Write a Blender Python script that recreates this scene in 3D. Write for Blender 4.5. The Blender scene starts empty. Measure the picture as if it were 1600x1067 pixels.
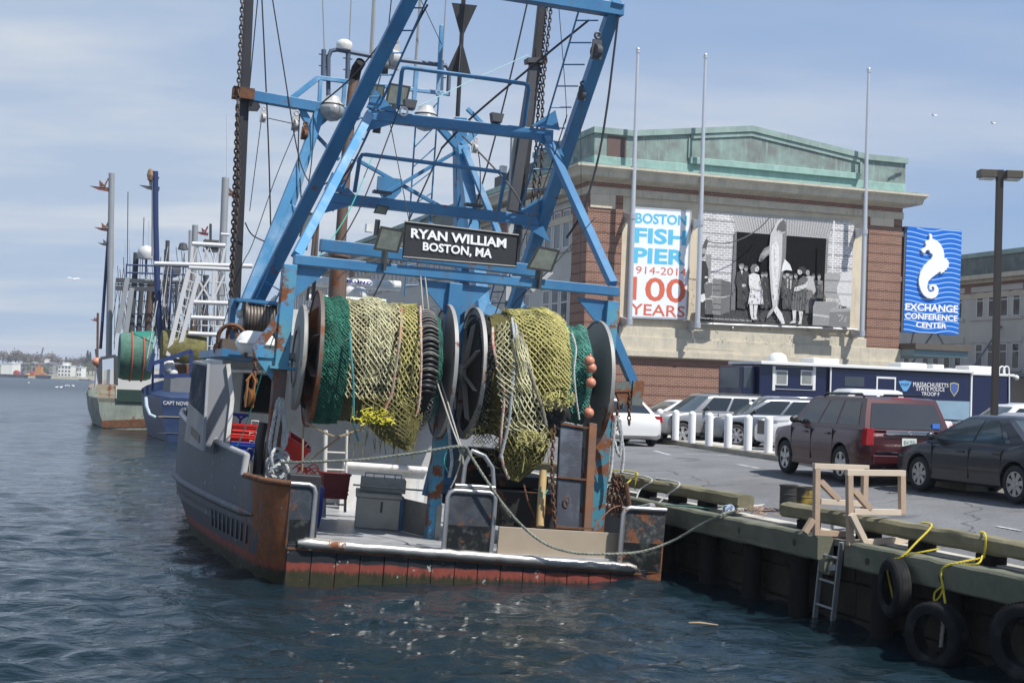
import bpy, bmesh, math, random
import numpy as np
from mathutils import Vector, Matrix, noise
random.seed(7)
rad = math.radians
S = bpy.context.scene
COL = S.collection
# ------------------------------------------------------------ camera
EYE = 3.35; FPX = 2222.0; PITCH = rad(1.96); ROLL = rad(2.0)
_R0 = Vector((1, 0, 0)); _U0 = Vector((0, -math.sin(PITCH), math.cos(PITCH))); FW = Vector((0, math.cos(PITCH), math.sin(PITCH)))
CR = math.cos(ROLL)*_R0 + math.sin(ROLL)*_U0
CU = -math.sin(ROLL)*_R0 + math.cos(ROLL)*_U0
CP = Vector((0, 0, EYE))
cd = bpy.data.cameras.new('camera'); cam = bpy.data.objects.new('camera', cd); COL.objects.link(cam)
cd.sensor_width = 36; cd.lens = 36*FPX/1600; cd.clip_start = .1; cd.clip_end = 20000
cam.matrix_world = Matrix(((CR.x, CU.x, -FW.x, 0), (CR.y, CU.y, -FW.y, 0), (CR.z, CU.z, -FW.z, EYE), (0, 0, 0, 1)))
S.camera = cam
S.view_settings.view_transform = 'Standard'; S.view_settings.look = 'None'
S.view_settings.exposure = 0.32; S.view_settings.gamma = 1
# ------------------------------------------------------------ sun and sky
SUN_EL = rad(57); SUN_H = Vector((.82, -.57, 0)).normalized()
SUN = Vector((SUN_H.x*math.cos(SUN_EL), SUN_H.y*math.cos(SUN_EL), math.sin(SUN_EL)))
sl = bpy.data.lights.new('sun', 'SUN'); sl.energy = 5.0; sl.angle = rad(.55); sl.color = (1, .965, .91)
so = bpy.data.objects.new('sun', sl); COL.objects.link(so)
so.rotation_euler = (-SUN).to_track_quat('-Z', 'Y').to_euler()
so.location = (40, -30, 60)
W = bpy.data.worlds.new('World'); S.world = W; W.use_nodes = True
nt = W.node_tree; nt.nodes.clear()
def wn(t, **k):
    n = nt.nodes.new(t)
    for a, b in k.items(): setattr(n, a, b)
    return n
sky = wn('ShaderNodeTexSky', sky_type='NISHITA'); sky.sun_disc = False; sky.sun_elevation = SUN_EL
sky.sun_rotation = math.atan2(SUN_H.x, SUN_H.y); sky.air_density = 1.0; sky.dust_density = .35; sky.ozone_density = 1.3
tc = wn('ShaderNodeTexCoord')
sx = wn('ShaderNodeSeparateXYZ'); nt.links.new(tc.outputs['Generated'], sx.inputs[0])
# cloud plane projection: direction / (z + .12)
za = wn('ShaderNodeMath', operation='MAXIMUM'); nt.links.new(sx.outputs[2], za.inputs[0]); za.inputs[1].default_value = 0
zb = wn('ShaderNodeMath', operation='ADD'); nt.links.new(za.outputs[0], zb.inputs[0]); zb.inputs[1].default_value = .10
dv = wn('ShaderNodeVectorMath', operation='DIVIDE'); nt.links.new(tc.outputs['Generated'], dv.inputs[0])
cb = wn('ShaderNodeCombineXYZ')
for i in range(3): nt.links.new(zb.outputs[0], cb.inputs[i])
nt.links.new(cb.outputs[0], dv.inputs[1])
n1 = wn('ShaderNodeTexNoise'); n1.inputs['Scale'].default_value = .55; n1.inputs['Detail'].default_value = 6; n1.inputs['Roughness'].default_value = .52
mp = wn('ShaderNodeMapping'); mp.inputs['Location'].default_value = (3.1, 1.7, 0); mp.inputs['Scale'].default_value = (.55, 1.0, 1)
nt.links.new(dv.outputs[0], mp.inputs[0]); nt.links.new(mp.outputs[0], n1.inputs['Vector'])
r1 = wn('ShaderNodeValToRGB'); r1.color_ramp.elements[0].position = .36; r1.color_ramp.elements[1].position = .66
r1.color_ramp.elements[0].color = (.04, .04, .04, 1); r1.color_ramp.elements[1].color = (.92, .92, .92, 1)
lb_ = wn('ShaderNodeMath', operation='MULTIPLY_ADD'); nt.links.new(sx.outputs[0], lb_.inputs[0]); lb_.inputs[1].default_value = -.40; nt.links.new(n1.outputs['Fac'], lb_.inputs[2]); nt.links.new(lb_.outputs[0], r1.inputs[0])
hz = wn('ShaderNodeMapRange'); nt.links.new(za.outputs[0], hz.inputs[0]); hz.inputs[1].default_value = .0; hz.inputs[2].default_value = .13; hz.inputs[3].default_value = .92; hz.inputs[4].default_value = .0
h2 = wn('ShaderNodeMapRange'); nt.links.new(za.outputs[0], h2.inputs[0]); h2.inputs[1].default_value = .25; h2.inputs[2].default_value = 1; h2.inputs[3].default_value = .85; h2.inputs[4].default_value = .2
m1 = wn('ShaderNodeMix', data_type='RGBA'); nt.links.new(h2.outputs[0], m1.inputs[0]); nt.links.new(sky.outputs[0], m1.inputs[6]); m1.inputs[7].default_value = (1.95, 2.95, 4.9, 1)
m0 = wn('ShaderNodeMix', data_type='RGBA'); nt.links.new(hz.outputs[0], m0.inputs[0]); nt.links.new(m1.outputs[2], m0.inputs[6]); m0.inputs[7].default_value = (2.85, 4.1, 5.4, 1)
h3 = wn('ShaderNodeMapRange'); nt.links.new(za.outputs[0], h3.inputs[0]); h3.inputs[1].default_value = .26; h3.inputs[2].default_value = .6; h3.inputs[3].default_value = 1; h3.inputs[4].default_value = .3
cf = wn('ShaderNodeMath', operation='MULTIPLY'); nt.links.new(r1.outputs[0], cf.inputs[0]); nt.links.new(h3.outputs[0], cf.inputs[1])
mx = wn('ShaderNodeMix', data_type='RGBA'); nt.links.new(cf.outputs[0], mx.inputs[0])
nt.links.new(m0.outputs[2], mx.inputs[6]); mx.inputs[7].default_value = (4.0, 4.5, 5.25, 1)
n2 = wn('ShaderNodeTexNoise'); n2.inputs['Scale'].default_value = 1.5; n2.inputs['Detail'].default_value = 7; n2.inputs['Roughness'].default_value = .55; nt.links.new(mp.outputs[0], n2.inputs['Vector'])
r2 = wn('ShaderNodeMapRange'); nt.links.new(n2.outputs['Fac'], r2.inputs[0]); r2.inputs[1].default_value = .42; r2.inputs[2].default_value = .68
cc = wn('ShaderNodeMix', data_type='RGBA'); nt.links.new(r2.outputs[0], cc.inputs[0]); cc.inputs[6].default_value = (3.35, 4.1, 5.25, 1); cc.inputs[7].default_value = (5.2, 5.45, 5.75, 1); nt.links.new(cc.outputs[2], mx.inputs[7])
bg = wn('ShaderNodeBackground'); bg.inputs[1].default_value = .111; nt.links.new(mx.outputs[2], bg.inputs[0])
wo = wn('ShaderNodeOutputWorld'); nt.links.new(bg.outputs[0], wo.inputs[0])
# ------------------------------------------------------------ pixel -> place (photo pixels, 1600 wide, on a real plane)
def ray(px, py): return FW + CR*((px-800)/FPX) - CU*((py-533.5)/FPX)
def gp(px, py, z=0.0):
    d = ray(px, py); return CP + d*((z-EYE)/d.z)
def wp(px, py, Y):
    d = ray(px, py); return CP + d*(Y/d.y)
def on(M, px, py, axis, val):
    """point in the local frame M where the ray meets local plane axis=val"""
    Mi = M.inverted(); o = Mi @ CP; d = Mi.to_3x3() @ ray(px, py)
    return o + d*((val-o[axis])/d[axis])
def frame(o, yaw, roll=0.0):
    return Matrix.Translation(o) @ Matrix.Rotation(yaw, 4, 'Z') @ Matrix.Rotation(roll, 4, 'Y')
# ------------------------------------------------------------ materials
MATS = {}
def mat(name, c=(.5, .5, .5), rough=.55, metal=0.0, var=.18, scale=3.0, bump=0.0, bscale=30.0, rust=0.0, rscale=2.2, rc=(.16, .055, .02),
        c2=None, c2amt=.5, c2scale=1.5, streak=None, coat=0.0, spec=.5, alpha=None, emit=None):
    if name in MATS: return MATS[name]
    m = bpy.data.materials.new(name); m.use_nodes = True; MATS[name] = m
    t = m.node_tree; N = t.nodes; L = t.links; b = N['Principled BSDF']
    b.inputs['Roughness'].default_value = rough; b.inputs['Metallic'].default_value = metal
    b.inputs['Specular IOR Level'].default_value = spec
    if coat: b.inputs['Coat Weight'].default_value = coat; b.inputs['Coat Roughness'].default_value = .04
    co = N.new('ShaderNodeTexCoord')
    def nz(sc, det=4, vec=None, ro=.55):
        n = N.new('ShaderNodeTexNoise'); n.inputs['Scale'].default_value = sc; n.inputs['Detail'].default_value = det; n.inputs['Roughness'].default_value = ro
        L.new(vec or co.outputs['Object'], n.inputs['Vector']); return n
    def mixc(f, a, bb):
        x = N.new('ShaderNodeMix'); x.data_type = 'RGBA'
        if f is not None: L.new(f, x.inputs[0])
        for i, s in ((6, a), (7, bb)):
            if isinstance(s, tuple): x.inputs[i].default_value = (*s[:3], 1)
            else: L.new(s, x.inputs[i])
        return x.outputs[2]
    def rampf(src, lo, hi):
        r = N.new('ShaderNodeMapRange'); r.inputs[1].default_value = lo; r.inputs[2].default_value = hi; L.new(src, r.inputs[0]); return r.outputs[0]
    col = mixc(nz(scale, 5).outputs['Fac'], tuple(x*(1-var) for x in c), tuple(min(1, x*(1+var)) for x in c))
    if c2:
        f = rampf(nz(c2scale, 6, None, .62).outputs['Fac'], .54-.3*c2amt, .84-.3*c2amt); col = mixc(f, col, c2)
    rf = None
    if streak:
        mpn = N.new('ShaderNodeMapping'); mpn.inputs['Scale'].default_value = streak[2] if len(streak) > 2 else (5, 5, .45); L.new(co.outputs['Object'], mpn.inputs[0])
        f = rampf(nz(1.6, 5, mpn.outputs[0]).outputs['Fac'], .55, .75)
        mu = N.new('ShaderNodeMath'); mu.operation = 'MULTIPLY'; L.new(f, mu.inputs[0]); mu.inputs[1].default_value = streak[1]
        col = mixc(mu.outputs[0], col, streak[0])
    if rust:
        f = rampf(nz(rscale, 9, None, .68).outputs['Fac'], .70-.32*rust, .75-.30*rust); rf = f
        rcol = mixc(nz(14, 4).outputs['Fac'], tuple(x*.45 for x in rc), tuple(x*1.7 for x in rc)); col = mixc(f, col, rcol)
    L.new(col, b.inputs['Base Color'])
    if rf is not None:
        r = N.new('ShaderNodeMapRange'); r.inputs[3].default_value = rough; r.inputs[4].default_value = .85; L.new(rf, r.inputs[0]); L.new(r.outputs[0], b.inputs['Roughness'])
        if metal:
            r = N.new('ShaderNodeMapRange'); r.inputs[3].default_value = metal; r.inputs[4].default_value = 0; L.new(rf, r.inputs[0]); L.new(r.outputs[0], b.inputs['Metallic'])
    if bump:
        bn = N.new('ShaderNodeBump'); bn.inputs['Strength'].default_value = bump; bn.inputs['Distance'].default_value = .02
        L.new(nz(bscale, 5, mpn.outputs[0] if streak and len(streak) > 2 else None).outputs['Fac'], bn.inputs['Height']); L.new(bn.outputs[0], b.inputs['Normal'])
    if emit: b.inputs['Emission Color'].default_value = (*emit[:3], 1); b.inputs['Emission Strength'].default_value = emit[3]
    return m
def glass(name, tint=(.02, .025, .028), rough=.03):
    if name in MATS: return MATS[name]
    m = mat(name, tint, rough, 0, .05, spec=.8); return m
# ------------------------------------------------------------ mesh builder
def V(*a): return Vector(a[0]) if len(a) == 1 else Vector(a)
def perp(d):
    d = d.normalized(); u = Vector((0, 0, 1)) if abs(d.z) < .9 else Vector((1, 0, 0))
    s = d.cross(u).normalized(); return s, s.cross(d).normalized()
class MB:
    def __init__(self): self.v = []; self.f = []; self.m = []; self.mi = 0
    def quad(self, *i): self.f.append(tuple(i)); self.m.append(self.mi)
    def add(self, vs, fs):
        o = len(self.v); self.v += [tuple(x) for x in vs]
        for f in fs: self.f.append(tuple(i+o for i in f)); self.m.append(self.mi)
        return self
    def box(self, a, b, M=None):
        x0, x1 = sorted((a[0], b[0])); y0, y1 = sorted((a[1], b[1])); z0, z1 = sorted((a[2], b[2]))
        vs = [Vector(p) for p in ((x0,y0,z0),(x1,y0,z0),(x1,y1,z0),(x0,y1,z0),(x0,y0,z1),(x1,y0,z1),(x1,y1,z1),(x0,y1,z1))]
        if M: vs = [M @ p for p in vs]
        return self.add(vs, [(0,3,2,1),(4,5,6,7),(0,1,5,4),(1,2,6,5),(2,3,7,6),(3,0,4,7)])
    def beam(self, p, q, w, h, up=None):
        p, q = V(p), V(q); d = (q-p).normalized()
        if up is None: s, u = perp(d)
        else: s = d.cross(V(up)).normalized(); u = s.cross(d).normalized()
        s = s*w/2; u = u*h/2
        vs = [p-s-u, p+s-u, p+s+u, p-s+u, q-s-u, q+s-u, q+s+u, q-s+u]
        return self.add(vs, [(3,2,1,0),(4,5,6,7),(0,1,5,4),(1,2,6,5),(2,3,7,6),(3,0,4,7)])
    def tube(self, pts, r, n=8, caps=True, closed=False):
        pts = [V(p) for p in pts]; k = len(pts); rs = r if isinstance(r, (list, tuple)) else [r]*k
        o = len(self.v); prev = None
        for i, p in enumerate(pts):
            a = pts[(i-1) % k] if (i or closed) else p; b = pts[(i+1) % k] if (i < k-1 or closed) else p
            d = (b-a)
            if d.length < 1e-9: d = Vector((0, 0, 1))
            d.normalize()
            if prev is None: s, u = perp(d)
            else:
                s = prev - d*prev.dot(d)
                if s.length < 1e-6: s, _ = perp(d)
                s.normalize(); u = d.cross(s)
            prev = s; u = d.cross(s)
            for j in range(n):
                t = 2*math.pi*j/n; self.v.append(tuple(p + (s*math.cos(t)+u*math.sin(t))*rs[i]))
        for i in range(k if closed else k-1):
            for j in range(n):
                a = o+i*n+j; b = o+i*n+(j+1) % n; i2 = (i+1) % k; c = o+i2*n+(j+1) % n; e = o+i2*n+j
                self.quad(a, b, c, e)
        if caps and not closed:
            self.f.append(tuple(o+j for j in range(n))[::-1]); self.m.append(self.mi)
            self.f.append(tuple(o+(k-1)*n+j for j in range(n))); self.m.append(self.mi)
        return self
    def prism(self, poly, vec):
        vec = V(vec); k = len(poly); A = [V(p) for p in poly]; B = [p+vec for p in A]
        nrm = Vector((0, 0, 0))
        for i in range(k): nrm += A[i].cross(A[(i+1) % k])
        fl = nrm.dot(vec) > 0
        fs = [tuple(range(k)), tuple(range(k, 2*k))[::-1]] + [(i, k+i, k+(i+1) % k, (i+1) % k) for i in range(k)]
        if fl: fs = [f[::-1] for f in fs]
        return self.add(A+B, fs)
    def poly(self, pts): return self.add(pts, [tuple(range(len(pts)))])
    def lathe(self, prof, base=(0,0,0), axis=(0,0,1), n=24, closed=False):
        base, ax = V(base), V(axis).normalized(); s, u = perp(ax); o = len(self.v); k = len(prof)
        for r, h in prof:
            for j in range(n):
                t = 2*math.pi*j/n; self.v.append(tuple(base + ax*h + (s*math.cos(t)+u*math.sin(t))*max(r, 1e-4)))
        for i in range(k if closed else k-1):
            for j in range(n):
                i2 = (i+1) % k; self.quad(o+i*n+j, o+i*n+(j+1) % n, o+i2*n+(j+1) % n, o+i2*n+j)
        return self
    def ball(self, c, r, n=12, sc=(1,1,1)):
        c = V(c); o = len(self.v); m = max(4, n//2)
        for i in range(m+1):
            ph = math.pi*i/m
            for j in range(n):
                t = 2*math.pi*j/n; self.v.append((c.x+r*sc[0]*max(math.sin(ph),1e-3)*math.cos(t), c.y+r*sc[1]*max(math.sin(ph),1e-3)*math.sin(t), c.z-r*sc[2]*math.cos(ph)))
        for i in range(m):
            for j in range(n): self.quad(o+i*n+j, o+i*n+(j+1) % n, o+(i+1)*n+(j+1) % n, o+(i+1)*n+j)
        return self
    def torus(self, c, axis, R, r, n=20, k=8, stretch=None):
        c = V(c); s, u = perp(V(axis)); pts = []
        if stretch is not None:
            u = V(stretch).normalized(); s = V(axis).normalized().cross(u).normalized()
        ru = R if not isinstance(R, tuple) else R[1]; rs = R if not isinstance(R, tuple) else R[0]
        for i in range(n):
            t = 2*math.pi*i/n; pts.append(c + s*math.cos(t)*rs + u*math.sin(t)*ru)
        return self.tube(pts, r, k, closed=True)
    def grid(self, P, closed_u=False):
        o = len(self.v); a = len(P); b = len(P[0])
        for row in P: self.v += [tuple(p) for p in row]
        for i in range(a if closed_u else a-1):
            for j in range(b-1):
                i2 = (i+1) % a; self.quad(o+i*b+j, o+i2*b+j, o+i2*b+j+1, o+i*b+j+1)
        return self
    def build(self, name, mats, parent=None, smooth=0, bevel=0, M=None, subsurf=0, recalc=True):
        me = bpy.data.meshes.new(name); me.from_pydata(self.v, [], self.f)
        if not isinstance(mats, (list, tuple)): mats = [mats]
        for m in mats: me.materials.append(m)
        if len(mats) > 1: me.polygons.foreach_set('material_index', self.m)
        if recalc:
            bm = bmesh.new(); bm.from_mesh(me); bmesh.ops.recalc_face_normals(bm, faces=bm.faces); bm.to_mesh(me); bm.free()
        if smooth:
            me.polygons.foreach_set('use_smooth', [True]*len(me.polygons))
            if smooth < 180: me.set_sharp_from_angle(angle=rad(smooth))
        me.update()
        o = bpy.data.objects.new(name, me); COL.objects.link(o)
        if parent: o.parent = parent
        if M is not None: o.matrix_world = M
        if bevel:
            bv = o.modifiers.new('bevel', 'BEVEL'); bv.width = bevel; bv.segments = 2; bv.limit_method = 'ANGLE'; bv.angle_limit = rad(40)
        if subsurf:
            ss = o.modifiers.new('sub', 'SUBSURF'); ss.levels = subsurf; ss.render_levels = subsurf
        return o
    def solo(self, name, mats, label, cat, M=None, group=None, kind=None, **k):
        """one top-level mesh; origin moved to the base of the mesh"""
        vs = np.array(self.v); c = (vs.max(0)+vs.min(0))/2; c[2] = vs[:, 2].min()
        self.v = [tuple(p) for p in (vs-c)]
        o = self.build(name, mats, None, M=(M or Matrix()) @ Matrix.Translation(Vector(c)), **k)
        if label: o['label'] = label; o['category'] = cat
        if group: o['group'] = group
        if kind: o['kind'] = kind
        return o
def thing(name, label, cat, M=None, group=None):
    o = bpy.data.objects.new(name, None); COL.objects.link(o); o.empty_display_size = .2
    if M is not None: o.matrix_world = M
    o['label'] = label; o['category'] = cat
    if group: o['group'] = group
    return o
def dup(root, M, label=None):
    def cp(o, par):
        c = o.copy(); COL.objects.link(c)
        if par: c.parent = par
        for ch in o.children: cp(ch, c)
        return c
    r = cp(root, None); r.matrix_world = M
    if label: r['label'] = label
    return r
# ------------------------------------------------------------ lettering
_TX = {}
def text_geo(s, bold=0.0, spacing=1.0):
    """(verts in a 0..1 box, faces, aspect)"""
    key = (s, bold, spacing)
    if key in _TX: return _TX[key]
    cu = bpy.data.curves.new('t', 'FONT'); cu.body = s; cu.offset = bold; cu.resolution_u = 3; cu.space_character = spacing
    ob = bpy.data.objects.new('t', cu); COL.objects.link(ob); bpy.context.view_layer.update()
    me = bpy.data.meshes.new_from_object(ob.evaluated_get(bpy.context.evaluated_depsgraph_get()))
    vs = np.array([v.co[:2] for v in me.vertices]); fs = [tuple(p.vertices) for p in me.polygons]
    lo = vs.min(0); hi = vs.max(0); asp = (hi[0]-lo[0])/(hi[1]-lo[1]); vs = (vs-lo)/(hi-lo)
    bpy.data.objects.remove(ob); bpy.data.curves.remove(cu); bpy.data.meshes.remove(me)
    _TX[key] = (vs, fs, asp); return _TX[key]
def text_on(mb, s, fn, bold=0.0, spacing=1.0):
    """fn(a,b) maps the unit box to 3D"""
    vs, fs, _ = text_geo(s, bold, spacing); mb.add([fn(a, b) for a, b in vs], fs); return mb
def bil(bl, br, tr, tl):
    bl, br, tr, tl = map(V, (bl, br, tr, tl))
    return lambda a, b: bl*(1-a)*(1-b) + br*a*(1-b) + tr*a*b + tl*(1-a)*b
# pier direction: everything on the pier lines up with it
PA = rad(19.1); D1 = Vector((-math.sin(PA), math.cos(PA), 0)); D2 = Vector((math.cos(PA), math.sin(PA), 0))
# ============================================================ SETTING
def matbrick(name, c1, c2, mortar, bw=.24, rh=.082, ms=.012, band=0.0, bandc=(.07,.03,.02), swap=False):
    if name in MATS: return MATS[name]
    m = mat(name, c1, .85, 0, .1); t = m.node_tree; N = t.nodes; L = t.links; b = N['Principled BSDF']
    co = N.new('ShaderNodeTexCoord'); s = N.new('ShaderNodeSeparateXYZ'); L.new(co.outputs['Object'], s.inputs[0])
    a = N.new('ShaderNodeMath'); L.new(s.outputs[0], a.inputs[0]); L.new(s.outputs[1], a.inputs[1])
    c = N.new('ShaderNodeCombineXYZ'); L.new(a.outputs[0], c.inputs[0]); L.new(s.outputs[2], c.inputs[1])
    br = N.new('ShaderNodeTexBrick'); br.inputs['Scale'].default_value = 1; br.inputs['Brick Width'].default_value = bw; br.inputs['Row Height'].default_value = rh
    br.inputs['Mortar Size'].default_value = ms; br.inputs['Mortar Smooth'].default_value = .3
    br.inputs['Color1'].default_value = (*c1, 1); br.inputs['Color2'].default_value = (*c2, 1); br.inputs['Mortar'].default_value = (*mortar, 1)
    L.new(c.outputs[0], br.inputs['Vector'])
    col = br.outputs['Color']
    n = N.new('ShaderNodeTexNoise'); n.inputs['Scale'].default_value = .9; n.inputs['Detail'].default_value = 5; L.new(co.outputs['Object'], n.inputs['Vector'])
    r = N.new('ShaderNodeMapRange'); r.inputs[3].default_value = .72; r.inputs[4].default_value = 1.28; L.new(n.outputs['Fac'], r.inputs[0])
    mu = N.new('ShaderNodeMix'); mu.data_type = 'RGBA'; mu.blend_type = 'MULTIPLY'; mu.inputs[0].default_value = 1; L.new(col, mu.inputs[6]); L.new(r.outputs[0], mu.inputs[7]); col = mu.outputs[2]
    if band:
        z2 = N.new('ShaderNodeMath'); z2.operation = 'MODULO'; L.new(s.outputs[2], z2.inputs[0]); z2.inputs[1].default_value = band
        n2 = N.new('ShaderNodeTexNoise'); n2.inputs['Scale'].default_value = 2.6; L.new(co.outputs['Object'], n2.inputs['Vector'])
        md = N.new('ShaderNodeMath'); md.operation = 'MULTIPLY_ADD'; L.new(n2.outputs['Fac'], md.inputs[0]); md.inputs[1].default_value = .10; md.inputs[2].default_value = .035
        lt = N.new('ShaderNodeMath'); lt.operation = 'LESS_THAN'; L.new(z2.outputs[0], lt.inputs[0]); L.new(md.outputs[0], lt.inputs[1])
        mm = N.new('ShaderNodeMath'); mm.operation = 'MULTIPLY'; L.new(lt.outputs[0], mm.inputs[0]); mm.inputs[1].default_value = .62
        m2 = N.new('ShaderNodeMix'); m2.data_type = 'RGBA'; L.new(mm.outputs[0], m2.inputs[0]); L.new(col, m2.inputs[6]); m2.inputs[7].default_value = (*bandc, 1); col = m2.outputs[2]
    L.new(col, b.inputs['Base Color']); return m
# ------------------------------------------------------------ water
def make_water():
    m = mat('sea water', (.006, .0155, .021), .05, 0, .1, spec=.5); t = m.node_tree; N = t.nodes; L = t.links; b = N['Principled BSDF']
    b.inputs['IOR'].default_value = 1.33
    co = N.new('ShaderNodeTexCoord'); prev = None
    for sc, st, di, ro in ((.9, .55, .22, .55), (3.2, .5, .05, .6), (11, .35, .012, .6)):
        mp = N.new('ShaderNodeMapping'); mp.inputs['Scale'].default_value = (1, 1.7, 1); mp.inputs['Rotation'].default_value = (0, 0, rad(14)); L.new(co.outputs['Object'], mp.inputs[0])
        n = N.new('ShaderNodeTexNoise'); n.inputs['Scale'].default_value = sc; n.inputs['Detail'].default_value = 5; n.inputs['Roughness'].default_value = ro; n.inputs['Distortion'].default_value = .6
        L.new(mp.outputs[0], n.inputs['Vector'])
        bp = N.new('ShaderNodeBump'); bp.inputs['Strength'].default_value = st; bp.inputs['Distance'].default_value = di; L.new(n.outputs['Fac'], bp.inputs['Height'])
        if prev: L.new(prev, bp.inputs['Normal'])
        prev = bp.outputs[0]
    L.new(prev, b.inputs['Normal'])
    ln = N.new('ShaderNodeVectorMath'); ln.operation = 'LENGTH'; L.new(co.outputs['Object'], ln.inputs[0]); rr = N.new('ShaderNodeMapRange'); rr.inputs[1].default_value = 40; rr.inputs[2].default_value = 350; rr.inputs[3].default_value = .045; rr.inputs[4].default_value = .30; L.new(ln.outputs['Value'], rr.inputs[0]); L.new(rr.outputs[0], b.inputs['Roughness'])
    # polar sheet with real waves near the boats
    na, nr = 620, 800
    r = 9*np.power(6500/9, np.linspace(0, 1, nr)**1.45); a = np.radians(np.linspace(-44, 44, na))
    Rr, A = np.meshgrid(r, a, indexing='ij'); X = Rr*np.sin(A); Y = Rr*np.cos(A); Z = np.zeros_like(X)
    cell = np.maximum(np.gradient(r)[:, None]*np.ones_like(A), Rr*(a[1]-a[0]))
    rg = np.random.RandomState(3); NW = 130; SL = .32
    for k in range(NW):
        lam = .24*(26 ** rg.rand()); th = rad(-97)+rg.randn()*.62; amp = SL*math.sqrt(2/NW)*lam/6.283*(1 if lam < 1.0 else lam**-.7)
        fade = np.clip((lam/cell-2.2)/2.5, 0, 1)
        if lam > 2: fade = fade*np.clip((Rr-30)/90, 0, 1)
        if not fade.any(): continue
        ph = 2*math.pi*(X*math.cos(th)+Y*math.sin(th))/lam+rg.rand()*6.28
        Z += amp*fade*(np.sin(ph)+.22*np.cos(2*ph))
    Z -= .02
    o = np.stack([X, Y, Z], -1).reshape(-1, 3)
    i = np.arange(nr-1)[:, None]*na+np.arange(na-1)[None]
    F = np.stack([i, i+1, i+na+1, i+na], -1).reshape(-1, 4)
    me = bpy.data.meshes.new('water'); me.vertices.add(len(o)); me.vertices.foreach_set('co', o.ravel())
    me.loops.add(F.size); me.loops.foreach_set('vertex_index', F.ravel()); me.polygons.add(len(F))
    me.polygons.foreach_set('loop_start', np.arange(0, F.size, 4)); me.polygons.foreach_set('loop_total', np.full(len(F), 4)); me.polygons.foreach_set('use_smooth', np.ones(len(F), bool))
    me.update(calc_edges=True); me.flip_normals() if me.polygons[0].normal.z < 0 else None
    me.materials.append(m); ob = bpy.data.objects.new('water', me); COL.objects.link(ob); ob['kind'] = 'structure'
make_water()
# ------------------------------------------------------------ pier: s = distance in from the quay edge, t = distance along it
TZ = 1.28
E0 = gp(1272, 836, TZ); PM = frame(Vector((E0.x, E0.y, 0)), PA)       # local x = s, y = t
GZ = 1.70
asph = mat('asphalt', (.17, .172, .177), .9, 0, .2, 1.2, bump=.4, bscale=60, c2=(.12, .122, .126), c2amt=.45, c2scale=.5)
def add_cracks(m):
    t = m.node_tree; N = t.nodes; L = t.links; bs = N['Principled BSDF']; src = bs.inputs['Base Color'].links[0].from_socket; co = N.new('ShaderNodeTexCoord')
    dn = N.new('ShaderNodeTexNoise'); dn.inputs['Scale'].default_value = 1.3; L.new(co.outputs['Object'], dn.inputs[0]); ad = N.new('ShaderNodeVectorMath'); ad.operation = 'MULTIPLY_ADD'; L.new(dn.outputs['Color'], ad.inputs[0]); ad.inputs[1].default_value = (.9, .9, .9); L.new(co.outputs['Object'], ad.inputs[2])
    for sc, lo, hi, k, ft in ((.22, .002, .008, .55, 'DISTANCE_TO_EDGE'), (.55, .10, .22, .45, 'F1'), (26, .25, .5, .25, 'F1')):
        v = N.new('ShaderNodeTexVoronoi'); v.feature = ft; v.inputs['Scale'].default_value = sc; L.new(ad.outputs[0] if sc < 5 else co.outputs['Object'], v.inputs['Vector'])
        r = N.new('ShaderNodeMapRange'); r.inputs[1].default_value = lo; r.inputs[2].default_value = hi; r.inputs[3].default_value = 1-k; r.inputs[4].default_value = 1; L.new(v.outputs['Distance'], r.inputs[0])
        x = N.new('ShaderNodeMix'); x.data_type = 'RGBA'; x.blend_type = 'MULTIPLY'; x.inputs[0].default_value = 1; L.new(src, x.inputs[6]); L.new(r.outputs[0], x.inputs[7]); src = x.outputs[2]
    L.new(src, bs.inputs['Base Color'])
add_cracks(asph)
def zlot(s): return float(np.interp(s, [.95, 3.6, 5.2, 400], [1.26, 1.60, GZ, GZ]))
mb = MB(); ss = [.95, 2, 3.6, 4.4, 5.2, 20, 200]; tt = [-60, -20, 0, 20, 60, 120]
mb.grid([[Vector((s, t, zlot(s))) for t in tt] for s in ss]); o = mb.build('parking_lot', asph, M=PM); o['kind'] = 'structure'
PMI = PM.inverted()
lotmark = mat('worn white road paint', (.62, .62, .6), .8, 0, .1, c2=(.2, .2, .2), c2amt=.6, c2scale=5)
mb = MB()
for a, b in (((1022,706),(1046,713)), ((1072,711),(1092,712.5)), ((1153,728),(1187,734)), ((1120,713),(1163,713.5)), ((1560,806),(1598,812)), ((1100,746),(1116,749)), ((980,728),(1010,729))):
    A = PMI @ gp(*a, 1.66); B = PMI @ gp(*b, 1.66); A.z = zlot(A.x)+.005; B.z = zlot(B.x)+.005; d = (B-A).normalized(); n = Vector((-d.y, d.x, 0))*.06
    mb.poly([A-n, B-n, B+n, A+n])
o = mb.build('road_markings', lotmark, M=PM); o['kind'] = 'structure'
# strip of worn planks and concrete between the two timbers, quay mass
conc = mat('pale concrete', (.50, .48, .42), .9, 0, .15, 2, bump=.3, c2=(.33, .31, .27), c2amt=.5)
mb = MB(); mb.box((.62, -60, .9), (.95, 120, 1.265)); o = mb.build('concrete_apron', conc, M=PM); o['kind'] = 'structure'
plank = mat('grey weathered planks', (.17, .16, .14), .9, 0, .3, 6, bump=.4, c2=(.09, .085, .07), c2amt=.5)
mb = MB()
for k in range(60):
    t = -22+k*1.6; mb.box((.285, t+.006, 1.14), (.615, t+1.594, 1.235+.006*(k % 3)))
o = mb.build('plank_walk', plank, M=PM); o['kind'] = 'structure'
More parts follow.
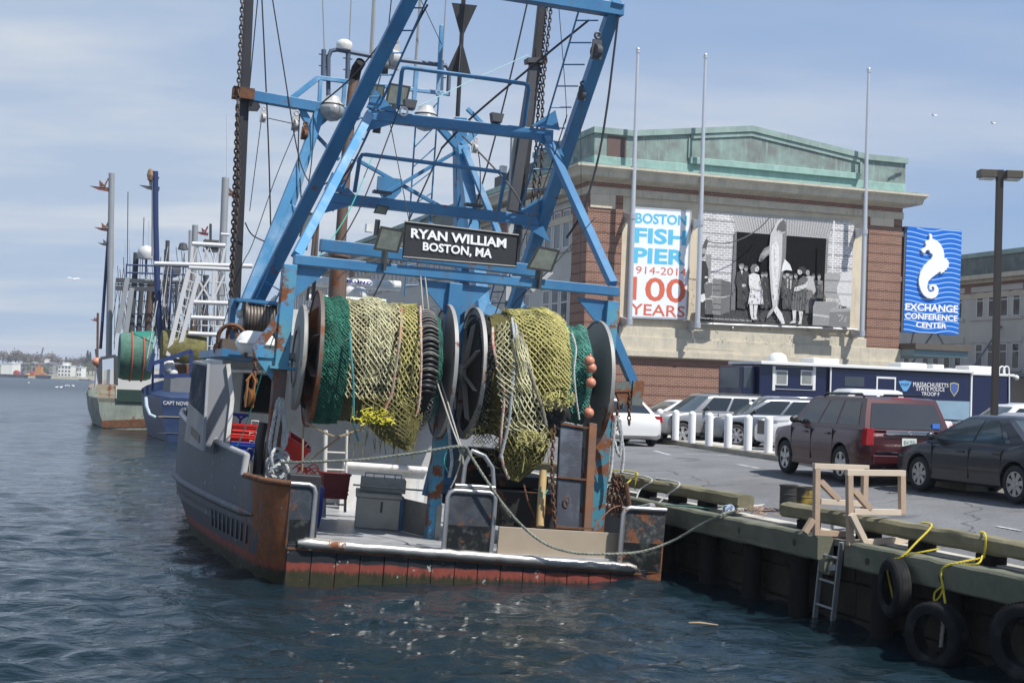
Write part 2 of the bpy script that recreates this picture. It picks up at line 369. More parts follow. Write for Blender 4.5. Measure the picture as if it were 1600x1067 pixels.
# granite quay wall
gran = mat('shade toned granite', (.050, .043, .035), .9, 0, .4, 1.4, bump=.6, bscale=12, spec=.12, c2=(.018, .018, .015), c2amt=.5)  # the shade below the pier edge is put into this near-black colour
quay = thing('quay_wall', 'granite block quay wall coloured dark for the shade under the timber edge of the pier', 'quay wall', PM)
mb = MB(); rg = random.Random(5); z = -2.0
while z < 1.1:
    h = .52; t = -24+rg.random()
    while t < 40:
        w = rg.uniform(.9, 1.7); i = rg.uniform(0, .10)
        mb.box((.42+i, t+.015, z+.012), (1.2, t+w-.015, min(z+h-.012, 1.12))); t += w
    z += h
mb.build('granite_blocks', gran, quay, bevel=.03)
mb = MB(); mb.box((.6, -60, -3), (60, 119.9, .85)); mb.box((.95, 119, -3), (200, 119.95, 1.25)); mb.build('core', mat('dark fill', (.02, .02, .018), .95, spec=.1), quay)
pile = mat('shade toned wet pile timber', (.016, .015, .013), .85, 0, .4, 3, bump=.5, spec=.12)  # pile colour darkened to carry the shade under the quay edge
pl0 = None
for k, t in enumerate((-7.6, -5.3, -3.2, -1.55, .75, 2.3, 3.9, 5.6, 7.4)):
    if pl0 is None:
        mb = MB(); mb.tube([(0, 0, -3), (0, 0, 0), (.01, 0, .93)], [.17, .165, .155], 14)
        pl0 = mb.build('timber_pile', pile, smooth=50, M=PM @ Matrix.Translation((.21, t, 0))); q = pl0
    else: q = dup(pl0, PM @ Matrix.Translation((.21, t, 0)) @ Matrix.Rotation(k*1.3, 4, 'Z'))
    q['label'] = 'wet timber pile coloured near black for the shade under the quay edge'; q['category'] = 'pile'; q['group'] = 'piles under the quay edge'
# ------------------------------------------------------------ brick hall with the murals
def facade_pt(px, py, y=0.0): return on(FM, px, py, 1, y)
c0 = wp(909, 615, 66); FM = frame(Vector((c0.x, c0.y, 0)), PA)
def zz(px, py, y=0.0): return facade_pt(px, py, y).z
def xx(px, py, y=0.0): return facade_pt(px, py, y).x
brick = matbrick('red brick', (.235, .094, .058), (.165, .068, .046), (.33, .265, .21), band=.47)
brickp = matbrick('plain red brick', (.25, .09, .06), (.17, .065, .048), (.38, .32, .27))
stone = mat('cream stone', (.62, .54, .41), .85, 0, .06, 1.5, c2=(.50, .44, .34), c2amt=.4, c2scale=.8, bump=.1, streak=((.36, .30, .22), .45))
stoneg = mat('buff stone', (.56, .50, .39), .85, 0, .08, 1.5, c2=(.42, .39, .32), c2amt=.45, c2scale=2, streak=((.30, .27, .22), .55))
copper = mat('green copper', (.27, .37, .33), .7, .0, .15, 2, c2=(.19, .25, .235), c2amt=.45, c2scale=1.1, streak=((.33, .46, .41), .5))
copperd = mat('brown grey copper', (.155, .17, .158), .65, 0, .15, 2, c2=(.23, .32, .285), c2amt=.55, c2scale=1.2, streak=((.30, .42, .37), .75))
copperb = mat('bright copper', (.27, .42, .37), .7, 0, .15, 2, c2=(.20, .30, .27), c2amt=.35, c2scale=1.5, streak=((.36, .54, .48), .7))
coppern = mat('brown new copper', (.12, .075, .065), .6, 0, .15, 2)
WB = xx(1406, 500)
zct = zz(900.6, 254, -.9); zcb = zct-.62; zfb = zz(909, 289.6); zbb = zz(909, 301); zpt = zz(915.6, 197, -.3)
zs_top = zz(965, 512); zs_bot = zz(965, 545); zs_b2 = zz(965, 556)
zcr = zz(972, 307.4)
hall = thing('brick_hall', 'red brick hall with a green copper parapet and two large banners on its front', 'building', FM)
mb = MB(); yd = 15
mb.box((0, 0, GZ-.2), (WB, .35, zs_bot-.3)); mb.box((0, .003, zs_bot-.3), (xx(971, 400), .35, zbb)); mb.box((xx(1357, 400), .003, zs_bot-.3), (WB, .35, zbb))
mb.box((.003, .35, GZ-.2), (.5, 1.9, zbb)); mb.box((WB-.5, .35, GZ-.2), (WB-.003, yd, zbb))
mb.build('wall', brick, hall)
mb = MB(); mb.box((.002, -.012, zfb), (WB-.002, 1.0, zcb+.2)); mb.box((.0, 1.0, zfb), (.5, yd, zcb+.2)); mb.box((WB-.5, 1.0, zfb), (WB, yd, zcb+.2)); mb.build('frieze', brickp, hall)
mb = MB(); mb.box((-.03, -.06, zbb), (WB+.03, 1.0, zfb)); mb.box((-.03, 1, zbb), (.4, yd, zfb)); mb.box((WB-.4, 1, zbb), (WB+.03, yd, zfb))
mb.build('stone_band', stoneg, hall)
x1, x2 = xx(971, 400), xx(1357, 400)
mb = MB(); mb.box((x1, .10, zs_bot), (x2, .4, zbb)); mb.build('stone_panel', stone, hall)
mb = MB()   # ledges under the panel
mb.box((-.04, -.10, zs_bot), (WB+.04, .3, zs_top-.35)); mb.box((-.10, -.22, zs_b2+.02), (WB+.10, .3, zs_bot-.002)); mb.box((-.02, -.05, zs_b2-.03), (WB+.02, .3, zs_b2+.018))
mb.box((x1, -.02, zs_top-.352), (x2, .3, zs_top+.1)); mb.box((-.04, .3, zs_b2-.4), (.2, 1.95, zs_bot+.1))
mb.build('stone_ledge', stoneg, hall, bevel=.02)
def capital(px0, px1, py0, py1, nm='stone_tablet'):
    a = facade_pt(px0, py0); b = facade_pt(px1, py1); m = MB(); m.box((a.x, -.045, b.z), (b.x, .2, zbb-.002)); m.build(nm, stone, hall, bevel=.01)
capital(922.5, 961, 305, 327); capital(1360, 1396, 335, 355)
# cornice: a moulded profile carried along the front and back along both sides
prof = [(.02, zcb-.05), (.12, zcb), (.30, zcb+.05), (.62, zcb+.10), (.70, zcb+.14), (.74, zcb+.34), (.86, zcb+.50), (.92, zcb+.52), (.92, zct), (.0, zct+.06)]
mb = MB()
rows = []
for (cx, cy, sxx, sy) in ((0, yd+.0, -1, 0), (0, 0, -1, -1), (WB, 0, 1, -1), (WB, yd, 1, 0)):
    rows.append([Vector((cx+sxx*d, cy+sy*d, z)) for d, z in prof])
mb.grid(rows); mb.build('cornice', stoneg, hall)
mb = MB(); mb.box((-.80, -.80, zct), (WB+.80, yd, zct+.075)); mb.build('cornice_flashing', copper, hall)
# copper parapet with a low gable in the middle
zg = zz(1168, 197, -.3)+.02; zc2 = zpt-.28; xm = xx(1172, 300, -.3); xl = xx(985, 300, -.3); xr = xx(1352, 300, -.3)
mb = MB(); mb.prism([(.10, -.3, zct+.07), (WB-.10, -.3, zct+.07), (WB-.10, -.3, zc2), (xr, -.3, zc2), (xm, -.3, zg-.28), (xl, -.3, zc2), (.10, -.3, zc2)], (0, .35, 0))
mb.box((.10, .05, zct+.07), (.45, 8, zc2)); mb.box((WB-.45, .05, zct+.07), (WB-.10, 8, zc2)); mb.build('parapet', copperd, hall)
mb = MB(); mb.prism([(.02, -.42, zc2), (xl, -.42, zc2), (xm, -.42, zg-.28), (xr, -.42, zc2), (WB-.02, -.42, zc2), (WB-.02, -.42, zpt), (xr, -.42, zpt), (xm, -.42, zg), (xl, -.42, zpt), (.02, -.42, zpt)], (0, .55, 0))
mb.box((.02, .13, zc2), (.5, 8, zpt)); mb.box((WB-.5, .13, zc2), (WB-.02, 8, zpt)); mb.build('coping', copper, hall)
mb = MB(); mb.box((.08, -.36, zct+.075), (WB-.08, .0, zct+.52)); mb.box((xx(1078,250,-.4), -.52, zct+.52), (xx(1343,250,-.4), -.25, zct+.83)); mb.box((.06, 0, zct+.075), (.4, 8, zct+.5)); mb.build('parapet_base', copperb, hall, bevel=.02)
zi = zct+.9; xa = xx(1078,250,-.3); xb = xx(1343,250,-.3)
def zgab(x): return zc2+(zg-.28-zc2)*(1-abs(x-xm)/((xm-xl) if x < xm else (xr-xm)))
mb = MB(); mb.prism([(xa, -.36, zgab(xa)-.22), (xm, -.36, zgab(xm)-.22), (xb, -.36, zgab(xb)-.22), (xb, -.36, zgab(xb)-.02), (xm, -.36, zgab(xm)-.02), (xa, -.36, zgab(xa)-.02)], (0, .1, 0))
mb.box((xa-.12, -.38, zct+.8), (xa, -.28, zgab(xa)-.2)); mb.box((xb, -.38, zct+.8), (xb+.12, -.28, zgab(xb)-.2)); mb.build('gable_moulding', copper, hall)
mb = MB(); mb.box((xx(949,215,-.31), -.315, zz(950,244,-.31)), (xx(979,215,-.31), -.29, zz(950,212,-.31))); mb.build('copper_patch', coppern, hall)
mb = MB(); mb.box((.3, .3, zct-.3), (WB-.3, yd, zc2-.1)); mb.build('roof', mat('roof felt', (.12,.12,.12), .9), hall)
# door behind the police trailer
mb = MB(); a = facade_pt(1136, 598); b = facade_pt(1158, 640); mb.box((a.x, -.03, GZ-.1), (a.x+1.1, .1, a.z)); mb.build('service_door', mat('dark door', (.03,.03,.035), .5), hall)
# ------------------------------------------------------------ long grey wings with rows of windows
greyw = mat('grey stucco', (.50, .485, .45), .85, 0, .07, .8, c2=(.42, .41, .38), c2amt=.4, c2scale=.5)
whitef = mat('white window frame', (.62, .62, .6), .6, 0, .05)
panem = mat('window pane', (.045, .055, .065), .08, 0, .4, .6, spec=.8)
darkroof = mat('dark copper roof', (.12, .13, .125), .7, 0, .2, 1.2, c2=(.17, .22, .20), c2amt=.4, streak=((.20, .26, .24), .5))
zlt = on(FM, 745, 305, 0, 0).z   # lower parapet of the wing, read where it shows beside the right mast
def wing(M, y0, y1, name, label, ztop, side=-1, bay=6.6, nwin=3, woff=1.0, depth=14.0, win_rows=None, pitch=1.05, ww=.62):
    """wall on local x=0 facing -x, running along local y"""
    t = thing(name, label, 'building', M)
    zf = ztop-1.55
    mb = MB(); mb.box((.0, y0, GZ-.2), (depth, y1, zf-1.15)); mb.build('wall', greyw, t)
    mb = MB(); mb.box((-.004, y0, zf-1.148), (depth, y1, zf-.5)); mb.build('frieze', brickp, t)
    mb = MB(); mb.box((-.05, y0-.05, zf-1.5), (.3, y1, zf-1.15)); mb.box((-.35, y0-.05, zf-.5), (depth, y1, zf-.3)); mb.box((-.75, y0-.05, zf-.298), (depth, y1, zf)); mb.build('cornice', stoneg, t, bevel=.03)
    mb = MB(); mb.box((-.10, y0, zf), (.4, y1, ztop-.3)); mb.box((.4, y0, zf), (depth, y1, ztop-.6)); mb.build('parapet', darkroof, t)
    mb = MB(); mb.box((-.2, y0-.05, ztop-.3), (.5, y1, ztop)); mb.build('coping', copper, t)
    fr = None
    for (z0, z1) in win_rows:
        mb = MB(); y = y0+woff; n = 0
        while y+nwin*pitch < y1 and n < 16:
            mb.box((-.06, y-.25, z1+.05), (.1, y+nwin*pitch+.1, z1+.42)); mb.box((-.10, y-.25, z0-.16), (.1, y+nwin*pitch+.1, z0-.02)); y += bay; n += 1
        mb.build('lintel_and_sill', stoneg if False else greyw, t)
        y = y0+woff; n = 0
        while y+nwin*pitch < y1 and n < 16:
            for k in range(nwin):
                yy = y+k*pitch; h = z1-z0
                if fr is None or abs(fr[2]-h) > .01:
                    mb = MB(); e = .07
                    mb.box((-.035, 0, 0), (-.002, e, h)); mb.box((-.035, ww-e, 0), (-.002, ww, h)); mb.box((-.035, e, 0), (-.002, ww-e, e)); mb.box((-.035, e, h-e), (-.002, ww-e, h)); mb.box((-.03, e, h*.66), (-.002, ww-e, h*.66+.06))
                    f = mb.build('window', whitef, t); f.location = (0, yy, z0)
                    mb = MB(); mb.box((-.012, .02, .02), (-.001, ww-.02, h-.02)); p = mb.build('pane', panem, f); fr = (f, p, h)
                else:
                    f = fr[0].copy(); COL.objects.link(f); f.parent = t; f.location = (0, yy, z0)
                    p = fr[1].copy(); COL.objects.link(p); p.parent = f
            y += bay; n += 1
    return t
zwin1 = (on(FM, 880, 388, 0, 0).z, on(FM, 880, 328, 0, 0).z)
wing(FM @ Matrix.Translation((.12, 0, 0)), 1.95, 78, 'pier_wing', 'long grey pier building with window rows running back behind the blue gantry', zlt, win_rows=[zwin1, (zwin1[0]-4.1, zwin1[0]-1.9)], woff=.5, bay=5.4, pitch=1.25, ww=.95)
RW = frame(Vector(wp(1502, 634, 96)), PA); RW.translation.z = 0
zrt = on(RW, 1502, 399, 0, 0).z
zr = [on(RW, 1530, q, 0, 0).z for q in (497, 458, 577, 537)]
wing(RW @ Matrix.Translation((0, 0, 0)), -30, 40, 'pier_wing', 'long grey pier building behind the lamp post and the blue sign', zrt, win_rows=[(zr[0], zr[1]), (zr[2], zr[3])], woff=.6, bay=5.9, nwin=4, pitch=1.22, ww=.75)
mb = MB()
for k in range(5): mb.beam((-.05, -18+k*7.0, zr[3]+1.1), (-2.4, -18+k*7.0, zr[2]-.3), .1, .1)
mb.box((-2.6, -25, zr[2]-.55), (-.02, 25, zr[2]-.35)); cn = mb.solo('loading_canopy', mat('grey steel canopy', (.16, .19, .21), .6), 'flat grey canopy on sloping rods along the grey pier building', 'canopy', RW)
# ------------------------------------------------------------ canopy and blade sign by the brick corner
mb = MB(); a = on(FM, 1396, 545, 1, .5); b = on(FM, 1480, 550, 1, .5); cz = a.z; cx = b.x
mb.box((WB+.03, -1.2, cz-.34), (cx, 9, cz-.04)); q = mb.build('fascia', mat('blue grey fascia', (.17, .26, .29), .6)); ct = thing('entrance_canopy', 'flat blue grey entrance canopy under the seahorse sign at the brick corner', 'canopy', FM); q.parent = ct
mb = MB(); mb.box((WB+.03, -1.35, cz-.038), (cx+.1, 9, cz+.26)); mb.build('roof_edge', mat('brown canopy edge', (.10,.085,.07), .7), ct)
mb = MB(); mb.beam((cx-.5, 0, cz+.2), (WB+1.2, .2, cz+2.6), .07, .07); mb.beam((WB+.7, 0, cz+.2), (WB+1.3, .2, cz+2.2), .07, .07); mb.build('stay_rods', mat('dark steel', (.07,.07,.075), .5, .3), ct)
def z2(x, y, d=0.0): return on(FM, 1390+x/3.557, 340+y/3.557, 1, d)
blade = thing('blade_sign', 'tall blue sign with a white seahorse fixed to the brick corner', 'sign', FM)
blue = mat('sign blue', (.004, .13, .55), .45, 0, .03); wht = mat('sign white', (.82, .82, .82), .5, 0, .02)
q = [z2(97, 50), z2(402, 72), z2(383, 652), z2(76, 634)]
q = [Vector((p.x, 0, p.z)) for p in q]
mb = MB(); mb.prism(q, (0, .45, 0)); mb.build('panel', [blue], blade)
mb = MB(); mb.box((WB, .1, q[3].z), (WB+.02, .12, q[3].z+.01))
for py in (90, 340, 592): p = z2(60, py); mb.box((WB-.05, .12, p.z-.12), (q[0].x+.05, .34, p.z+.12))
mb.build('bracket', wht, blade)
mb = MB(); mb.prism([Vector((q[0].x-.11, .02, q[0].z)), Vector((q[0].x-.004, .02, q[0].z)), Vector((q[3].x-.004, .02, q[3].z)), Vector((q[3].x-.11, .02, q[3].z))], (0, .42, 0)); mb.build('side_trim', mat('dark trim', (.10,.10,.11), .5), blade)
fb = bil(q[3], q[2], q[1], q[0])
mb = MB()
for k in range(22):
    b0 = .012+k*.0465; top, bot = [], []
    for i in range(41):
        a = i/40; w = .014*math.sin(a*2*math.pi*1.18+2.0-.09*k*0)+.006*math.sin(a*9)
        if b0+w+.0045 < .998 and b0+w > .004: top.append(fb(a*.995+.002, b0+w+.0045)); bot.append(fb(a*.995+.002, b0+w-.0045))
    for i in range(len(top)-1): mb.poly([p+Vector((0, -.004, 0)) for p in (bot[i], bot[i+1], top[i+1], top[i])])
mb.build('wave_lines', mat('pale sign blue', (.35, .55, .80), .5, 0, .02), blade)
sh = [(214,92),(222,90),(229,98),(231,118),(252,126),(275,146),(292,178),(298,210),(297,232),(303,227),(312,229),(313,238),(322,240),(320,250),(326,257),(320,265),(323,275),(312,280),(311,292),(300,293),(298,305),(288,304),(283,313),(274,303),(262,312),(240,330),(219,350),(207,370),(203,388),(208,405),(220,414),(234,413),(242,404),(243,391),(237,382),(228,383),(222,392),(227,400),(233,396),(231,407),(220,406),(215,394),(218,380),(229,372),(243,374),(253,386),(255,400),(250,415),(238,425),(222,425),(205,416),(196,400),(194,380),(200,360)]
sh1 = [(214,92),(222,90),(229,98),(231,118),(252,126),(275,146),(292,178),(298,210),(297,232),(303,227),(312,229),(313,238),(322,240),(320,250),(326,257),(320,265),(323,275),(312,280),(311,292),(300,293),(298,305),(288,304),(283,313),(274,300),(250,318),(225,338),(210,354),(204,372),(203,392),(209,408),(222,415),(236,412),(243,402),(243,390),(236,383),(228,385),(226,394),(232,399),(226,404),(218,398),(216,386),(222,374),(236,370),(250,374),(262,388),(266,406),(262,428),(248,445),(228,451),(205,447),(184,432),(168,406),(158,372),(157,340),(165,305),(182,275),(205,250),(225,232),(234,212),(231,203),(218,196),(216,184),(206,180),(196,186),(190,200),(180,196),(170,182),(176,174),(192,166),(198,154),(192,140),(196,130),(207,128),(215,124),(217,110)]
mb = MB(); off = Vector((0, -.10, 0))
mb.prism([Vector((z2(*p).x, -.10, z2(*p).z)) for p in sh1], (0, .095, 0)); mb.build('seahorse_emblem', wht, blade)
mb = MB()
for s, p in (('EXCHANGE', ((86,515),(378,530),(380,488),(88,474))), ('CONFERENCE', ((84,562),(376,577),(378,544),(86,528))), ('CENTER', ((145,610),(315,618),(317,588),(147,578)))):
    pts = [z2(*c) for c in p]; pts = [Vector((c.x, -.012, c.z)) for c in pts]; text_on(mb, s, bil(*pts), .03)
mb.build('lettering', wht, blade)
# ------------------------------------------------------------ printed banner and mural
def m7(x, y, d): p = on(FM, 970+x/4.2105, 320+y/4.2105, 1, d); return Vector((p.x, d, p.z))
ban = thing('banner', 'white banner with blue and red letters on the brick hall front', 'banner', FM)
bw = mat('banner white', (.78, .80, .84), .6, 0, .03); bcy = mat('banner cyan', (.10, .47, .70), .6, 0, .03); bre = mat('banner red', (.62, .13, .07), .6, 0, .04); alu = mat('brushed aluminium', (.55, .56, .58), .4, .6, .1)
d = -.10
q = [m7(50, 738, d), m7(432, 752, d), m7(461, 44, d), m7(85, 18, d)]
mb = MB(); mb.prism(q, (0, .05, 0)); mb.build('sheet', bw, ban)
mb = MB(); e = .05
for a, b in ((0, 1), (1, 2), (2, 3), (3, 0)): mb.beam(q[a]+Vector((0, .02, 0)), q[b]+Vector((0, .02, 0)), .09, .05, (0, 1, 0))
mb.build('frame', alu, ban)
def put(lst, mt, nm):
    mb = MB()
    for s, p, bo in lst: text_on(mb, s, bil(*[m7(x, y, d-.006) for x, y in p]), bo)
    mb.build(nm, mt, ban)
put([('BOSTON', ((95,122),(433,138),(437,72),(98,52)), .03), ('FISH', ((88,250),(430,270),(435,170),(92,148)), .035), ('PIER', ((80,382),(424,398),(428,300),(86,280)), .035)], bcy, 'blue_lettering')
put([('1914-2014', ((68,450),(430,470),(433,420),(72,402)), .0), ('100', ((66,625),(425,648),(430,490),(72,470)), .015), ('YEARS', ((60,722),(420,742),(424,668),(64,646)), .01)], bre, 'red_lettering')
def mm(x, y, d): p = on(FM, 1090+x/5.616, 330+y/5.616, 1, d); return Vector((p.x, d, p.z))
mur = thing('mural', 'large black and white photograph mural of people around a hung shark', 'mural', FM)
G = {}
def gt(v):
    v = round(v, 2)
    if v not in G: G[v] = len(G)
    return G[v]
mbr = matbrick('mural brick print', (.45, .44, .44), (.34, .33, .33), (.74, .73, .73), .30, .115, .02, band=.62, bandc=(.16,.16,.16))
for n in list(mbr.node_tree.nodes):
    pass
mb = MB(); q = [mm(12, 962, -.07), mm(1335, 1022, -.07), mm(1376, 95, -.07), mm(46, 8, -.07)]; mb.prism(q, (0, .06, 0)); mb.build('printed_sheet', mbr, mur)
mb = MB(); lay = [0]
def P(pts, g, n=None):
    lay[0] += 1; mb.mi = gt(g); mb.poly([mm(x, y, -.073-.0012*lay[0]) for x, y in pts])
def EL(cx, cy, rx, ry, g): P([(cx+rx*math.cos(t*.5236), cy+ry*math.sin(t*.5236)) for t in range(12)], g)
P([(315,25),(1195,88),(1135,236),(335,176)], .45)
for k in range(40):
    x0 = 330+k*21.5; sl = (k-20)*2.4; P([(x0+sl, 32+k*1.45), (x0+sl+4, 32+k*1.45), (x0+4, 172+k*1.4), (x0, 172+k*1.4)], .27)
P([(325,180),(345,180),(330,870),(290,865)], .18); P([(1130,240),(1150,242),(1125,790),(1100,790)], .22)
P([(345,180),(1130,240),(1100,880),(330,865)], .012)
P([(290,865),(1015,880),(1005,1000),(15,960),(15,915)], .075)
for k in range(14): P([(60+k*60,925+k*3.6),(110+k*60,922+k*3.6),(106+k*60,930+k*3.6),(56+k*60,933+k*3.6)], .13)
# bystanders at the back
for x, y, g in ((425,505,.12),(570,560,.16),(600,560,.1),(765,570,.14),(790,555,.2),(820,575,.16),(862,570,.13),(1015,575,.2),(650,555,.1)):
    P([(x-28,y+40),(x-8,y+22),(x+10,y+22),(x+30,y+42),(x+34,y+150),(x+22,y+290),(x-20,y+290),(x-30,y+150)], g*.55); EL(x, y, 15, 20, .42); P([(x-18,y-8),(x-8,y-26),(x+10,y-26),(x+19,y-6)], .09)
for x, y in ((790,600),(818,610)): P([(x-7,y-5),(x+7,y-5),(x+3,y+75),(x-6,y+75)], .5)
# man with cap at left
P([(345,540),(375,518),(400,520),(432,548),(428,660),(415,690),(418,860),(345,850),(350,690),(335,620)], .07); EL(385, 490, 19, 25, .48); P([(358,482),(366,464),(400,460),(413,482)], .2); P([(378,520),(398,522),(390,560)], .6); EL(405, 652, 20, 14, .45)
# dark woman right, white shirt man, overalls man
P([(948,575),(985,565),(1015,590),(1040,700),(1015,730),(1005,690),(1005,890),(945,890),(950,700)], .46); P([(952,690),(1005,690),(1005,895),(945,895)], .18); EL(967, 540, 17, 24, .38)
P([(1040,610),(1065,598),(1100,615),(1095,770),(1045,775)], .26); EL(1065, 575, 17, 24, .45); P([(1050,565),(1060,548),(1078,550),(1084,566)], .08); P([(1050,640),(1090,640),(1092,775),(1045,775)], .12)
P([(890,600),(930,565),(968,590),(955,690),(950,870),(880,880),(815,860),(835,720),(870,680)], .13); P([(838,700),(950,700),(945,872),(815,862)], .095)
for k in range(5): P([(840+k*22,715),(848+k*22,715),(842+k*22,865),(832+k*22,865)], .17)
EL(898, 530, 22, 28, .55); P([(878,512),(895,488),(930,486),(955,510),(950,550),(925,548),(910,520)], .05); P([(850,670),(940,640),(968,610),(960,670),(870,705),(845,700)], .6)
P([(832,868),(866,872),(858,960),(860,980),(805,985),(838,955)], .62); P([(888,876),(926,880),(912,965),(912,990),(880,990),(895,955)], .62)
# woman in a white dress
P([(450,560),(490,540),(540,560),(562,680),(580,818),(442,815),(462,690),(450,640)], .66)
for k in range(9): EL(470+(k*37) % 95, 600+k*24, 5, 7, .45)
EL(518, 505, 22, 28, .6); P([(462,500),(480,468),(515,464),(528,480),(505,500),(500,540),(470,545)], .16); P([(455,820),(488,822),(488,925),(505,955),(475,948),(462,900)], .62); P([(495,822),(528,824),(515,915),(525,952),(500,945),(492,900)], .62); P([(470,665),(545,690),(560,675),(555,700),(470,685)], .5)
# the shark
P([(635,300),(585,328),(548,385),(534,440),(560,447),(600,402),(636,375)], .22); P([(560,380),(600,345),(632,330),(630,362),(590,395)], .34)
P([(700,78),(745,62),(775,90),(782,180),(776,350),(768,470),(745,570),(722,720),(706,835),(690,870),(660,850),(643,700),(630,500),(632,300),(640,205),(668,150)], .50)
P([(745,66),(775,92),(782,180),(776,350),(768,470),(745,570),(722,720),(706,835),(698,840),(706,700),(725,560),(740,400),(745,250)], .20)
P([(702,130),(725,95),(748,80),(768,100),(776,165),(755,195),(715,190),(690,170)], .13); P([(706,165),(740,185),(770,178),(770,190),(735,200),(700,180)], .42)
P([(650,300),(690,260),(712,300),(715,470),(700,600),(690,780),(668,780),(655,600),(645,450)], .66); P([(668,320),(676,320),(684,500),(680,620),(672,500)], .4)
P([(765,420),(810,468),(830,522),(776,516),(735,532),(745,480)], .70)
P([(690,825),(742,900),(768,988),(738,988),(700,925),(668,872)], .66); P([(690,825),(668,872),(645,905),(605,945),(618,895),(655,848)], .38)
# film grain, folds and faces
rm = random.Random(21)
for (x0, x1, y0, y1, n, lo, hi) in ((345, 435, 520, 850, 26, .04, .13), (545, 625, 560, 860, 34, .05, .22), (735, 870, 560, 850, 40, .05, .2), (940, 1005, 580, 690, 14, .36, .58), (945, 1005, 690, 890, 14, .11, .24), (1045, 1095, 610, 770, 12, .12, .3), (450, 570, 560, 812, 30, .5, .78), (835, 955, 590, 700, 16, .07, .2), (20, 90, 440, 920, 22, .03, .10), (130, 285, 595, 905, 40, .10, .30), (1015, 1335, 800, 1000, 50, .13, .36), (1115, 1250, 560, 765, 22, .24, .42), (300, 1005, 880, 985, 60, .05, .16), (1230, 1355, 540, 830, 20, .44, .66)):
    for k in range(n):
        x, y = rm.uniform(x0, x1), rm.uniform(y0, y1); w, hh = rm.uniform(2, 7), rm.uniform(6, 30); sk = rm.uniform(-5, 5); P([(x, y), (x+w, y+1), (x+w+sk, min(y+hh, y1+8)), (x+sk, min(y+hh, y1+8))], rm.uniform(lo, hi))
for x, y in ((385, 492), (425, 508), (570, 562), (600, 562), (765, 572), (820, 577), (862, 572), (1015, 577), (967, 545), (1065, 578), (516, 508), (896, 533)):
    P([(x-9, y-7), (x+9, y-7), (x+9, y-3), (x-9, y-3)], .16); P([(x-5, y+9), (x+5, y+9), (x+4, y+12), (x-4, y+12)], .2); P([(x+6, y-14), (x+15, y-6), (x+13, y+14), (x+5, y+20)], .26)
for k in range(30): P([(660+k*.6+rm.uniform(0, 40), 210+k*19), (664+k*.6+rm.uniform(0, 40), 210+k*19), (672+k*.5, 240+k*19), (668+k*.5, 240+k*19)], rm.uniform(.42, .78))
# rope
rp = [(90,265),(150,280),(210,284),(280,278),(340,262),(410,232),(480,195),(540,152),(590,105),(637,50)]
for a, b in zip(rp[:-1], rp[1:]): P([(a[0]-2,a[1]-5),(b[0]-2,b[1]-5),(b[0]+2,b[1]+5),(a[0]+2,a[1]+5)], .10)
# left man, crates
P([(70,380),(122,382),(112,590),(72,580)], .27)
P([(38,330),(62,262),(108,206),(132,204),(122,222),(92,272),(72,350),(62,400),(36,410)], .10); P([(82,245),(108,206),(132,200),(128,215),(95,262)], .5)
P([(30,430),(72,440),(95,520),(92,610),(60,640),(70,760),(62,930),(15,930)], .05); EL(55, 350, 20, 26, .34); P([(22,735),(62,722),(74,775),(42,800),(20,790)], .66); EL(75, 580, 14, 9, .6)
P([(132,590),(210,600),(206,752),(128,745)], .2); P([(210,600),(290,622),(286,738),(206,752)], .13); P([(135,768),(206,768),(200,912),(132,905)], .22); P([(206,768),(286,742),(280,880),(200,912)], .16); P([(55,640),(130,625),(125,740),(70,770)], .15); P([(70,775),(132,775),(130,905),(68,905)], .13)
EL(172, 578, 34, 15, .6)
for y in (640, 690, 810, 860): P([(132,y),(206,y+4),(206,y+8),(132,y+4)], .08)
# pipe, barrels
P([(1190,86),(1206,87),(1192,520),(1175,520)], .62)
P([(1115,560),(1130,540),(1245,545),(1255,570),(1248,740),(1225,770),(1130,765),(1115,720)], .33); P([(1115,600),(1255,605),(1255,617),(1115,612)], .18); P([(1118,705),(1250,712),(1250,722),(1118,716)], .18)
P([(1265,535),(1345,530),(1362,560),(1350,700),(1345,838),(1265,832),(1225,715),(1222,670),(1250,600)], .56); P([(1240,610),(1355,612),(1355,624),(1236,622)], .36); P([(1232,720),(1350,726),(1350,738),(1238,734)], .36)
P([(1030,790),(1225,795),(1225,830),(1160,870),(1152,1005),(1010,1000),(1012,840)], .27); P([(1012,900),(1158,920),(1158,935),(1012,915)], .5)
P([(1160,855),(1340,852),(1336,1018),(1150,1010)], .2); P([(1160,855),(1340,852),(1335,880),(1158,885)], .33)
for k in range(12): EL(1235+(k*29) % 75, 910+(k*17) % 62, 5, 5, .55)
text_on(mb, 'Photograph by Leslie Jones, from the Boston Public Library', bil(*[mm(x, y, -.073-.0012*(lay[0]+2)) for x, y in ((20,945),(475,972),(477,955),(22,928))])) if not mb.__setattr__('mi', gt(.8)) else None
mb.build('print', [mat('print tone %d' % i, (g, g*.985, g*.975), .8, 0, .45, 13, spec=.1) for g, i in sorted(G.items(), key=lambda k: k[1])], mur, recalc=False)
mb = MB()
a, b = mm(5, 985, -.09), mm(1395, 1040, -.09); mb.tube([a, b], .055, 10)
for x in (310, 650, 990, 1320): p = mm(x, 1010+x*.02, -.09); mb.beam(p, p+Vector((0, .18, -.12)), .05, .05)
mb.build('lower_rail', alu, mur, smooth=40)
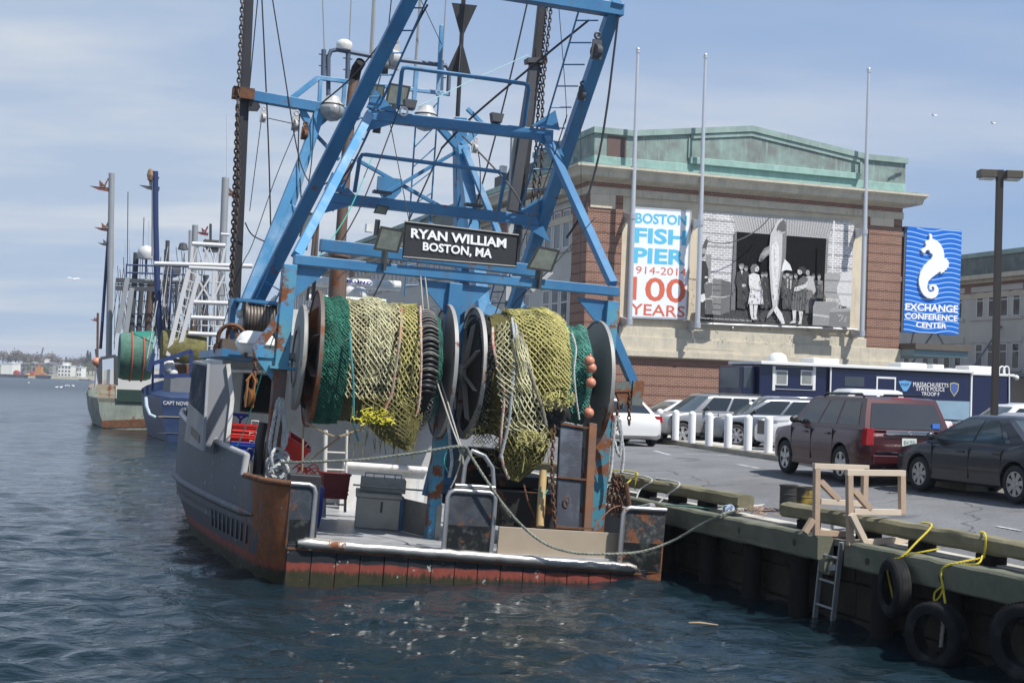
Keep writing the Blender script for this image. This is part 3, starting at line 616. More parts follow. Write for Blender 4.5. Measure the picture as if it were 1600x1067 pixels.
# ------------------------------------------------------------ flagpoles on the facade
galv = mat('galvanised pole', (.60, .61, .63), .38, .55, .08)
def flagpole(top, bot, br, label):
    d = -.85; b = facade_pt(*bot, d); t = facade_pt(*top, d); x = (b.x+t.x)/2
    r = thing('flagpole', label, 'flagpole', FM @ Matrix.Translation((x, d, b.z)), 'bare flagpoles bracketed to the brick hall'); h = t.z-b.z
    mb = MB(); mb.tube([(0, 0, 0), (0, 0, h*.45), (0, 0, h)], [.125, .115, .07], 14); mb.build('pole', galv, r, smooth=40)
    mb = MB(); mb.tube([(0, 0, h-.02), (0, 0, h+.06)], .1, 12); mb.ball((0, 0, h+.13), .1, 10); mb.build('finial', galv, r, smooth=40)
    for py in br:
        z = facade_pt(top[0]+(bot[0]-top[0])*(py-top[1])/(bot[1]-top[1]), py, d).z-b.z
        mb = MB(); mb.prism([(-.07, .0, z-.1), (-.07, .0, z+.1), (-.07, .95, z+.28), (-.07, .95, z-.32)], (.14, 0, 0)); mb.tube([(0, 0, z-.13), (0, 0, z+.13)], .16, 12); mb.build('bracket', alu, r)
flagpole((995.5, 82), (984.5, 508), (338, 503), 'leftmost bare flagpole of the hall front, left of the lettered banner')
flagpole((1104.5, 91), (1087.5, 513), (348, 508), 'bare flagpole between the lettered banner and the shark mural')
flagpole((1359.5, 113), (1344.5, 527), (362, 521), 'bare flagpole at the right end of the shark mural')
# ------------------------------------------------------------ lamp post
lb = gp(1552, 655, GZ); LY = 41.0; lb = wp(1552.5, 690, LY); lt_ = wp(1566.5, 268, LY)
lampm = mat('dark bronze paint', (.035, .028, .024), .5, .2, .1)
lp = thing('lamp_post', 'tall dark bronze lamp post with two box lamps in the car park', 'lamp post', frame(Vector((lb.x, lb.y, GZ)), rad(2)))
h = lt_.z-GZ
mb = MB(); mb.prism([(-.11,-.11,0),(.11,-.11,0),(.11,.11,0),(-.11,.11,0)], (0,0,.02)); mb.beam((0,0,0), (0,0,h), .17, .17); mb.box((-.09,-.09,h-.28), (.09,.09,h+.03)); mb.build('pole', lampm, lp)
mb = MB(); mb.tube([(0,0,0),(0,0,.55)], .3, 20); mb.build('concrete_base', conc, lp)
bro = mat('bronze box', (.10, .085, .065), .45, .3, .1)
for s in (-1, 1):
    mb = MB(); mb.box((s*.14, -.2, h-.2), (s*.62, .2, h+.02)); mb.build('lamp_housing', bro, lp, bevel=.01)
    mb = MB(); mb.box((s*.18, -.14, h-.26), (s*.56, .14, h-.203)); mb.build('lens', mat('lamp lens', (.5,.5,.48), .2), lp)
# ============================================================ THE TRAWLER
_l = gp(430, 905); _r = gp(1030, 912); BO = (_l+_r)/2
BM = frame(BO, PA, rad(2.9)); BMI = BM.inverted(); BC = BMI @ CP
def b(px, py, y): return on(BM, px, py, 1, y)
def bx(px, py, x): return on(BM, px, py, 0, x)
def bz(px, py, z): return on(BM, px, py, 2, z)
def pA(px, py, k=.643, z0=4.7, y0=8.5):      # plane of the leaning gantry
    d = BMI.to_3x3() @ ray(px, py); n = Vector((0, 1, k)); c = y0+k*z0
    return BC + d*((c-n.dot(BC))/n.dot(d))
blueP = mat('blue gantry paint', (.034, .145, .295), .42, 0, .16, 1.1, rust=.27, rscale=4.2, c2=(.06, .205, .37), c2amt=.45, c2scale=.7, streak=((.09, .10, .10), .5), bump=.08)
blueR = mat('blue rusty paint', (.055, .235, .42), .5, 0, .2, 1.5, rust=.62, rscale=2.4, c2=(.10, .28, .33), c2amt=.5, c2scale=2, bump=.15)
blueT = mat('teal rusty paint', (.05, .20, .27), .5, 0, .2, 1.5, rust=.72, rscale=3.2, bump=.15)
blueL = mat('pale blue paint', (.062, .235, .43), .45, 0, .12, 1.0, rust=.10, c2=(.30, .42, .55), c2amt=.30, c2scale=1.2)
steel = mat('worn steel', (.40, .40, .40), .38, .75, .15, 3, rust=.28, rscale=3, bump=.1)
bright = mat('polished steel', (.40, .39, .37), .42, .7, .3, 5, rust=.30, rscale=2.2, bump=.15)
stain = mat('stainless plate', (.36, .35, .32), .42, .55, .12, 2, c2=(.25, .235, .20), c2amt=.5, c2scale=1.2, bump=.06)
rusty = mat('rusted iron', (.17, .07, .03), .85, .1, .45, 5, bump=.4, c2=(.07, .04, .025), c2amt=.5, c2scale=4)
black = mat('black paint', (.022, .022, .024), .5, 0, .3, 3, bump=.1)
darkst = mat('dark steel', (.06, .06, .062), .5, .4, .25, 3, rust=.2)
white = mat('boat white', (.66, .66, .64), .45, 0, .06, 1.2, c2=(.50, .46, .38), c2amt=.28, c2scale=2, streak=((.30, .20, .10), .25))
greyP = mat('pale grey paint', (.43, .43, .42), .5, 0, .08, 1, c2=(.33, .32, .30), c2amt=.35, c2scale=1.2, streak=((.25, .17, .10), .3))
deckg = mat('wet grey deck', (.36, .37, .38), .35, 0, .15, 2, c2=(.22, .20, .18), c2amt=.35, c2scale=2.5, bump=.1)
wire = mat('black wire', (.03, .03, .032), .6, .2, .1)
trawler = thing('fishing_trawler', 'weathered blue and grey fishing trawler with net reels moored stern first at the pier', 'trawler', BM)
def part(mb, name, mt, parent=None, **k): return mb.build(name, mt, parent or trawler, **k)
# hull paint: bands by height, rust gathering at the stern quarters
def hullmat(name, top, band, y_rust):
    m = mat(name, top, .5, 0, .12, spec=.22); t = m.node_tree; N = t.nodes; L = t.links; bs = N['Principled BSDF']
    co = N.new('ShaderNodeTexCoord'); s = N.new('ShaderNodeSeparateXYZ'); L.new(co.outputs['Object'], s.inputs[0])
    def nz(sc, det=6, stretch=None):
        n = N.new('ShaderNodeTexNoise'); n.inputs['Scale'].default_value = sc; n.inputs['Detail'].default_value = det; n.inputs['Roughness'].default_value = .65
        if stretch:
            mp = N.new('ShaderNodeMapping'); mp.inputs['Scale'].default_value = stretch; L.new(co.outputs['Object'], mp.inputs[0]); L.new(mp.outputs[0], n.inputs[0])
        else: L.new(co.outputs['Object'], n.inputs[0])
        return n.outputs['Fac']
    def math_(op, a, bb=None, c=None):
        n = N.new('ShaderNodeMath'); n.operation = op
        for i, v in enumerate((a, bb, c)):
            if v is None: continue
            if isinstance(v, (int, float)): n.inputs[i].default_value = v
            else: L.new(v, n.inputs[i])
        return n.outputs[0]
    def mix(f, a, bb):
        n = N.new('ShaderNodeMix'); n.data_type = 'RGBA'; L.new(f, n.inputs[0])
        for i, v in ((6, a), (7, bb)):
            if isinstance(v, tuple): n.inputs[i].default_value = (*v, 1)
            else: L.new(v, n.inputs[i])
        return n.outputs[2]
    def step(src, lo, hi):
        n = N.new('ShaderNodeMapRange'); n.inputs[1].default_value = lo; n.inputs[2].default_value = hi; L.new(src, n.inputs[0]); return n.outputs[0]
    z = s.outputs[2]; zn = math_('MULTIPLY_ADD', nz(3, 6), .12, math_('ADD', z, -.06))
    zf = math_('MULTIPLY_ADD', nz(2, 6, (9, 9, .6)), .30, math_('ADD', z, -.15))
    base = mix(nz(1.2), tuple(x*.8 for x in top), tuple(x*1.2 for x in top))
    base = mix(step(nz(2.4, 8, (4, 4, .7)), .60, .68), base, tuple(x*.45+.012 for x in top))
    base = mix(step(math_('ADD', zn, 0), .70, .66), base, mix(nz(2.2), tuple(x*.6 for x in band), tuple(x*1.3 for x in band)))
    base = mix(step(zn, .225, .20), base, mix(nz(5), (.13, .026, .02), (.27, .075, .055)))
    base = mix(step(zf, .11, .04), base, mix(nz(9), (.012, .014, .008), (.06, .056, .03)))
    ch = step(nz(7, 8), .64, .67); base = mix(ch, base, (.34, .36, .33))
    yy = math_('ABSOLUTE', s.outputs[1])
    rf = math_('MULTIPLY_ADD', step(yy, y_rust, 0.0), .30, nz(1.5, 9, (1.9, 1.9, .55)))
    rf2 = step(rf, .69, .74); rc = mix(nz(8, 8), (.055, .022, .012), (.26, .095, .035))
    zr = step(zf, .05, .22); base = mix(math_('MULTIPLY', rf2, zr), base, rc)
    L.new(base, bs.inputs['Base Color']); bs.inputs['Roughness'].default_value = .55
    bp = N.new('ShaderNodeBump'); bp.inputs['Strength'].default_value = .35; bp.inputs['Distance'].default_value = .03; L.new(nz(2.2, 6), bp.inputs['Height']); L.new(bp.outputs[0], bs.inputs['Normal'])
    return m
hullM = hullmat('grey hull paint', (.092, .104, .122), (.055, .062, .074), 3.2)
tranM = hullmat('navy transom paint', (.020, .023, .028), (.020, .023, .028), .0001)
# ---- hull: half-beam and bulwark height along the length
ys = [0.0, .12, .4, .9, 1.6, 1.62, 2.6, 4, 6, 8, 10, 12, 14, 16, 18, 20, 21.6, 22.6]
xp = [3.33, 3.52, 3.68, 3.78, 3.86, 3.86, 3.95, 4.06, 4.17, 4.22, 4.15, 3.9, 3.45, 2.85, 2.15, 1.35, .65, .05]
xs_ = [3.30, 3.42, 3.50, 3.55, 3.6, 3.6, 3.62, 3.65, 3.68, 3.7, 3.7, 3.66, 3.5, 3.1, 2.4, 1.5, .7, .05]
zst = [1.50, 1.50, 1.48, 1.40, 1.30, 1.30, 1.28, 1.26, 1.26, 1.3, 1.5, 1.7, 1.9, 2.2, 2.5, 2.8, 3.0, 3.1]
zt = [1.50, 1.50, 1.50, 1.50, 1.50, 1.84, 1.88, 1.95, 2.08, 2.22, 2.32, 2.38, 2.42, 2.5, 2.65, 2.85, 3.0, 3.1]
rows = []
for y, a, c, h, hs in zip(ys, xp, xs_, zt, zst):
    f = min(1, max(0, (y-8)/14)); nar = 1-.45*f**1.5
    P_ = [(-a, h), (-a+.02, .95+.15*f), (-a*(1-.02)*1+.0, .62), (-(a-.08-.02*min(y, 8))*nar, .05), (-(a-.6)*nar, -.8), (0, -1.3), ((c-.6)*nar, -.8), ((c-.08)*nar, .05), (c*.98, .62), (c-.02, .95+.15*f), (c, hs)]
    rows.append([Vector((x, y, z)) for x, z in P_])
mb = MB(); mb.grid(rows)
part(mb, 'hull', hullM, smooth=40)
# inner bulwark skin and rail cap
mb = MB(); mb.grid([[Vector((-a+.09, y, h)), Vector((-a+.09, y, .5))] for y, a, h in zip(ys[1:], xp[1:], zt[1:])]); mb.grid([[Vector((c-.09, y, h)), Vector((c-.09, y, .5))] for y, c, h in zip(ys[1:], xs_[1:], zst[1:])]); part(mb, 'bulwark_lining', hullM)
mb = MB(); mb.tube([(-a+.03, y, h+.01) for y, a, h in zip(ys[5:], xp[5:], zt[5:])], .055, 8); mb.tube([(-3.86, 1.6, 1.5), (-3.83, 1.6, 1.86)], .06, 8); mb.tube([(c-.03, y, h) for y, c, h in zip(ys[1:], xs_[1:], zst[1:])], .055, 8); part(mb, 'rail_cap', greyP, smooth=50)
mb = MB(); mb.tube([(-a+.03, y, .86+.006*y) for y, a in zip(ys[3:-2], xp[3:-2])], [.02]+[.085]*12, 10); part(mb, 'rub_rail', hullM, smooth=60)
mb = MB(); mb.tube([(-3.30, -.03, 1.5), (-3.52, .12, 1.5), (-3.7, .45, 1.5), (-3.84, 1.6, 1.5)], .055, 8); part(mb, 'quarter_rail', rusty, smooth=60)
for k in range(9): mb = MB(); y = 1.3+k*.36; aa = float(np.interp(y, ys, xp)); mb.prism([(-aa*.985-.004, y, .66), (-aa*.985-.004, y+.10, .66), (-aa+.035+.012*y, y+.10, .34), (-aa+.035+.012*y, y, .34)], (.05, 0, 0)); part(mb, 'scupper_slot', black)
# ---- transom: upright planks under a round steel cap
zcap = .47
def zro(x): return .53-.0254*(x+3.05)
mb = MB(); x = -3.28; rg = random.Random(2)
while x < 3.25:
    w = .42; mb.box((x+.006, -.03-rg.uniform(0, .012), -.9), (min(x+w, 3.28)-.006, .10, zro(x+w)-.02)); x += w
part(mb, 'transom', tranM, bevel=.008)
mb = MB(); mb.box((-3.28, .0, -.9), (3.28, .12, .28)); part(mb, 'transom_backing', black)
rg = random.Random(9)
mb = MB(); pts = []; n = 40
for i in range(n+1): xq = -3.12+6.2*i/n; pts.append((xq, -.05+rg.uniform(-.006, .006), zro(xq)+rg.uniform(-.006, .005)))
mb.tube(pts, [(.088+rg.uniform(-.012, .006))*(.55 if k in (0, n) else 1) for k, _ in enumerate(pts)], 14); part(mb, 'stern_roller', bright, smooth=60)
mb = MB(); mb.prism([(-3.28, -.05, zro(-3.28)-.12), (3.2, -.05, zro(3.2)-.12), (3.2, -.05, zro(3.2)-.08), (-3.28, -.05, zro(-3.28)-.08)], (0, .07, 0)); part(mb, 'stern_ledge', rusty)
# upright stern plates with pipe rims
navyM = mat('scraped navy plate', (.040, .047, .058), .5, 0, .3, 2, rust=.42, rscale=2.2, c2=(.09, .10, .11), c2amt=.25, c2scale=3, bump=.2, spec=.25, streak=((.13, .06, .03), .5))
rustN = mat('rusting navy plate', (.026, .030, .034), .55, 0, .3, 2, rust=.62, rscale=2.4, bump=.25, c2=(.14, .16, .14), c2amt=.14, c2scale=9)
def plate(x0, x1, z0, z1, nm, mt, rim_sides, rr=.045, y=-.02):
    mb = MB(); mb.box((x0, y, z0), (x1, y+.07, z1)); p = part(mb, nm, mt); zm = z0+.46*(z1-z0); mb = MB(); mb.box((x0+.03, y-.004, z0+.02), (x1-.03, y+.01, zm)); mb.build('dark_lower_paint', mat('black lower paint', (.010, .012, .013), .5, 0, .3, 3, rust=.34, rscale=3, c2=(.11, .12, .11), c2amt=.10, c2scale=7, spec=.25), p)
    c = .12; L_ = []
    if 'l' in rim_sides: L_ += [(x0, y, z0), (x0, y, z1-c), (x0+c*.3, y, z1-c*.3), (x0+c, y, z1)]
    else: L_ += [(x0, y, z1)]
    if 'r' in rim_sides: L_ += [(x1-c, y, z1), (x1-c*.3, y, z1-c*.3), (x1, y, z1-c), (x1, y, z0)]
    else: L_ += [(x1, y, z1)]
    mb = MB(); mb.tube(L_, rr, 8); mb.build('pipe_rim', steel, p, smooth=60); return p
p0 = b(430, 745, 0); p1 = b(494, 752, 0); plate(-3.31, p1.x, .42, 1.5, 'stern_plate', navyM, 'r')
mb = MB(); e = b(435, 838, -.03); f = b(467, 823, -.03); mb.box((-3.0, -.035, .5), (-2.55, -.022, .62)); part(mb, 'freeing_port', mat('pale worn sill', (.45, .40, .33), .8))
p0 = b(693, 850, 0); p1 = b(774, 770, 0); pm_ = plate(p0.x, p1.x, .46, p1.z, 'stern_plate', navyM, 'lr')
mb = MB(); mb.tube([(p0.x+.12, 0, p1.z+.09), (p1.x-.02, 0, p1.z+.09)], .035, 8)
h0, h1, h2, h3 = b(722, 764, .12), b(727, 703, .12), b(757, 712, .12), b(772, 764, .12)
mb.tube([(p0.x+.2, .12, .5), h0, (h0.x+.02, .12, h1.z-.25), (h0.x+.10, .12, h1.z-.06), (h1.x+.12, .12, h1.z+.0), (h2.x-.1, .12, h2.z+.03), h2, (h3.x-.06, .12, h2.z-.2), h3, (h3.x+.02, .12, .6)], .04, 8); part(mb, 'stern_hoop', steel, smooth=60)
p0 = b(967, 880, 0); p1 = b(1040, 797, 0); plate(p0.x, p1.x, .3, p1.z, 'stern_plate', rustN, 'l', .05)
mb = MB(); mb.box((3.1, 0, .3), (3.5, .05, 1.5)); mb.prism([(p1.x, -.02, -.8), (p1.x, -.02, p1.z), (p1.x+.06, .3, p1.z), (p1.x+.02, .3, -.8)], (-.3, .03, 0)); part(mb, 'stern_corner', rustN)
mb = MB(); q0 = b(776, 857, .25); q1 = b(966, 862, .25); mb.box((q0.x, .2, .45), (q1.x, .26, b(776, 822, .25).z)); part(mb, 'kick_board', mat('tan board', (.33, .27, .20), .8, 0, .12, 3, bump=.1), bevel=.006)
# ---- deck, deckhouse, casing
mb = MB(); DK = [(y, a-.1-.05*y, c-.1-.05*y) for y, a, c in zip(ys, xp, xs_) if .1 < y < 13]; mb.prism([(-a, y, .3) for y, a, c in DK]+[(c, y, .3) for y, a, c in DK[::-1]], (0, 0, .2)); part(mb, 'deck', deckg)
mb = MB(); mb.prism([(-3.6, 12, 1.6), (-2.2, 17, 1.8), (-.5, 21, 2), (.5, 21, 2), (2.2, 17, 1.8), (3.4, 12, 1.6)], (0, 0, .1)); part(mb, 'fore_deck', deckg)
zr = b(400, 556, 9.2).z
mb = MB(); mb.box((-3.35, 9.5, .5), (2.2, 15.5, zr-.12)); part(mb, 'deckhouse', greyP, bevel=.03)
mb = MB(); w0 = b(380, 583, 9.48); w1 = b(423, 647, 9.48); mb.box((w0.x, 9.47, w1.z), (w1.x, 9.52, w0.z)); part(mb, 'deckhouse_window', mat('dark window', (.012, .013, .015), .12), bevel=.04)
mb = MB(); mb.tube([b(362, 578, 9.2), b(450, 580, 9.2)], .05, 8); part(mb, 'hand_rail', white, smooth=60)
s0 = b(343, 551, 6); mb = MB(); mb.box((s0.x, 5.6, zr-.16), (-2.2, 9.5, zr)); mb.box((-2.2, 7.8, zr-.12), (2.3, 15.6, zr)); part(mb, 'shelter_deck', blueP)
# port shelter plates
A = [b(324.5, 570, 4.2), b(357.5, 568.7, 4.2), b(364, 624, 4.2), b(354, 714, 4.2), b(316, 704, 4.2)]
mb = MB(); mb.prism(A, (0, .06, 0)); pb = part(mb, 'shelter_plate', mat('grey shelter plate', (.24, .25, .275), .5, 0, .08, 1, c2=(.24, .24, .25), c2amt=.4))
mb = MB()
for i in (1, 2): mb.beam(A[i]+Vector((-.02, -.02, 0)), A[i+1]+Vector((-.02, -.02, 0)), .08, .09, (0, 1, 0))
mb.build('white_edge', white, pb)
xA = A[0].x-.02; Q = [bx(324, 568, xA), bx(316, 704, xA), bx(288, 688, xA-.12), bx(302, 563, xA-.12)]
grub = mat('streaked shelter side', (.40, .38, .33), .6, 0, .15, 1, c2=(.20, .21, .23), c2amt=.75, c2scale=.9, rust=.15, streak=((.16, .09, .04), .7))
mb = MB(); mb.prism(Q, (.05, 0, 0)); ssd = part(mb, 'shelter_side', grub)
fq = lambda u, v: (Q[3].lerp(Q[0], u)).lerp(Q[2].lerp(Q[1], u), v)+Vector((-.02, 0, 0))
mb = MB(); mb.prism([fq(.06, .03), fq(.95, .03), fq(.95, .60), fq(.06, .52)], (.025, 0, 0)); mb.build('picture_panel', mat('slate picture', (.045, .055, .075), .8, 0, .3, 1, c2=(.22, .22, .23), c2amt=.10, c2scale=1.6, spec=.1), ssd)
mb = MB(); text_on(mb, 'TOBACO', bil(fq(.3, .93), fq(.85, .97), fq(.85, .84), fq(.3, .80))) if 0 else mb.prism([fq(.35, .88), fq(.85, .93), fq(.85, .84), fq(.35, .79)], (.01, 0, 0)); mb.build('worn_stencil', mat('worn stencil', (.17, .14, .11), .7, 0, .5, 9), ssd)
# ---- leaning A-frame gantry
gan = blueP
TL = pA(640, 0); BL = pA(388, 497); TR = pA(964, 2); BR_ = pA(796, 497)
d = (TL-BL).normalized(); TL2 = BL+d*((TR.z+.15-BL.z)/d.z)
mb = MB(); mb.beam(BL, TL2, .29, .26, (0, 1, 0)); part(mb, 'gantry_leg', gan, bevel=.015)
mb = MB(); mb.beam(BR_, TR, .27, .26, (0, 1, 0)); part(mb, 'gantry_leg', gan, bevel=.015)
def gline(p, q, w, h, nm, mt=gan):
    mb = MB(); mb.beam(p, q, w, h, (0, 0, 1)); return part(mb, nm, mt, bevel=.012)
e = pA(968, 17); gline(Vector((TL2.x, e.y, e.z-.1)), Vector((e.x+.05, e.y, e.z)), .3, .27, 'gantry_crossbeam')
c1a, c1b = pA(578, 181), pA(862, 213); gline(c1a, c1b, .24, .23, 'gantry_crossbeam')
c2a, c2b = pA(512, 309), pA(840, 346); gline(c2a, c2b, .24, .23, 'gantry_crossbeam')
for p, sx in ((c1a, 1), (c1b, -1), (c2a, 1), (c2b, -1)):
    mb = MB(); mb.prism([p+Vector((-sx*.12, -.16, .13)), p+Vector((sx*.55, -.16, .125)), p+Vector((-sx*-.02, -.16, .55))], (0, .05, 0)); mb.prism([p+Vector((sx*.5, -.16, -.125)), p+Vector((-sx*.1, -.16, -.125)), p+Vector((-sx*.28, -.16, -.45))], (0, .05, 0)); part(mb, 'gantry_knee', gan)
def rail(pts, r, nm, mt=gan, f=None):
    mb = MB(); P2 = [(f or pA)(*p) if not isinstance(p, Vector) else p for p in pts]
    mb.tube(P2, r, 8); return part(mb, nm, mt, smooth=60)
rail([(621.5, 170), (628, 113), (630, 107), (637, 106), (819, 131), (825, 134), (826, 141), (818, 200)], .045, 'guard_rail')
rail([(554, 300), (562, 248), (566, 242), (572, 242), (782, 269), (788, 272), (788, 279), (779, 331)], .045, 'guard_rail')
# ladder beside each leg
def ladder(p0, p1, q0, q1, n, r, nm, mt, fp, fq=None, rails=2):
    fq = fq or fp; a0, a1, c0, c1_ = fp(*p0), fp(*p1), fq(*q0), fq(*q1); mb = MB()
    mb.tube([a0, a1], r, 6)
    if rails == 2: mb.tube([c0, c1_], r, 6)
    for k in range(n):
        t = (k+.5)/n; mb.tube([a0.lerp(a1, t), c0.lerp(c1_, t)], r*.75, 6)
    return part(mb, nm, mt)
ladder((905, 15), (800, 372), (940, 15), (830, 372), 11, .022, 'ladder', gan, pA, rails=1)
ladder((669, -5), (520, 330), (640, -5), (500, 330), 10, .022, 'ladder', gan, pA, rails=1)
b10 = lambda px, py: b(px, py, 10); b9 = lambda px, py: b(px, py, 9.2)
ladder((650, 185), (632, 462), (686, 142), (664, 462), 9, .022, 'ladder', gan, b10)
ladder((776, 430), (757, 500), (800, 430), (787, 500), 4, .02, 'ladder', gan, b9)
ladder((430, 400), (372, 530), (455, 420), (398, 535), 5, .02, 'ladder', gan, lambda px, py: b(px, py, 7.5))
# mast tripod inside the gantry
def blb(p, q, w, nm, mt=gan, y=10.0, y2=None, h=None):
    mb = MB(); mb.beam(b(*p, y), b(*q, y if y2 is None else y2), w, h or w, (0, 1, 0)); return part(mb, nm, mt, bevel=.01)
blb((718, 185), (722, 480), .30, 'mast_leg'); blb((722, 230), (757, 500), .30, 'mast_leg', blueL, 9.5, 8.8); blb((725, 232), (779, 365), .14, 'mast_leg', blueL, 9.2, 8.8)
blb((757, 482), (790, 502), .28, 'mast_foot', blueL, 8.8)
blb((686, 198), (716, 232), .16, 'mast_strut', gan, 9.8); blb((744, 205), (722, 228), .16, 'mast_strut', blueL, 9.8)
blb((558, 250), (718, 340), .09, 'cross_brace', gan, 9.8); blb((600, 304), (715, 236), .09, 'cross_brace', gan, 9.7)
blb((668, 350), (750, 390), .12, 'cross_brace', gan, 9.9); blb((779, 430), (828, 495), .13, 'cross_brace', blueL, 9.0); blb((862, 425), (830, 455), .09, 'cross_brace', greyP, 8.6)
blb((730, 170), (765, 205), .10, 'cross_brace', blueL, 10.2)
mb = MB(); p = b(608, 291, 9.75); mb.prism([p+Vector((-.3, -.06, .2)), p+Vector((.3, -.06, .2)), p+Vector((.3, -.06, -.1)), p+Vector((.15, -.06, -.3)), p+Vector((-.15, -.06, -.3)), p+Vector((-.3, -.06, -.1))], (0, .1, 0)); part(mb, 'brace_plate', gan)
# mast-top platform: blue rails, boom
blb((497, 122), (640, 140), .10, 'platform_rail', blueL, 9.5); blb((497, 122), (455, 155), .13, 'platform_rail', blueL, 9.5); blb((501, 120), (499, 160), .09, 'platform_rail', blueL, 9.5); blb((539, 125), (536, 165), .09, 'platform_rail', blueL, 9.5)
blb((640, 140), (700, 147), .09, 'platform_rail', blueL, 9.5); blb((690, 40), (684, 150), .09, 'platform_post', blueL, 9.5); blb((651, 108), (646, 168), .10, 'platform_post', blueL, 9.5)
blb((392, 150), (562, 180), .24, 'boom_crutch', gan, 8.9)
mb = MB(); mb.box((-.24, -.14, -.13), (.24, .14, .13)); mb.v = [tuple(b(380, 147, 8.9)+Vector(v)) for v in mb.v]; mb.box(tuple(b(362, 150, 8.75)), tuple(b(398, 156, 8.72))); part(mb, 'crutch_end', rusty)
# pale port legs
blb((350, 553), (496, 190), .20, 'port_leg', blueL, 8.4, 8.9); blb((392, 482), (452, 322), .30, 'port_leg', blueL, 8.6, 8.9); blb((452, 322), (500, 172), .24, 'port_leg', blueL, 8.9); blb((383, 500), (440, 340), .15, 'port_leg', gan, 8.8, 9.0)
blb((466, 165), (490, 205), .16, 'port_strut', blueL, 8.95); blb((490, 200), (525, 170), .16, 'port_strut', blueL, 8.95); blb((445, 430), (453, 460), .1, 'port_strut', gan, 8.8); blb((493, 210), (530, 250), .08, 'port_strut', gan, 9.0)
# braces from the gallows to the gantry
g0 = b(463, 400, 2.3); g1 = b(957, 452, 2.3)
mb = MB(); mb.beam(g0, pA(579, 176), .17, .17, (0, 1, 0)); part(mb, 'brace', blueL, bevel=.01)
mb = MB(); mb.beam(g1+Vector((0, 0, .1)), pA(851, 210), .17, .17, (0, 1, 0)); part(mb, 'brace', gan, bevel=.01)
# ---- stern gallows carrying the net reels
yg = 2.2
ga, gb_ = b(459, 406, yg), b(964, 456, yg)
mb = MB(); mb.beam(ga, gb_, .24, .185, (0, 0, 1)); part(mb, 'gallows_beam', blueP, bevel=.012)
mb = MB(); mb.beam(b(500, 383, 3.4), b(690, 405, 3.4), .2, .24, (0, 0, 1)); mb.beam(b(690, 405, 3.4), b(838, 424, 3.4), .2, .24, (0, 0, 1)); part(mb, 'gallows_beam', blueP, bevel=.012)
lx, rx, cx_ = b(452, 420, yg).x, b(955, 470, yg).x, b(712, 440, yg).x
def post(x, z0, z1, w, nm, mt, y=yg): mb = MB(); mb.box((x-w/2, y-.13, z0), (x+w/2, y+.13, z1)); return part(mb, nm, mt, bevel=.012)
zg = ga.z-.1; zk = b(437, 575, yg).z
post(lx, zk, zg, .25, 'gallows_post', blueR); post(lx, .5, zk-.002, .23, 'gallows_post', mat('bare rusted post', (.14, .10, .085), .7, .1, .3, 3, rust=.75, rscale=1.5, bump=.3))
zr2 = b(945, 600, yg).z; post(rx, zr2, zg, .24, 'gallows_post', blueR); post(rx+.02, .5, zr2-.002, .32, 'gallows_post', blueT)
post(cx_-.02, 2.8, zg, .26, 'gallows_post', blueP); post(cx_-.05, .5, 2.798, .22, 'gallows_post', blueR); post(cx_+.24, 3.4, zg, .10, 'gallows_post', blueP, yg+.3)
for (x, s) in ((lx+.12, 1), (cx_-.13, -1), (cx_+.11, 1), (rx-.12, -1)):
    mb = MB(); mb.prism([(x, yg-.02, zg), (x+s*.62, yg-.02, zg), (x, yg-.02, zg-.62)], (0, .05, 0)); part(mb, 'gusset', blueP)
# splayed feet of the centre post
f0 = b(668, 770, 3.2); mb = MB(); mb.beam(b(697, 655, 2.6), b(668, 775, 2.6), .18, .2, (0, 1, 0)); mb.beam(b(716, 640, 3), b(694, 770, 3), .2, .2, (0, 1, 0)); mb.beam(b(680, 748, 2.7), b(702, 752, 2.7), .14, .14, (0, 0, 1)); part(mb, 'post_foot', blueP)
# port knee with its arm; starboard arm
mb = MB(); mb.beam(b(448, 482, yg), b(398, 548, yg), .15, .16, (0, 1, 0)); mb.beam(b(396, 551, yg), b(437, 553, yg), .16, .16, (0, 0, 1)); mb.prism([b(400, 560, yg-.05), b(436, 560, yg-.05), b(426, 595, yg-.05)], (0, .06, 0)); mb.box((lx-.22, yg-.2, zk-.02), (lx+.30, yg+.2, zk+.03)); part(mb, 'port_knee', blueR)
mb = MB(); mb.beam(b(954, 515, yg), b(990, 600, yg), .17, .18, (0, 1, 0)); part(mb, 'starboard_knee', blueP)
mb = MB(); mb.beam(b(944, 603, yg), b(996, 604, yg), .17, .2, (0, 0, 1)); mb.box(tuple(b(990, 594, yg-.12)), tuple(b(996, 634, yg+.12))); mb.prism([b(962, 612, yg-.06), b(988, 612, yg-.06), b(972, 640, yg-.06)], (0, .08, 0)); part(mb, 'starboard_arm', mat('rusted arm', (.11, .14, .13), .7, 0, .3, 3, rust=.85, rscale=2.6, bump=.3))
mb = MB(); mb.beam(b(925, 665, 2.6), b(905, 800, 2.6), .16, .2, (0, 1, 0)); mb.beam(b(905, 690, 2.9), b(940, 800, 2.9), .16, .2, (0, 1, 0)); part(mb, 'post_foot', blueT)
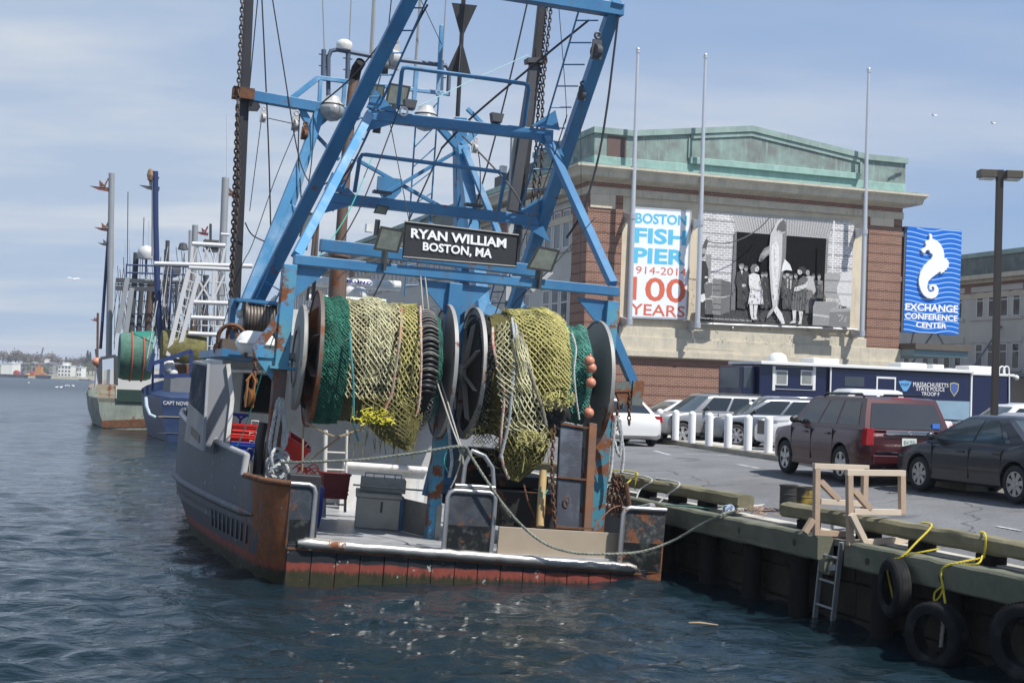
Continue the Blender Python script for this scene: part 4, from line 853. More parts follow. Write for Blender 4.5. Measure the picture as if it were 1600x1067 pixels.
# ---- net reels
zax = (b(590, 568, yg).z+b(835, 594, yg).z)/2; RA = Vector((0, yg, zax)); RR = 1.24
greyD = mat('grey reel plate', (.27, .265, .25), .55, .1, .15, 2, rust=.30, rscale=1.3, bump=.08)
brownD = mat('rusty reel plate', (.13, .10, .085), .6, .2, .25, 2, rust=.7, rscale=1.1, bump=.15)
def reel(x0, x1, m0, m1):
    mb = MB(); mb.lathe([(0, x0-.1), (.2, x0-.1), (.2, x1+.1), (0, x1+.1)], RA, (1, 0, 0), 20); r = part(mb, 'net_reel', darkst, smooth=40)
    for x, m, s in ((x0, m0, -1), (x1, m1, 1)):
        mb = MB(); A0 = RA+Vector((x, 0, 0)); mb.lathe([(0, -.012), (RR, -.012), (RR, .012), (0, .012)], A0, FAX, 64); mb.lathe([(RR-.005, -.035), (RR+.02, -.035), (RR+.02, .035), (RR-.005, .035)], A0, FAX, 64, closed=True); fl = mb.build('flange', m, r, smooth=30)
        mb = MB()
        for k in range(8):
            t = k*math.pi/4+.35; u = Vector((SK*math.cos(t), math.cos(t), math.sin(t))); a = RA+Vector((x+s*.012, 0, 0)); w = u.cross(Vector((1, 0, 0)))*.012
            mb.prism([a+u*.12-w, a+u*.12+Vector((s*.16, 0, 0))-w, a+u*.92+Vector((s*.10, 0, 0))-w, a+u*1.0-w], w*2)
        mb.lathe([(0, x), (.16, x), (.16, x+s*.2), (.1, x+s*.24), (0, x+s*.24)], RA, (1, 0, 0), 16); mb.build('spokes', m, fl)
    return r
Lx0, Lx1, Rx0, Rx1 = b(488, 563, yg).x, b(690, 582, yg).x, b(733, 587, yg).x, b(926, 600, yg).x
SK = .0787; FAX = Vector((math.cos(rad(4.5)), -math.sin(rad(4.5)), 0))
reel(Lx0, Lx1, brownD, greyD); reel(Rx0, Rx1, greyD, greyD)
mb = MB(); xg = b(465, 575, yg).x; A0 = RA+Vector((xg, 0, 0)); mb.lathe([(0, -.05), (.93, -.05), (.97, -.03), (.97, .03), (.93, .05), (0, .05)], A0, FAX, 48); mb.lathe([(.5, -.08), (.55, -.08), (.55, -.05), (.5, -.05)], A0, FAX, 32, closed=True); mb.box(A0+Vector((-.09, -.93, -.06)), A0+Vector((-.04, .93, .06))); mb.tube([RA+Vector((xg-.3, 0, 0)), RA+Vector((Rx1+.25, 0, 0))], .07, 10); part(mb, 'drive_guard', mat('pale guard', (.24, .24, .225), .55, .1, .1, 2, rust=.3, rscale=2), smooth=40)
# ---- name board with its letters
nb = [b(629, 402, 2.0), b(806, 417, 2.0), b(810, 368, 2.0), b(633, 347, 2.0)]
mb = MB(); mb.prism(nb, (0, .06, 0)); sign = part(mb, 'name_board', black, bevel=.02)
mb = MB(); mb.tube(nb, .025, 6, closed=True); mb.build('board_rim', black, sign)
def q4(y, *p): return bil(*[b(px, py, y) for px, py in p])
mb = MB(); text_on(mb, 'RYAN WILLIAM', q4(1.98, (642, 371.5), (791, 388), (791.5, 373), (642.5, 356.5)), .035); text_on(mb, 'BOSTON, MA', q4(1.98, (660.5, 393.5), (768, 406), (769.5, 389), (661, 378)), .03); mb.build('lettering', wht, sign)
# ---- floodlights
lensM = mat('flood lens', (.22, .24, .20), .08, 0, .5, 6, spec=.9); housM = mat('dark lamp housing', (.07, .068, .06), .5, .1, .15)
def flood(pts, y, dep, nm='floodlight', tilt=0):
    Q = [b(px, py, y) for px, py in pts]; c = sum(Q, Vector())/4
    for i in range(4): Q[i] = Q[i]+Vector((0, -.12 if i >= 2 else .0, 0))
    back = [c+(p-c)*.55+Vector((0, dep, .03)) for p in Q]
    mb = MB(); mb.add(Q+back, [(0,1,2,3), (7,6,5,4), (0,4,5,1), (1,5,6,2), (2,6,7,3), (3,7,4,0)]); mb.beam(c+Vector((-.02, .1, -.2)), c+Vector((-.02, .15, -.55)), .05, .3, (0, 1, 0)); h = part(mb, nm, housM)
    mb = MB(); n = (Q[1]-Q[0]).cross(Q[3]-Q[0]).normalized(); n = n if n.y < 0 else -n
    mb.poly([c+(p-c)*.80+n*.012 for p in Q]); mb.build('lens', lensM, h); return h
flood([(583, 390), (622, 396), (630, 361), (592, 354)], 1.95, .35); flood([(822, 420), (862, 426), (872, 392), (838, 385)], 1.95, .35)
flood([(601, 163), (634, 168), (640, 137), (606, 131)], 8.4, .3); flood([(576, 160), (598, 163), (600, 135), (578, 133)], 9.3, .3); flood([(583, 333), (603, 336), (606, 324), (587, 321)], 6.4, .2); flood([(467, 370), (492, 374), (498, 335), (476, 332)], 8.6, .3)
for px, py, y in ((519, 168, 8.8), (665, 183, 7.9)):
    c = b(px, py, y); mb = MB(); mb.lathe([(0, .24), (.14, .22), (.17, .12), (.28, .0), (.30, -.06), (.27, -.18), (.17, -.29), (0, -.34)], c, (0, 0, 1), 18); r = part(mb, 'bowl_lamp', mat('grey glass bowl', (.30, .31, .31), .2, .1, .1), smooth=60)
    mb = MB(); mb.lathe([(0, .27), (.15, .25), (.19, .14), (.27, .06), (.2, .09)], c, (0, 0, 1), 18); mb.build('lamp_cap', greyP, r, smooth=60)
for px, py, y in ((671, 518, 8.5),): pass
for px, py in ((786, 266), (577, 358)): mb = MB(); c = pA(px, py) if py < 300 else b(px, py, 2.6); mb.box(c-Vector((.07, .07, .06)), c+Vector((.07, .07, .09))); part(mb, 'small_lamp', white)
for px, py in ((597, 301), (740, 321)): mb = MB(); c = pA(px, py); mb.box(c-Vector((.2, .1, .03)), c+Vector((.2, .1, .03))); part(mb, 'lamp_bracket', darkst)
for px, py in ((642, 166), (778, 187)): mb = MB(); c = pA(px, py-3); mb.prism([c+Vector((-.14, 0, .1)), c+Vector((.14, 0, .1)), c+Vector((.1, 0, -.1)), c+Vector((-.1, 0, -.1))], (0, .2, 0)); part(mb, 'cable_bracket', darkst)
# ---- exhaust, aerials, radar
exM = mat('brown exhaust', (.16, .105, .08), .55, .25, .18, 2, rust=.35, rscale=2, streak=((.30, .22, .16), .5)); sootM = mat('soot', (.012, .012, .012), .9)
yE = 9.0
mb = MB(); mb.tube([b(525, 500, yE), b(530, 398, yE)], [.215, .20], 18); mb.tube([b(530, 402, yE), b(531, 392, yE)], .26, 18); mb.tube([b(531, 394, yE), b(541, 250, yE), b(550, 150, yE), b(554, 122, yE)], [.13, .125, .12, .12], 14); part(mb, 'exhaust_stack', exM, smooth=50)
mb = MB(); e0 = b(553.5, 125, yE); mb.tube([e0, b(557, 108, yE-.05), b(564, 97, yE-.25)], [.125, .125, .12], 14, caps=False); mb.tube([b(556, 112, yE), b(563, 99, yE-.22)], .10, 12); part(mb, 'exhaust_mouth', sootM, smooth=50)
for x0, y0, x1, y1, r in ((504, -5, 507, 82, .016), (549, -5, 545, 85, .016), (697, -5, 691, 95, .016), (585, -5, 580, 90, .05), (657, -5, 645, 160, .035)): mb = MB(); mb.tube([b(x0, y0, 9.6), b(x1, y1, 9.6)], r, 6); part(mb, 'whip_aerial', mat('grey aerial', (.30, .30, .29), .5, .2))
mb = MB()
for x, y, y2 in ((506, 78, 120), (544, 84, 125), (690, 95, 145)):
    mb.tube([b(x, y, 9.6), b(x-1, y2, 9.6)], .06, 8)
    for yy in (y+8, y+26): mb.box(b(x-7, yy-2, 9.55), b(x+6, yy+2, 9.65))
mb.tube([b(513, 150, 9.6), b(513, 90, 9.6), b(517, 80, 9.6), b(527, 78, 9.6), b(580, 88, 9.6), b(640, 96, 9.6), b(697, 103, 9.6), b(702, 112, 9.6), b(700, 150, 9.6)], .055, 8); part(mb, 'aerial_bar', mat('slate bar', (.09, .115, .16), .5, .2), smooth=60)
mb = MB(); c = b(538, 72, 9.6); mb.lathe([(0, -.12), (.17, -.10), (.2, 0), (.18, .09), (.1, .14), (0, .15)], c, (0, 0, 1), 16); part(mb, 'antenna_dome', white, smooth=60)
mb = MB(); mb.tube([b(448, 437, 12), b(625, 447, 12)], .13, 12); rd = part(mb, 'radar_bar', white, smooth=40)
mb = MB(); text_on(mb, 'FURUNO', q4(11.84, (530, 441.5), (581, 445), (581.5, 440), (530.5, 436)), .05, 1.25); mb.build('lettering', mat('radar blue', (.02, .05, .30), .5), rd)
mb = MB(); c = b(553, 464, 11.5); mb.lathe([(0, .28), (.22, .26), (.33, .18), (.35, 0), (.3, -.1), (0, -.1)], c, (0, 0, 1), 18); part(mb, 'radar_dome', white, smooth=50)
mb = MB(); c = b(553, 476, 11.5); mb.box(c-Vector((.3, .2, .5)), c+Vector((.3, .2, .05))); mb.tube([b(480, 465, 11), b(605, 473, 11)], .09, 10); mb.box(b(418, 520, 10.5), b(470, 488, 11.5)); mb.tube([b(425, 490, 10.5), b(425, 470, 10.5), b(432, 463, 10.5)], .05, 8); part(mb, 'wheelhouse_roof_gear', white, smooth=40)
mb = MB(); mb.box((-1.6, 11.2, zr), (1.9, 15, zr+.75)); part(mb, 'wheelhouse', white, bevel=.05)
mb = MB(); mb.tube([b(492, 355, 8), b(480, 470, 8)], .035, 6); part(mb, 'stay_pipe', mat('brown pipe', (.13, .10, .09), .6, .2)); mb = MB(); mb.tube([b(497, 330, 9.4), b(489, 470, 9.4)], .05, 8); part(mb, 'stay_pipe', mat('brown pipe', (.13, .10, .09), .6, .2))
# black hourglass day-shape on its pole
mb = MB(); c = b(721, 62, 8.8); k = 61/69.0
for a0 in range(2):
    t = a0*math.pi/2-.25; u = Vector((math.cos(t), math.sin(t), 0))
    w = u.cross(Vector((0, 0, 1)))*.008
    for s in (1, -1):
        mb.prism([c-w, c+u*.31+Vector((0, 0, s*.86))-w, c-u*.31+Vector((0, 0, s*.86))-w], w*2)
ds = part(mb, 'day_shape', black); mb = MB(); mb.tube([b(725, -15, 8.8), b(715, 182, 8.8)], .055, 8); mb.build('shape_pole', black, ds)
# outrigger booms stowed upright
for (p, q, nm) in (((389, -10), (366, 512), 'outrigger_boom'), ((849, -10), (796, 480), 'outrigger_boom')):
    mb = MB(); mb.beam(b(*q, 9), b(*p, 9), .21, .17, (0, 1, 0)); part(mb, nm, mat('outrigger black', (.03, .03, .032), .45, .2, .3, 2, rust=.12), bevel=.02)
mb = MB(); mb.beam(b(822, 96, 8.7), b(852, 96, 8.7), .3, .12, (0, 0, 1)); mb.beam(b(836, 96, 8.75), b(800, 330, 8.75), .24, .2, (0, 1, 0)); part(mb, 'boom_heel', darkst)
mb = MB(); mb.beam(b(803, 213, 8.9), b(793, 470, 8.9), .13, .13, (0, 1, 0)); part(mb, 'boom_post', greyP)
mb = MB(); p = b(390, 165, 8.8); mb.prism([p+Vector((-.02, 0, .12)), p+Vector((.2, 0, .1)), p+Vector((.25, 0, 0)), p+Vector((.2, 0, -.1)), p+Vector((-.02, 0, -.12))], (0, .08, 0)); part(mb, 'boom_eye', black)
# ---- winch and gear on the shelter deck
wy = 7.2
mb = MB(); c = b(405, 500, wy); mb.lathe([(.0, -.36), (.42, -.36), (.42, -.31), (.22, -.31), (.24, .31), (.42, .31), (.42, .36), (0, .36)], c, (1, 0, 0), 20); wi = part(mb, 'trawl_winch', mat('black winch', (.035, .03, .028), .5, .3, .3, 4, rust=.4), smooth=35)
mb = MB()
for k in range(9): mb.torus(c+Vector((-.28+k*.07, 0, 0)), (1, 0, 0), .3, .035, 20, 6)
mb.build('wound_wire', mat('greasy wire', (.13, .11, .09), .5, .4, .3), wi, smooth=60)
mb = MB(); mb.box(c+Vector((-.55, -.2, .35)), c+Vector((.6, .3, .42))); mb.box(c+Vector((-.62, .1, -.5)), c+Vector((-.5, .4, .42))); mb.box(c+Vector((.45, .1, -.5)), c+Vector((.6, .4, .42))); mb.build('winch_frame', blueP, wi)
mb = MB(); c = b(383, 506, wy); mb.ball(c, .17, 10); mb.ball(c+Vector((-.1, .05, .2)), .11, 8); mb.tube([c+Vector((-.25, 0, -.1)), c+Vector((.25, 0, .05))], .06, 8); mb.build('winch_motor', greyP, wi, smooth=60)
mb = MB(); mb.box(b(346, 551, 6.3), b(440, 540, 7.4)); part(mb, 'winch_bed', mat('oily planks', (.10, .075, .055), .8, 0, .4, 5, bump=.5))
mb = MB(); c = b(362, 528, 6.6); mb.torus(c, (.2, 1, .2), .28, .05, 18, 6); mb.torus(c+Vector((.05, .2, .0)), (1, .3, .2), .25, .05, 18, 6); mb.tube([c+Vector((-.3, .1, -.25)), c+Vector((.5, .4, -.2))], .12, 8); part(mb, 'warp_sheave', rusty, smooth=60)
# ---- deck gear that belongs to the boat
mb = MB(); w0 = b(536, 727, 8.0); w1 = b(666, 737, 8.0); zb_ = b(600, 790, 8.0).z; mb.box((w0.x, 8, .5), (w1.x, 8.12, w0.z)); wp_ = part(mb, 'winch_guard', white); mb = MB(); mb.tube([(w0.x, 7.98, w0.z+.02), (w1.x, 7.98, w0.z+.02)], .08, 10); mb.build('guard_pipe', white, wp_, smooth=60)
mb = MB(); f = bz(505, 808, .5)
for px in (505.5, 539): mb.tube([b(px, 808 if px < 520 else 800, 5.0), b(px+3, 672, 5.0)], .05 if px < 520 else .03, 8)
for py in (706, 733, 760, 787): mb.tube([b(506, py, 5.0), b(540, py+1.5, 5.0)], .02, 6)
part(mb, 'white_ladder', white, smooth=60)
# ============================================================ NETS, ROPES, CHAINS, DECK GEAR
def catmull(pts, per=8):
    P = [V(p) for p in pts]; out = []
    for i in range(len(P)-1):
        p0 = P[max(i-1, 0)]; p1 = P[i]; p2 = P[i+1]; p3 = P[min(i+2, len(P)-1)]
        for k in range(per):
            t = k/per; out.append(.5*((2*p1)+(p2-p0)*t+(2*p0-5*p1+4*p2-p3)*t*t+(3*p1-p0-3*p2+p3)*t**3))
    out.append(P[-1]); return out
def resample(pts, step):
    out = [pts[0]]; acc = 0
    for a, c in zip(pts[:-1], pts[1:]):
        L = (c-a).length; pos = step-acc
        while pos <= L: out.append(a.lerp(c, pos/L)); pos += step
        acc = L-(pos-step)
    out.append(pts[-1]); return out
def add_rope(mb, pts, r, lay=None, smooth=True, strands=3):
    C_ = catmull(pts, 8) if smooth else [V(p) for p in pts]
    lay = lay or r*9; C_ = resample(C_, lay/6); n = len(C_); s = None; off = [[] for _ in range(strands)]
    for i, p in enumerate(C_):
        d = (C_[min(i+1, n-1)]-C_[max(i-1, 0)])
        if d.length < 1e-6: d = Vector((0, 0, 1))
        d.normalize()
        if s is None: s, _ = perp(d)
        s = s-d*s.dot(d); s.normalize(); u = d.cross(s)
        for k in range(strands):
            t = 2*math.pi*(i/6.0+k/strands); off[k].append(p+(s*math.cos(t)+u*math.sin(t))*r*.5)
    for o in off: mb.tube(o, r*.56, 5)
    return mb
def add_chain(mb, pts, L=.10, r=.012, w=.028):
    C_ = resample([V(p) for p in pts], L*.72)
    for i, (a, c) in enumerate(zip(C_[:-1], C_[1:])):
        d = (c-a)
        if d.length < L*.3: continue
        d.normalize(); s, u = perp(d); mb.torus((a+c)/2, s if i % 2 else u, (w, L/2), r, 8, 5, stretch=d)
    return mb
def net_mesh(P, r, skip=0.0, seed=0, arr=None):
    """diamond netting through the points P[i][j] (numpy nu x nv x 3)"""
    nu, nv, _ = P.shape; rg = np.random.RandomState(seed); A = []; Bq = []
    for j in range(nv-1):
        for i in range(nu):
            if (i+j) % 2: continue
            for di in (-1, 1):
                if 0 <= i+di < nu and rg.rand() >= skip: A.append(P[i, j]); Bq.append(P[i+di, j+1])
    A = np.array(A); B2 = np.array(Bq); D = B2-A; L = np.linalg.norm(D, axis=1, keepdims=True)+1e-9; D /= L
    ref = np.where(np.abs(D[:, 1:2]) < .8, np.array([[0, 1., 0]]), np.array([[1., 0, 0]])); Sx = np.cross(D, ref); Sx /= np.linalg.norm(Sx, axis=1, keepdims=True); Ux = np.cross(Sx, D)
    vs = []; ns = 3
    for E_ in (A-D*r*.6, B2+D*r*.6):
        for k in range(ns): t = 2*math.pi*k/ns; vs.append(E_+(Sx*math.cos(t)+Ux*math.sin(t))*r)
    vs = np.stack(vs, 1).reshape(-1, 3); n = len(A); base = np.arange(n)[:, None]*(2*ns)
    F = np.concatenate([np.stack([base[:, 0]+k, base[:, 0]+(k+1) % ns, base[:, 0]+ns+(k+1) % ns, base[:, 0]+ns+k], 1) for k in range(ns)])
    return vs, F
def add_net(mb, P, r, skip=0.0, seed=0):
    v, f = net_mesh(np.array(P), r, skip, seed); o = len(mb.v); mb.v += [tuple(x) for x in v]; mb.f += [tuple(int(i)+o for i in q) for q in f]; mb.m += [mb.mi]*len(f)
def nz3(p, s, seed=0): return noise.noise(Vector((p[0]*s+seed*7.3, p[1]*s, p[2]*s)))
FY = 1.0; rj = random.Random(77)
def nx(px, py=560): return b(px, py, FY).x+.094
def wrap(x0, x1, th0, th1, R, nu, nv, amp=.05, seed=0, drop=0.0, sc=2.5, crown=0.0):
    out = []
    for i in range(nu):
        u = i/(nu-1); row = []
        for j in range(nv):
            t = j/(nv-1); L = math.radians(th1-th0)*R+drop; s = t*L; a = math.radians(th0)+s/R; ex = 0
            if drop and a > math.radians(th1): ex = (a-math.radians(th1))*R; a = math.radians(th1)
            x = x0+(x1-x0)*u; rr = R+crown*math.sin(math.pi*u)
            p = Vector((x, yg-rr*math.sin(a), zax+rr*math.cos(a)))
            k = nz3(p, sc, seed)*amp+nz3(p, sc*3, seed+3)*amp*.35+noise.noise(Vector((x*7.5, a*1.1, seed*3.1)))*amp*1.1
            n = Vector((0, -math.sin(a), math.cos(a))); p = p+n*k
            if ex: p = p+Vector((nz3(p, 2, seed+5)*.05, .10*ex, -ex))
            p += Vector((rj.uniform(-1, 1), rj.uniform(-1, 1), rj.uniform(-1, 1)))*.008; p.x += nz3(p, 4, seed+9)*.035+(p.y-yg)*SK
            row.append(tuple(p))
        out.append(row)
    return out
def core(x0, x1, R, mt, name, parent, amp=.05, seed=0, th0=-180, th1=180, crown=.05):
    G_ = wrap(x0, x1, th0, th1, R, 12, 56, amp, seed, crown=crown); mb = MB(); mb.grid([[Vector(p) for p in row] for row in G_])
    for row in (G_[0], G_[-1]):       # close the ends down to the axle
        mb.grid([[Vector(p) for p in row], [Vector((p[0], RA.y+(p[1]-RA.y)*.15, RA.z+(p[2]-RA.z)*.15)) for p in row]])
    return mb.build(name, mt, parent, smooth=60)
def drape(Lp, Rp, nu, nv, y, bulge, amp=.03, seed=0, back=0.0):
    def at(pl, v):
        d = [0]
        for a, c in zip(pl[:-1], pl[1:]): d.append(d[-1]+math.hypot(c[0]-a[0], c[1]-a[1]))
        s = v*d[-1]; return np.interp(s, d, [p[0] for p in pl]), np.interp(s, d, [p[1] for p in pl])
    out = []
    for i in range(nu):
        u = i/(nu-1); row = []
        for j in range(nv):
            v = j/(nv-1); l = at(Lp, v); r = at(Rp, v); px = l[0]+(r[0]-l[0])*u; py = l[1]+(r[1]-l[1])*u
            yy = (y(v) if callable(y) else y)-bulge*math.sin(math.pi*u)*(.35+.65*math.sin(math.pi*min(1, v*1.05+.05)))+back
            p = b(px, py, yy); p.y += nz3(p, 3.2, seed)*amp; p.x += nz3(p, 4, seed+2)*amp*.6; p.z += nz3(p, 4, seed+4)*amp*.6; p += Vector((rj.uniform(-1, 1), rj.uniform(-1, 1), rj.uniform(-1, 1)))*.010; row.append(tuple(p))
        out.append(row)
    return out
def twine(name, c, v=.3): return mat(name, c, .85, 0, v, 5, c2=tuple(x*.42 for x in c), c2amt=.55, c2scale=3.5)
tanT = twine('tan twine', (.50, .465, .27)); yelT = twine('yellow twine', (.47, .43, .15)); oliT = twine('olive twine', (.24, .215, .065)); greT = twine('green twine', (.035, .20, .135)); teaT = twine('teal twine', (.10, .34, .27)); palT = twine('pale twine', (.56, .54, .34)); blkT = twine('black twine', (.035, .035, .03)); oldT = twine('dark olive twine', (.16, .145, .045)); whiT = twine('white twine', (.50, .49, .44))
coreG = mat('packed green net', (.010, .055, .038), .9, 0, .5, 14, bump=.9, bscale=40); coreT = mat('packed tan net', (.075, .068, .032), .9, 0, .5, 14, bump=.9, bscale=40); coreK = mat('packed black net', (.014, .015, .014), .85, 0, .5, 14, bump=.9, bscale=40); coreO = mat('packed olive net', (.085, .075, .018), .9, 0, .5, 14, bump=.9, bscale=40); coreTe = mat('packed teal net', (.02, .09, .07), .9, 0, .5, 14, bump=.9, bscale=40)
# ---- left reel
net1 = thing('trawl_net', 'green trawl net packed against the left flange of the left reel', 'fishing net', BM @ Matrix.Translation(RA)); NETI = Matrix.Translation(-RA)
def npart(mb, name, mt, par, **k):
    mb.v = [tuple(Vector(v)-RA) for v in mb.v]; return mb.build(name, mt, par, **k)
def ncore(x0, x1, R, mt, name, par, **k):
    o = core(x0, x1, R, mt, name, par, **k)
    o.data.transform(NETI); return o
x0, x1 = nx(503), nx(547)
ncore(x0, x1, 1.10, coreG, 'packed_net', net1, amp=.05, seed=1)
mb = MB(); add_net(mb, wrap(x0+.01, x1-.01, -40, 185, 1.155, 17, 150, .05, 1), .0065, .03); add_net(mb, wrap(x0+.02, x1-.0, -40, 170, 1.135, 13, 90, .07, 4), .009, .05, 3); npart(mb, 'netting', greT, net1)
net2 = thing('trawl_net', 'tan and yellow trawl net draped over the middle of the left reel', 'fishing net', BM @ Matrix.Translation(RA))
x0, x1, x2 = nx(546), nx(628), nx(659)
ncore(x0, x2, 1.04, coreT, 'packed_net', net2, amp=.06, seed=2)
mb = MB(); add_net(mb, wrap(x0, x1, -45, 92, 1.15, 21, 54, .06, 6, drop=.62), .0155, .02, 1); npart(mb, 'tan_panel', tanT, net2)
mb = MB(); add_net(mb, wrap(x0+.28, x1-.2, -45, 92, 1.19, 11, 50, .05, 16, drop=.35), .0135, .05, 2); npart(mb, 'pale_panel', palT, net2)
mb = MB(); add_net(mb, wrap(x1-.02, x2, -45, 95, 1.17, 9, 50, .05, 8, drop=.62), .0155, .02, 3); npart(mb, 'yellow_panel', yelT, net2)
mb = MB(); add_net(mb, wrap(x1-.06, x2-.05, -45, 95, 1.10, 7, 44, .06, 18, drop=.5), .0115, .02, 3); npart(mb, 'under_panel', oliT, net2)
Lp = [(560, 620), (573, 662), (600, 690), (632, 702)]; Rp = [(659, 610), (657, 650), (650, 690), (643, 704)]
mb = MB(); add_net(mb, drape(Lp, Rp, 19, 20, 1.05, .25, .05, 3), .0125, .02, 4); npart(mb, 'hanging_bag', oldT, net2)
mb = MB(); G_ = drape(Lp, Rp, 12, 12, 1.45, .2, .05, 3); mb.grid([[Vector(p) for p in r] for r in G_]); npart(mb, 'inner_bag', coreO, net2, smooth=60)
# frayed yellow tassels and red float line between the panels
rg = random.Random(4); mb = MB()
for k in range(46):
    p = b(rg.uniform(560, 611), rg.uniform(640, 658), .86); pts = [p]
    for q in range(5): p = p+Vector((rg.uniform(-.07, .07), rg.uniform(-.05, .04), rg.uniform(-.06, .045))); pts.append(p)
    mb.tube(catmull(pts, 4), .009, 4)
npart(mb, 'yellow_tassels', mat('bright yellow twine', (.55, .50, .05), .8, 0, .2), net2)
mb = MB(); add_rope(mb, [b(657, 478, 1.6), b(658, 530, .95), b(658, 580, .87), b(655, 628, .9), b(650, 650, .92)], .022); npart(mb, 'red_line', mat('red white line', (.42, .16, .10), .8, 0, .6, 18, c2=(.5, .48, .42), c2amt=.6, c2scale=16), net2)
mb = MB(); add_rope(mb, [b(628, 480, 1.7), b(625, 530, .92), b(618, 575, .85), b(612, 615, .85), b(602, 640, .85), b(606, 655, .85)], .024); npart(mb, 'bound_edge', mat('grey red edge', (.30, .27, .20), .9, 0, .5, 14, c2=(.45, .08, .05), c2amt=.35, c2scale=6), net2)
mb = MB(); add_rope(mb, [b(546, 520, .95), b(549, 560, .85), b(552, 600, .86), b(553, 660, .95), b(560, 690, 1.1)], .022); npart(mb, 'blue_line', mat('blue green line', (.05, .22, .22), .8, 0, .3), net2)
mb = MB()
for k in range(60):
    p = b(rg.uniform(548, 660), rg.uniform(625, 668), .9); add_ = [p]
    for q in range(3): p = p+Vector((rg.uniform(-.03, .03), rg.uniform(-.03, .02), rg.uniform(-.10, -.02))); add_.append(p)
    mb.tube(add_, .007, 4)
for k in range(26):
    p = b(rg.uniform(545, 650), rg.uniform(670, 700), 1.05); mb.tube([p, p+Vector((rg.uniform(-.05, .05), 0, -rg.uniform(.08, .3)))], .008, 4)
npart(mb, 'frayed_ends', oliT, net2)['kind'] = 'stuff'
net3 = thing('trawl_net', 'black ringed net bundle beside the right flange of the left reel', 'fishing net', BM @ Matrix.Translation(RA))
x0, x1 = nx(659), nx(688)
ncore(x0, x1, 1.06, coreK, 'packed_net', net3, amp=.05, seed=5)
mb = MB()
for k in range(30):
    th = rad(-25+k*4.9); R = 1.10; p = []
    for i in range(9):
        u = i/8; xx_ = x0+.01+(x1-x0-.02)*u; rr = R+.035*math.sin(math.pi*u); a = th-.05*math.sin(math.pi*u)+.03*math.sin(k*2.1); p.append(Vector((xx_-rr*math.sin(a)*SK, yg-rr*math.sin(a), zax+rr*math.cos(a))))
    mb.tube(p, .0085, 5)
add_net(mb, wrap(x0, x1, 120, 195, 1.10, 9, 30, .04, 3), .007, .03); npart(mb, 'white_lines', whiT, net3)
mb = MB()
for k in range(30):
    th = rad(-27.5+k*4.9); R = 1.09; p = []
    for i in range(7):
        u = i/6; xx_ = x0+.01+(x1-x0-.02)*u; rr = R+.04*math.sin(math.pi*u); a = th-.05*math.sin(math.pi*u); p.append(Vector((xx_-rr*math.sin(a)*SK, yg-rr*math.sin(a), zax+rr*math.cos(a))))
    mb.tube(p, .033, 7)
npart(mb, 'rubber_rings', mat('black rubber', (.012, .012, .012), .45, 0, .2), net3, smooth=60)
mb = MB(); x3 = nx(696); add_net(mb, wrap(x1-.02, x3, -30, 190, 1.02, 7, 110, .06, 8), .007, .02); npart(mb, 'green_edge', greT, net3)
# ---- right reel
net4 = thing('trawl_net', 'black fine mesh net hanging beside the left flange of the right reel', 'fishing net', BM @ Matrix.Translation(RA))
xa, xb, xc, xd, xe = nx(756), nx(778), nx(812), nx(893), nx(934)
ncore(xa, xb+.1, 1.03, coreK, 'packed_net', net4, amp=.08, seed=11)
mb = MB(); add_net(mb, wrap(xa-.02, xb+.08, -30, 95, 1.10, 11, 90, .08, 11, drop=1.2), .006, .05); add_net(mb, wrap(xa, xb, -30, 100, 1.06, 9, 60, .1, 13, drop=1.0), .008, .05, 5); npart(mb, 'netting', blkT, net4)
mb = MB()
for k in range(40):
    p = b(rg.uniform(738, 790), rg.uniform(640, 725), 1.1); q = [p]
    for i in range(4): p = p+Vector((rg.uniform(-.12, .12), rg.uniform(-.05, .05), rg.uniform(-.12, .02))); q.append(p)
    mb.tube(catmull(q, 3), .006, 4)
npart(mb, 'loose_twine', oldT, net4)['kind'] = 'stuff'
net5 = thing('trawl_net', 'large yellow trawl net bulging over the right reel with a pale bag hanging', 'fishing net', BM @ Matrix.Translation(RA))
ncore(xb-.05, xd+.02, 1.10, coreO, 'packed_net', net5, amp=.09, seed=12, crown=.1)
mb = MB(); add_net(mb, wrap(xc-.05, xd, -45, 88, 1.25, 21, 54, .05, 22, drop=.34, crown=.10), .016, .01, 7); npart(mb, 'yellow_panel', yelT, net5)
mb = MB(); add_net(mb, wrap(xc+.48, xd-.02, 22, 88, 1.285, 13, 46, .03, 29, drop=.22, crown=.06), .011, .01, 8); npart(mb, 'dense_panel', mat('dense yellow twine', (.45, .41, .15), .85, 0, .25, 5), net5)
Lp = [(778, 505), (773, 545), (776, 600), (784, 640)]; Rp = [(806, 500), (812, 545), (815, 600), (815, 640)]
mb = MB(); add_net(mb, drape(Lp, Rp, 9, 28, lambda v: 1.6-.85*math.sin(min(1, v*2.2)*math.pi/2), .10, .05, 2), .0125, .01, 9); npart(mb, 'narrow_panel', palT, net5)
Lp = [(806, 520), (800, 570), (792, 620), (786, 668), (812, 694)]; Rp = [(822, 540), (838, 600), (852, 640), (857, 672), (850, 692)]
mb = MB(); add_net(mb, drape(Lp, Rp, 15, 24, lambda v: .74+.1*v, .16, .05, 8), .0155, .01, 10); npart(mb, 'pale_bag', palT, net5)
Lp = [(782, 640), (778, 690), (784, 730), (800, 750)]; Rp = [(862, 640), (864, 680), (848, 722), (812, 752)]
mb = MB(); add_net(mb, drape(Lp, Rp, 17, 19, .95, .25, .06, 5), .0125, .01, 11); add_net(mb, drape([(772, 660), (772, 700), (785, 735)], [(830, 660), (828, 700), (806, 740)], 9, 12, 1.1, .2, .06, 9), .011, .02, 14); npart(mb, 'olive_bag', oliT, net5)
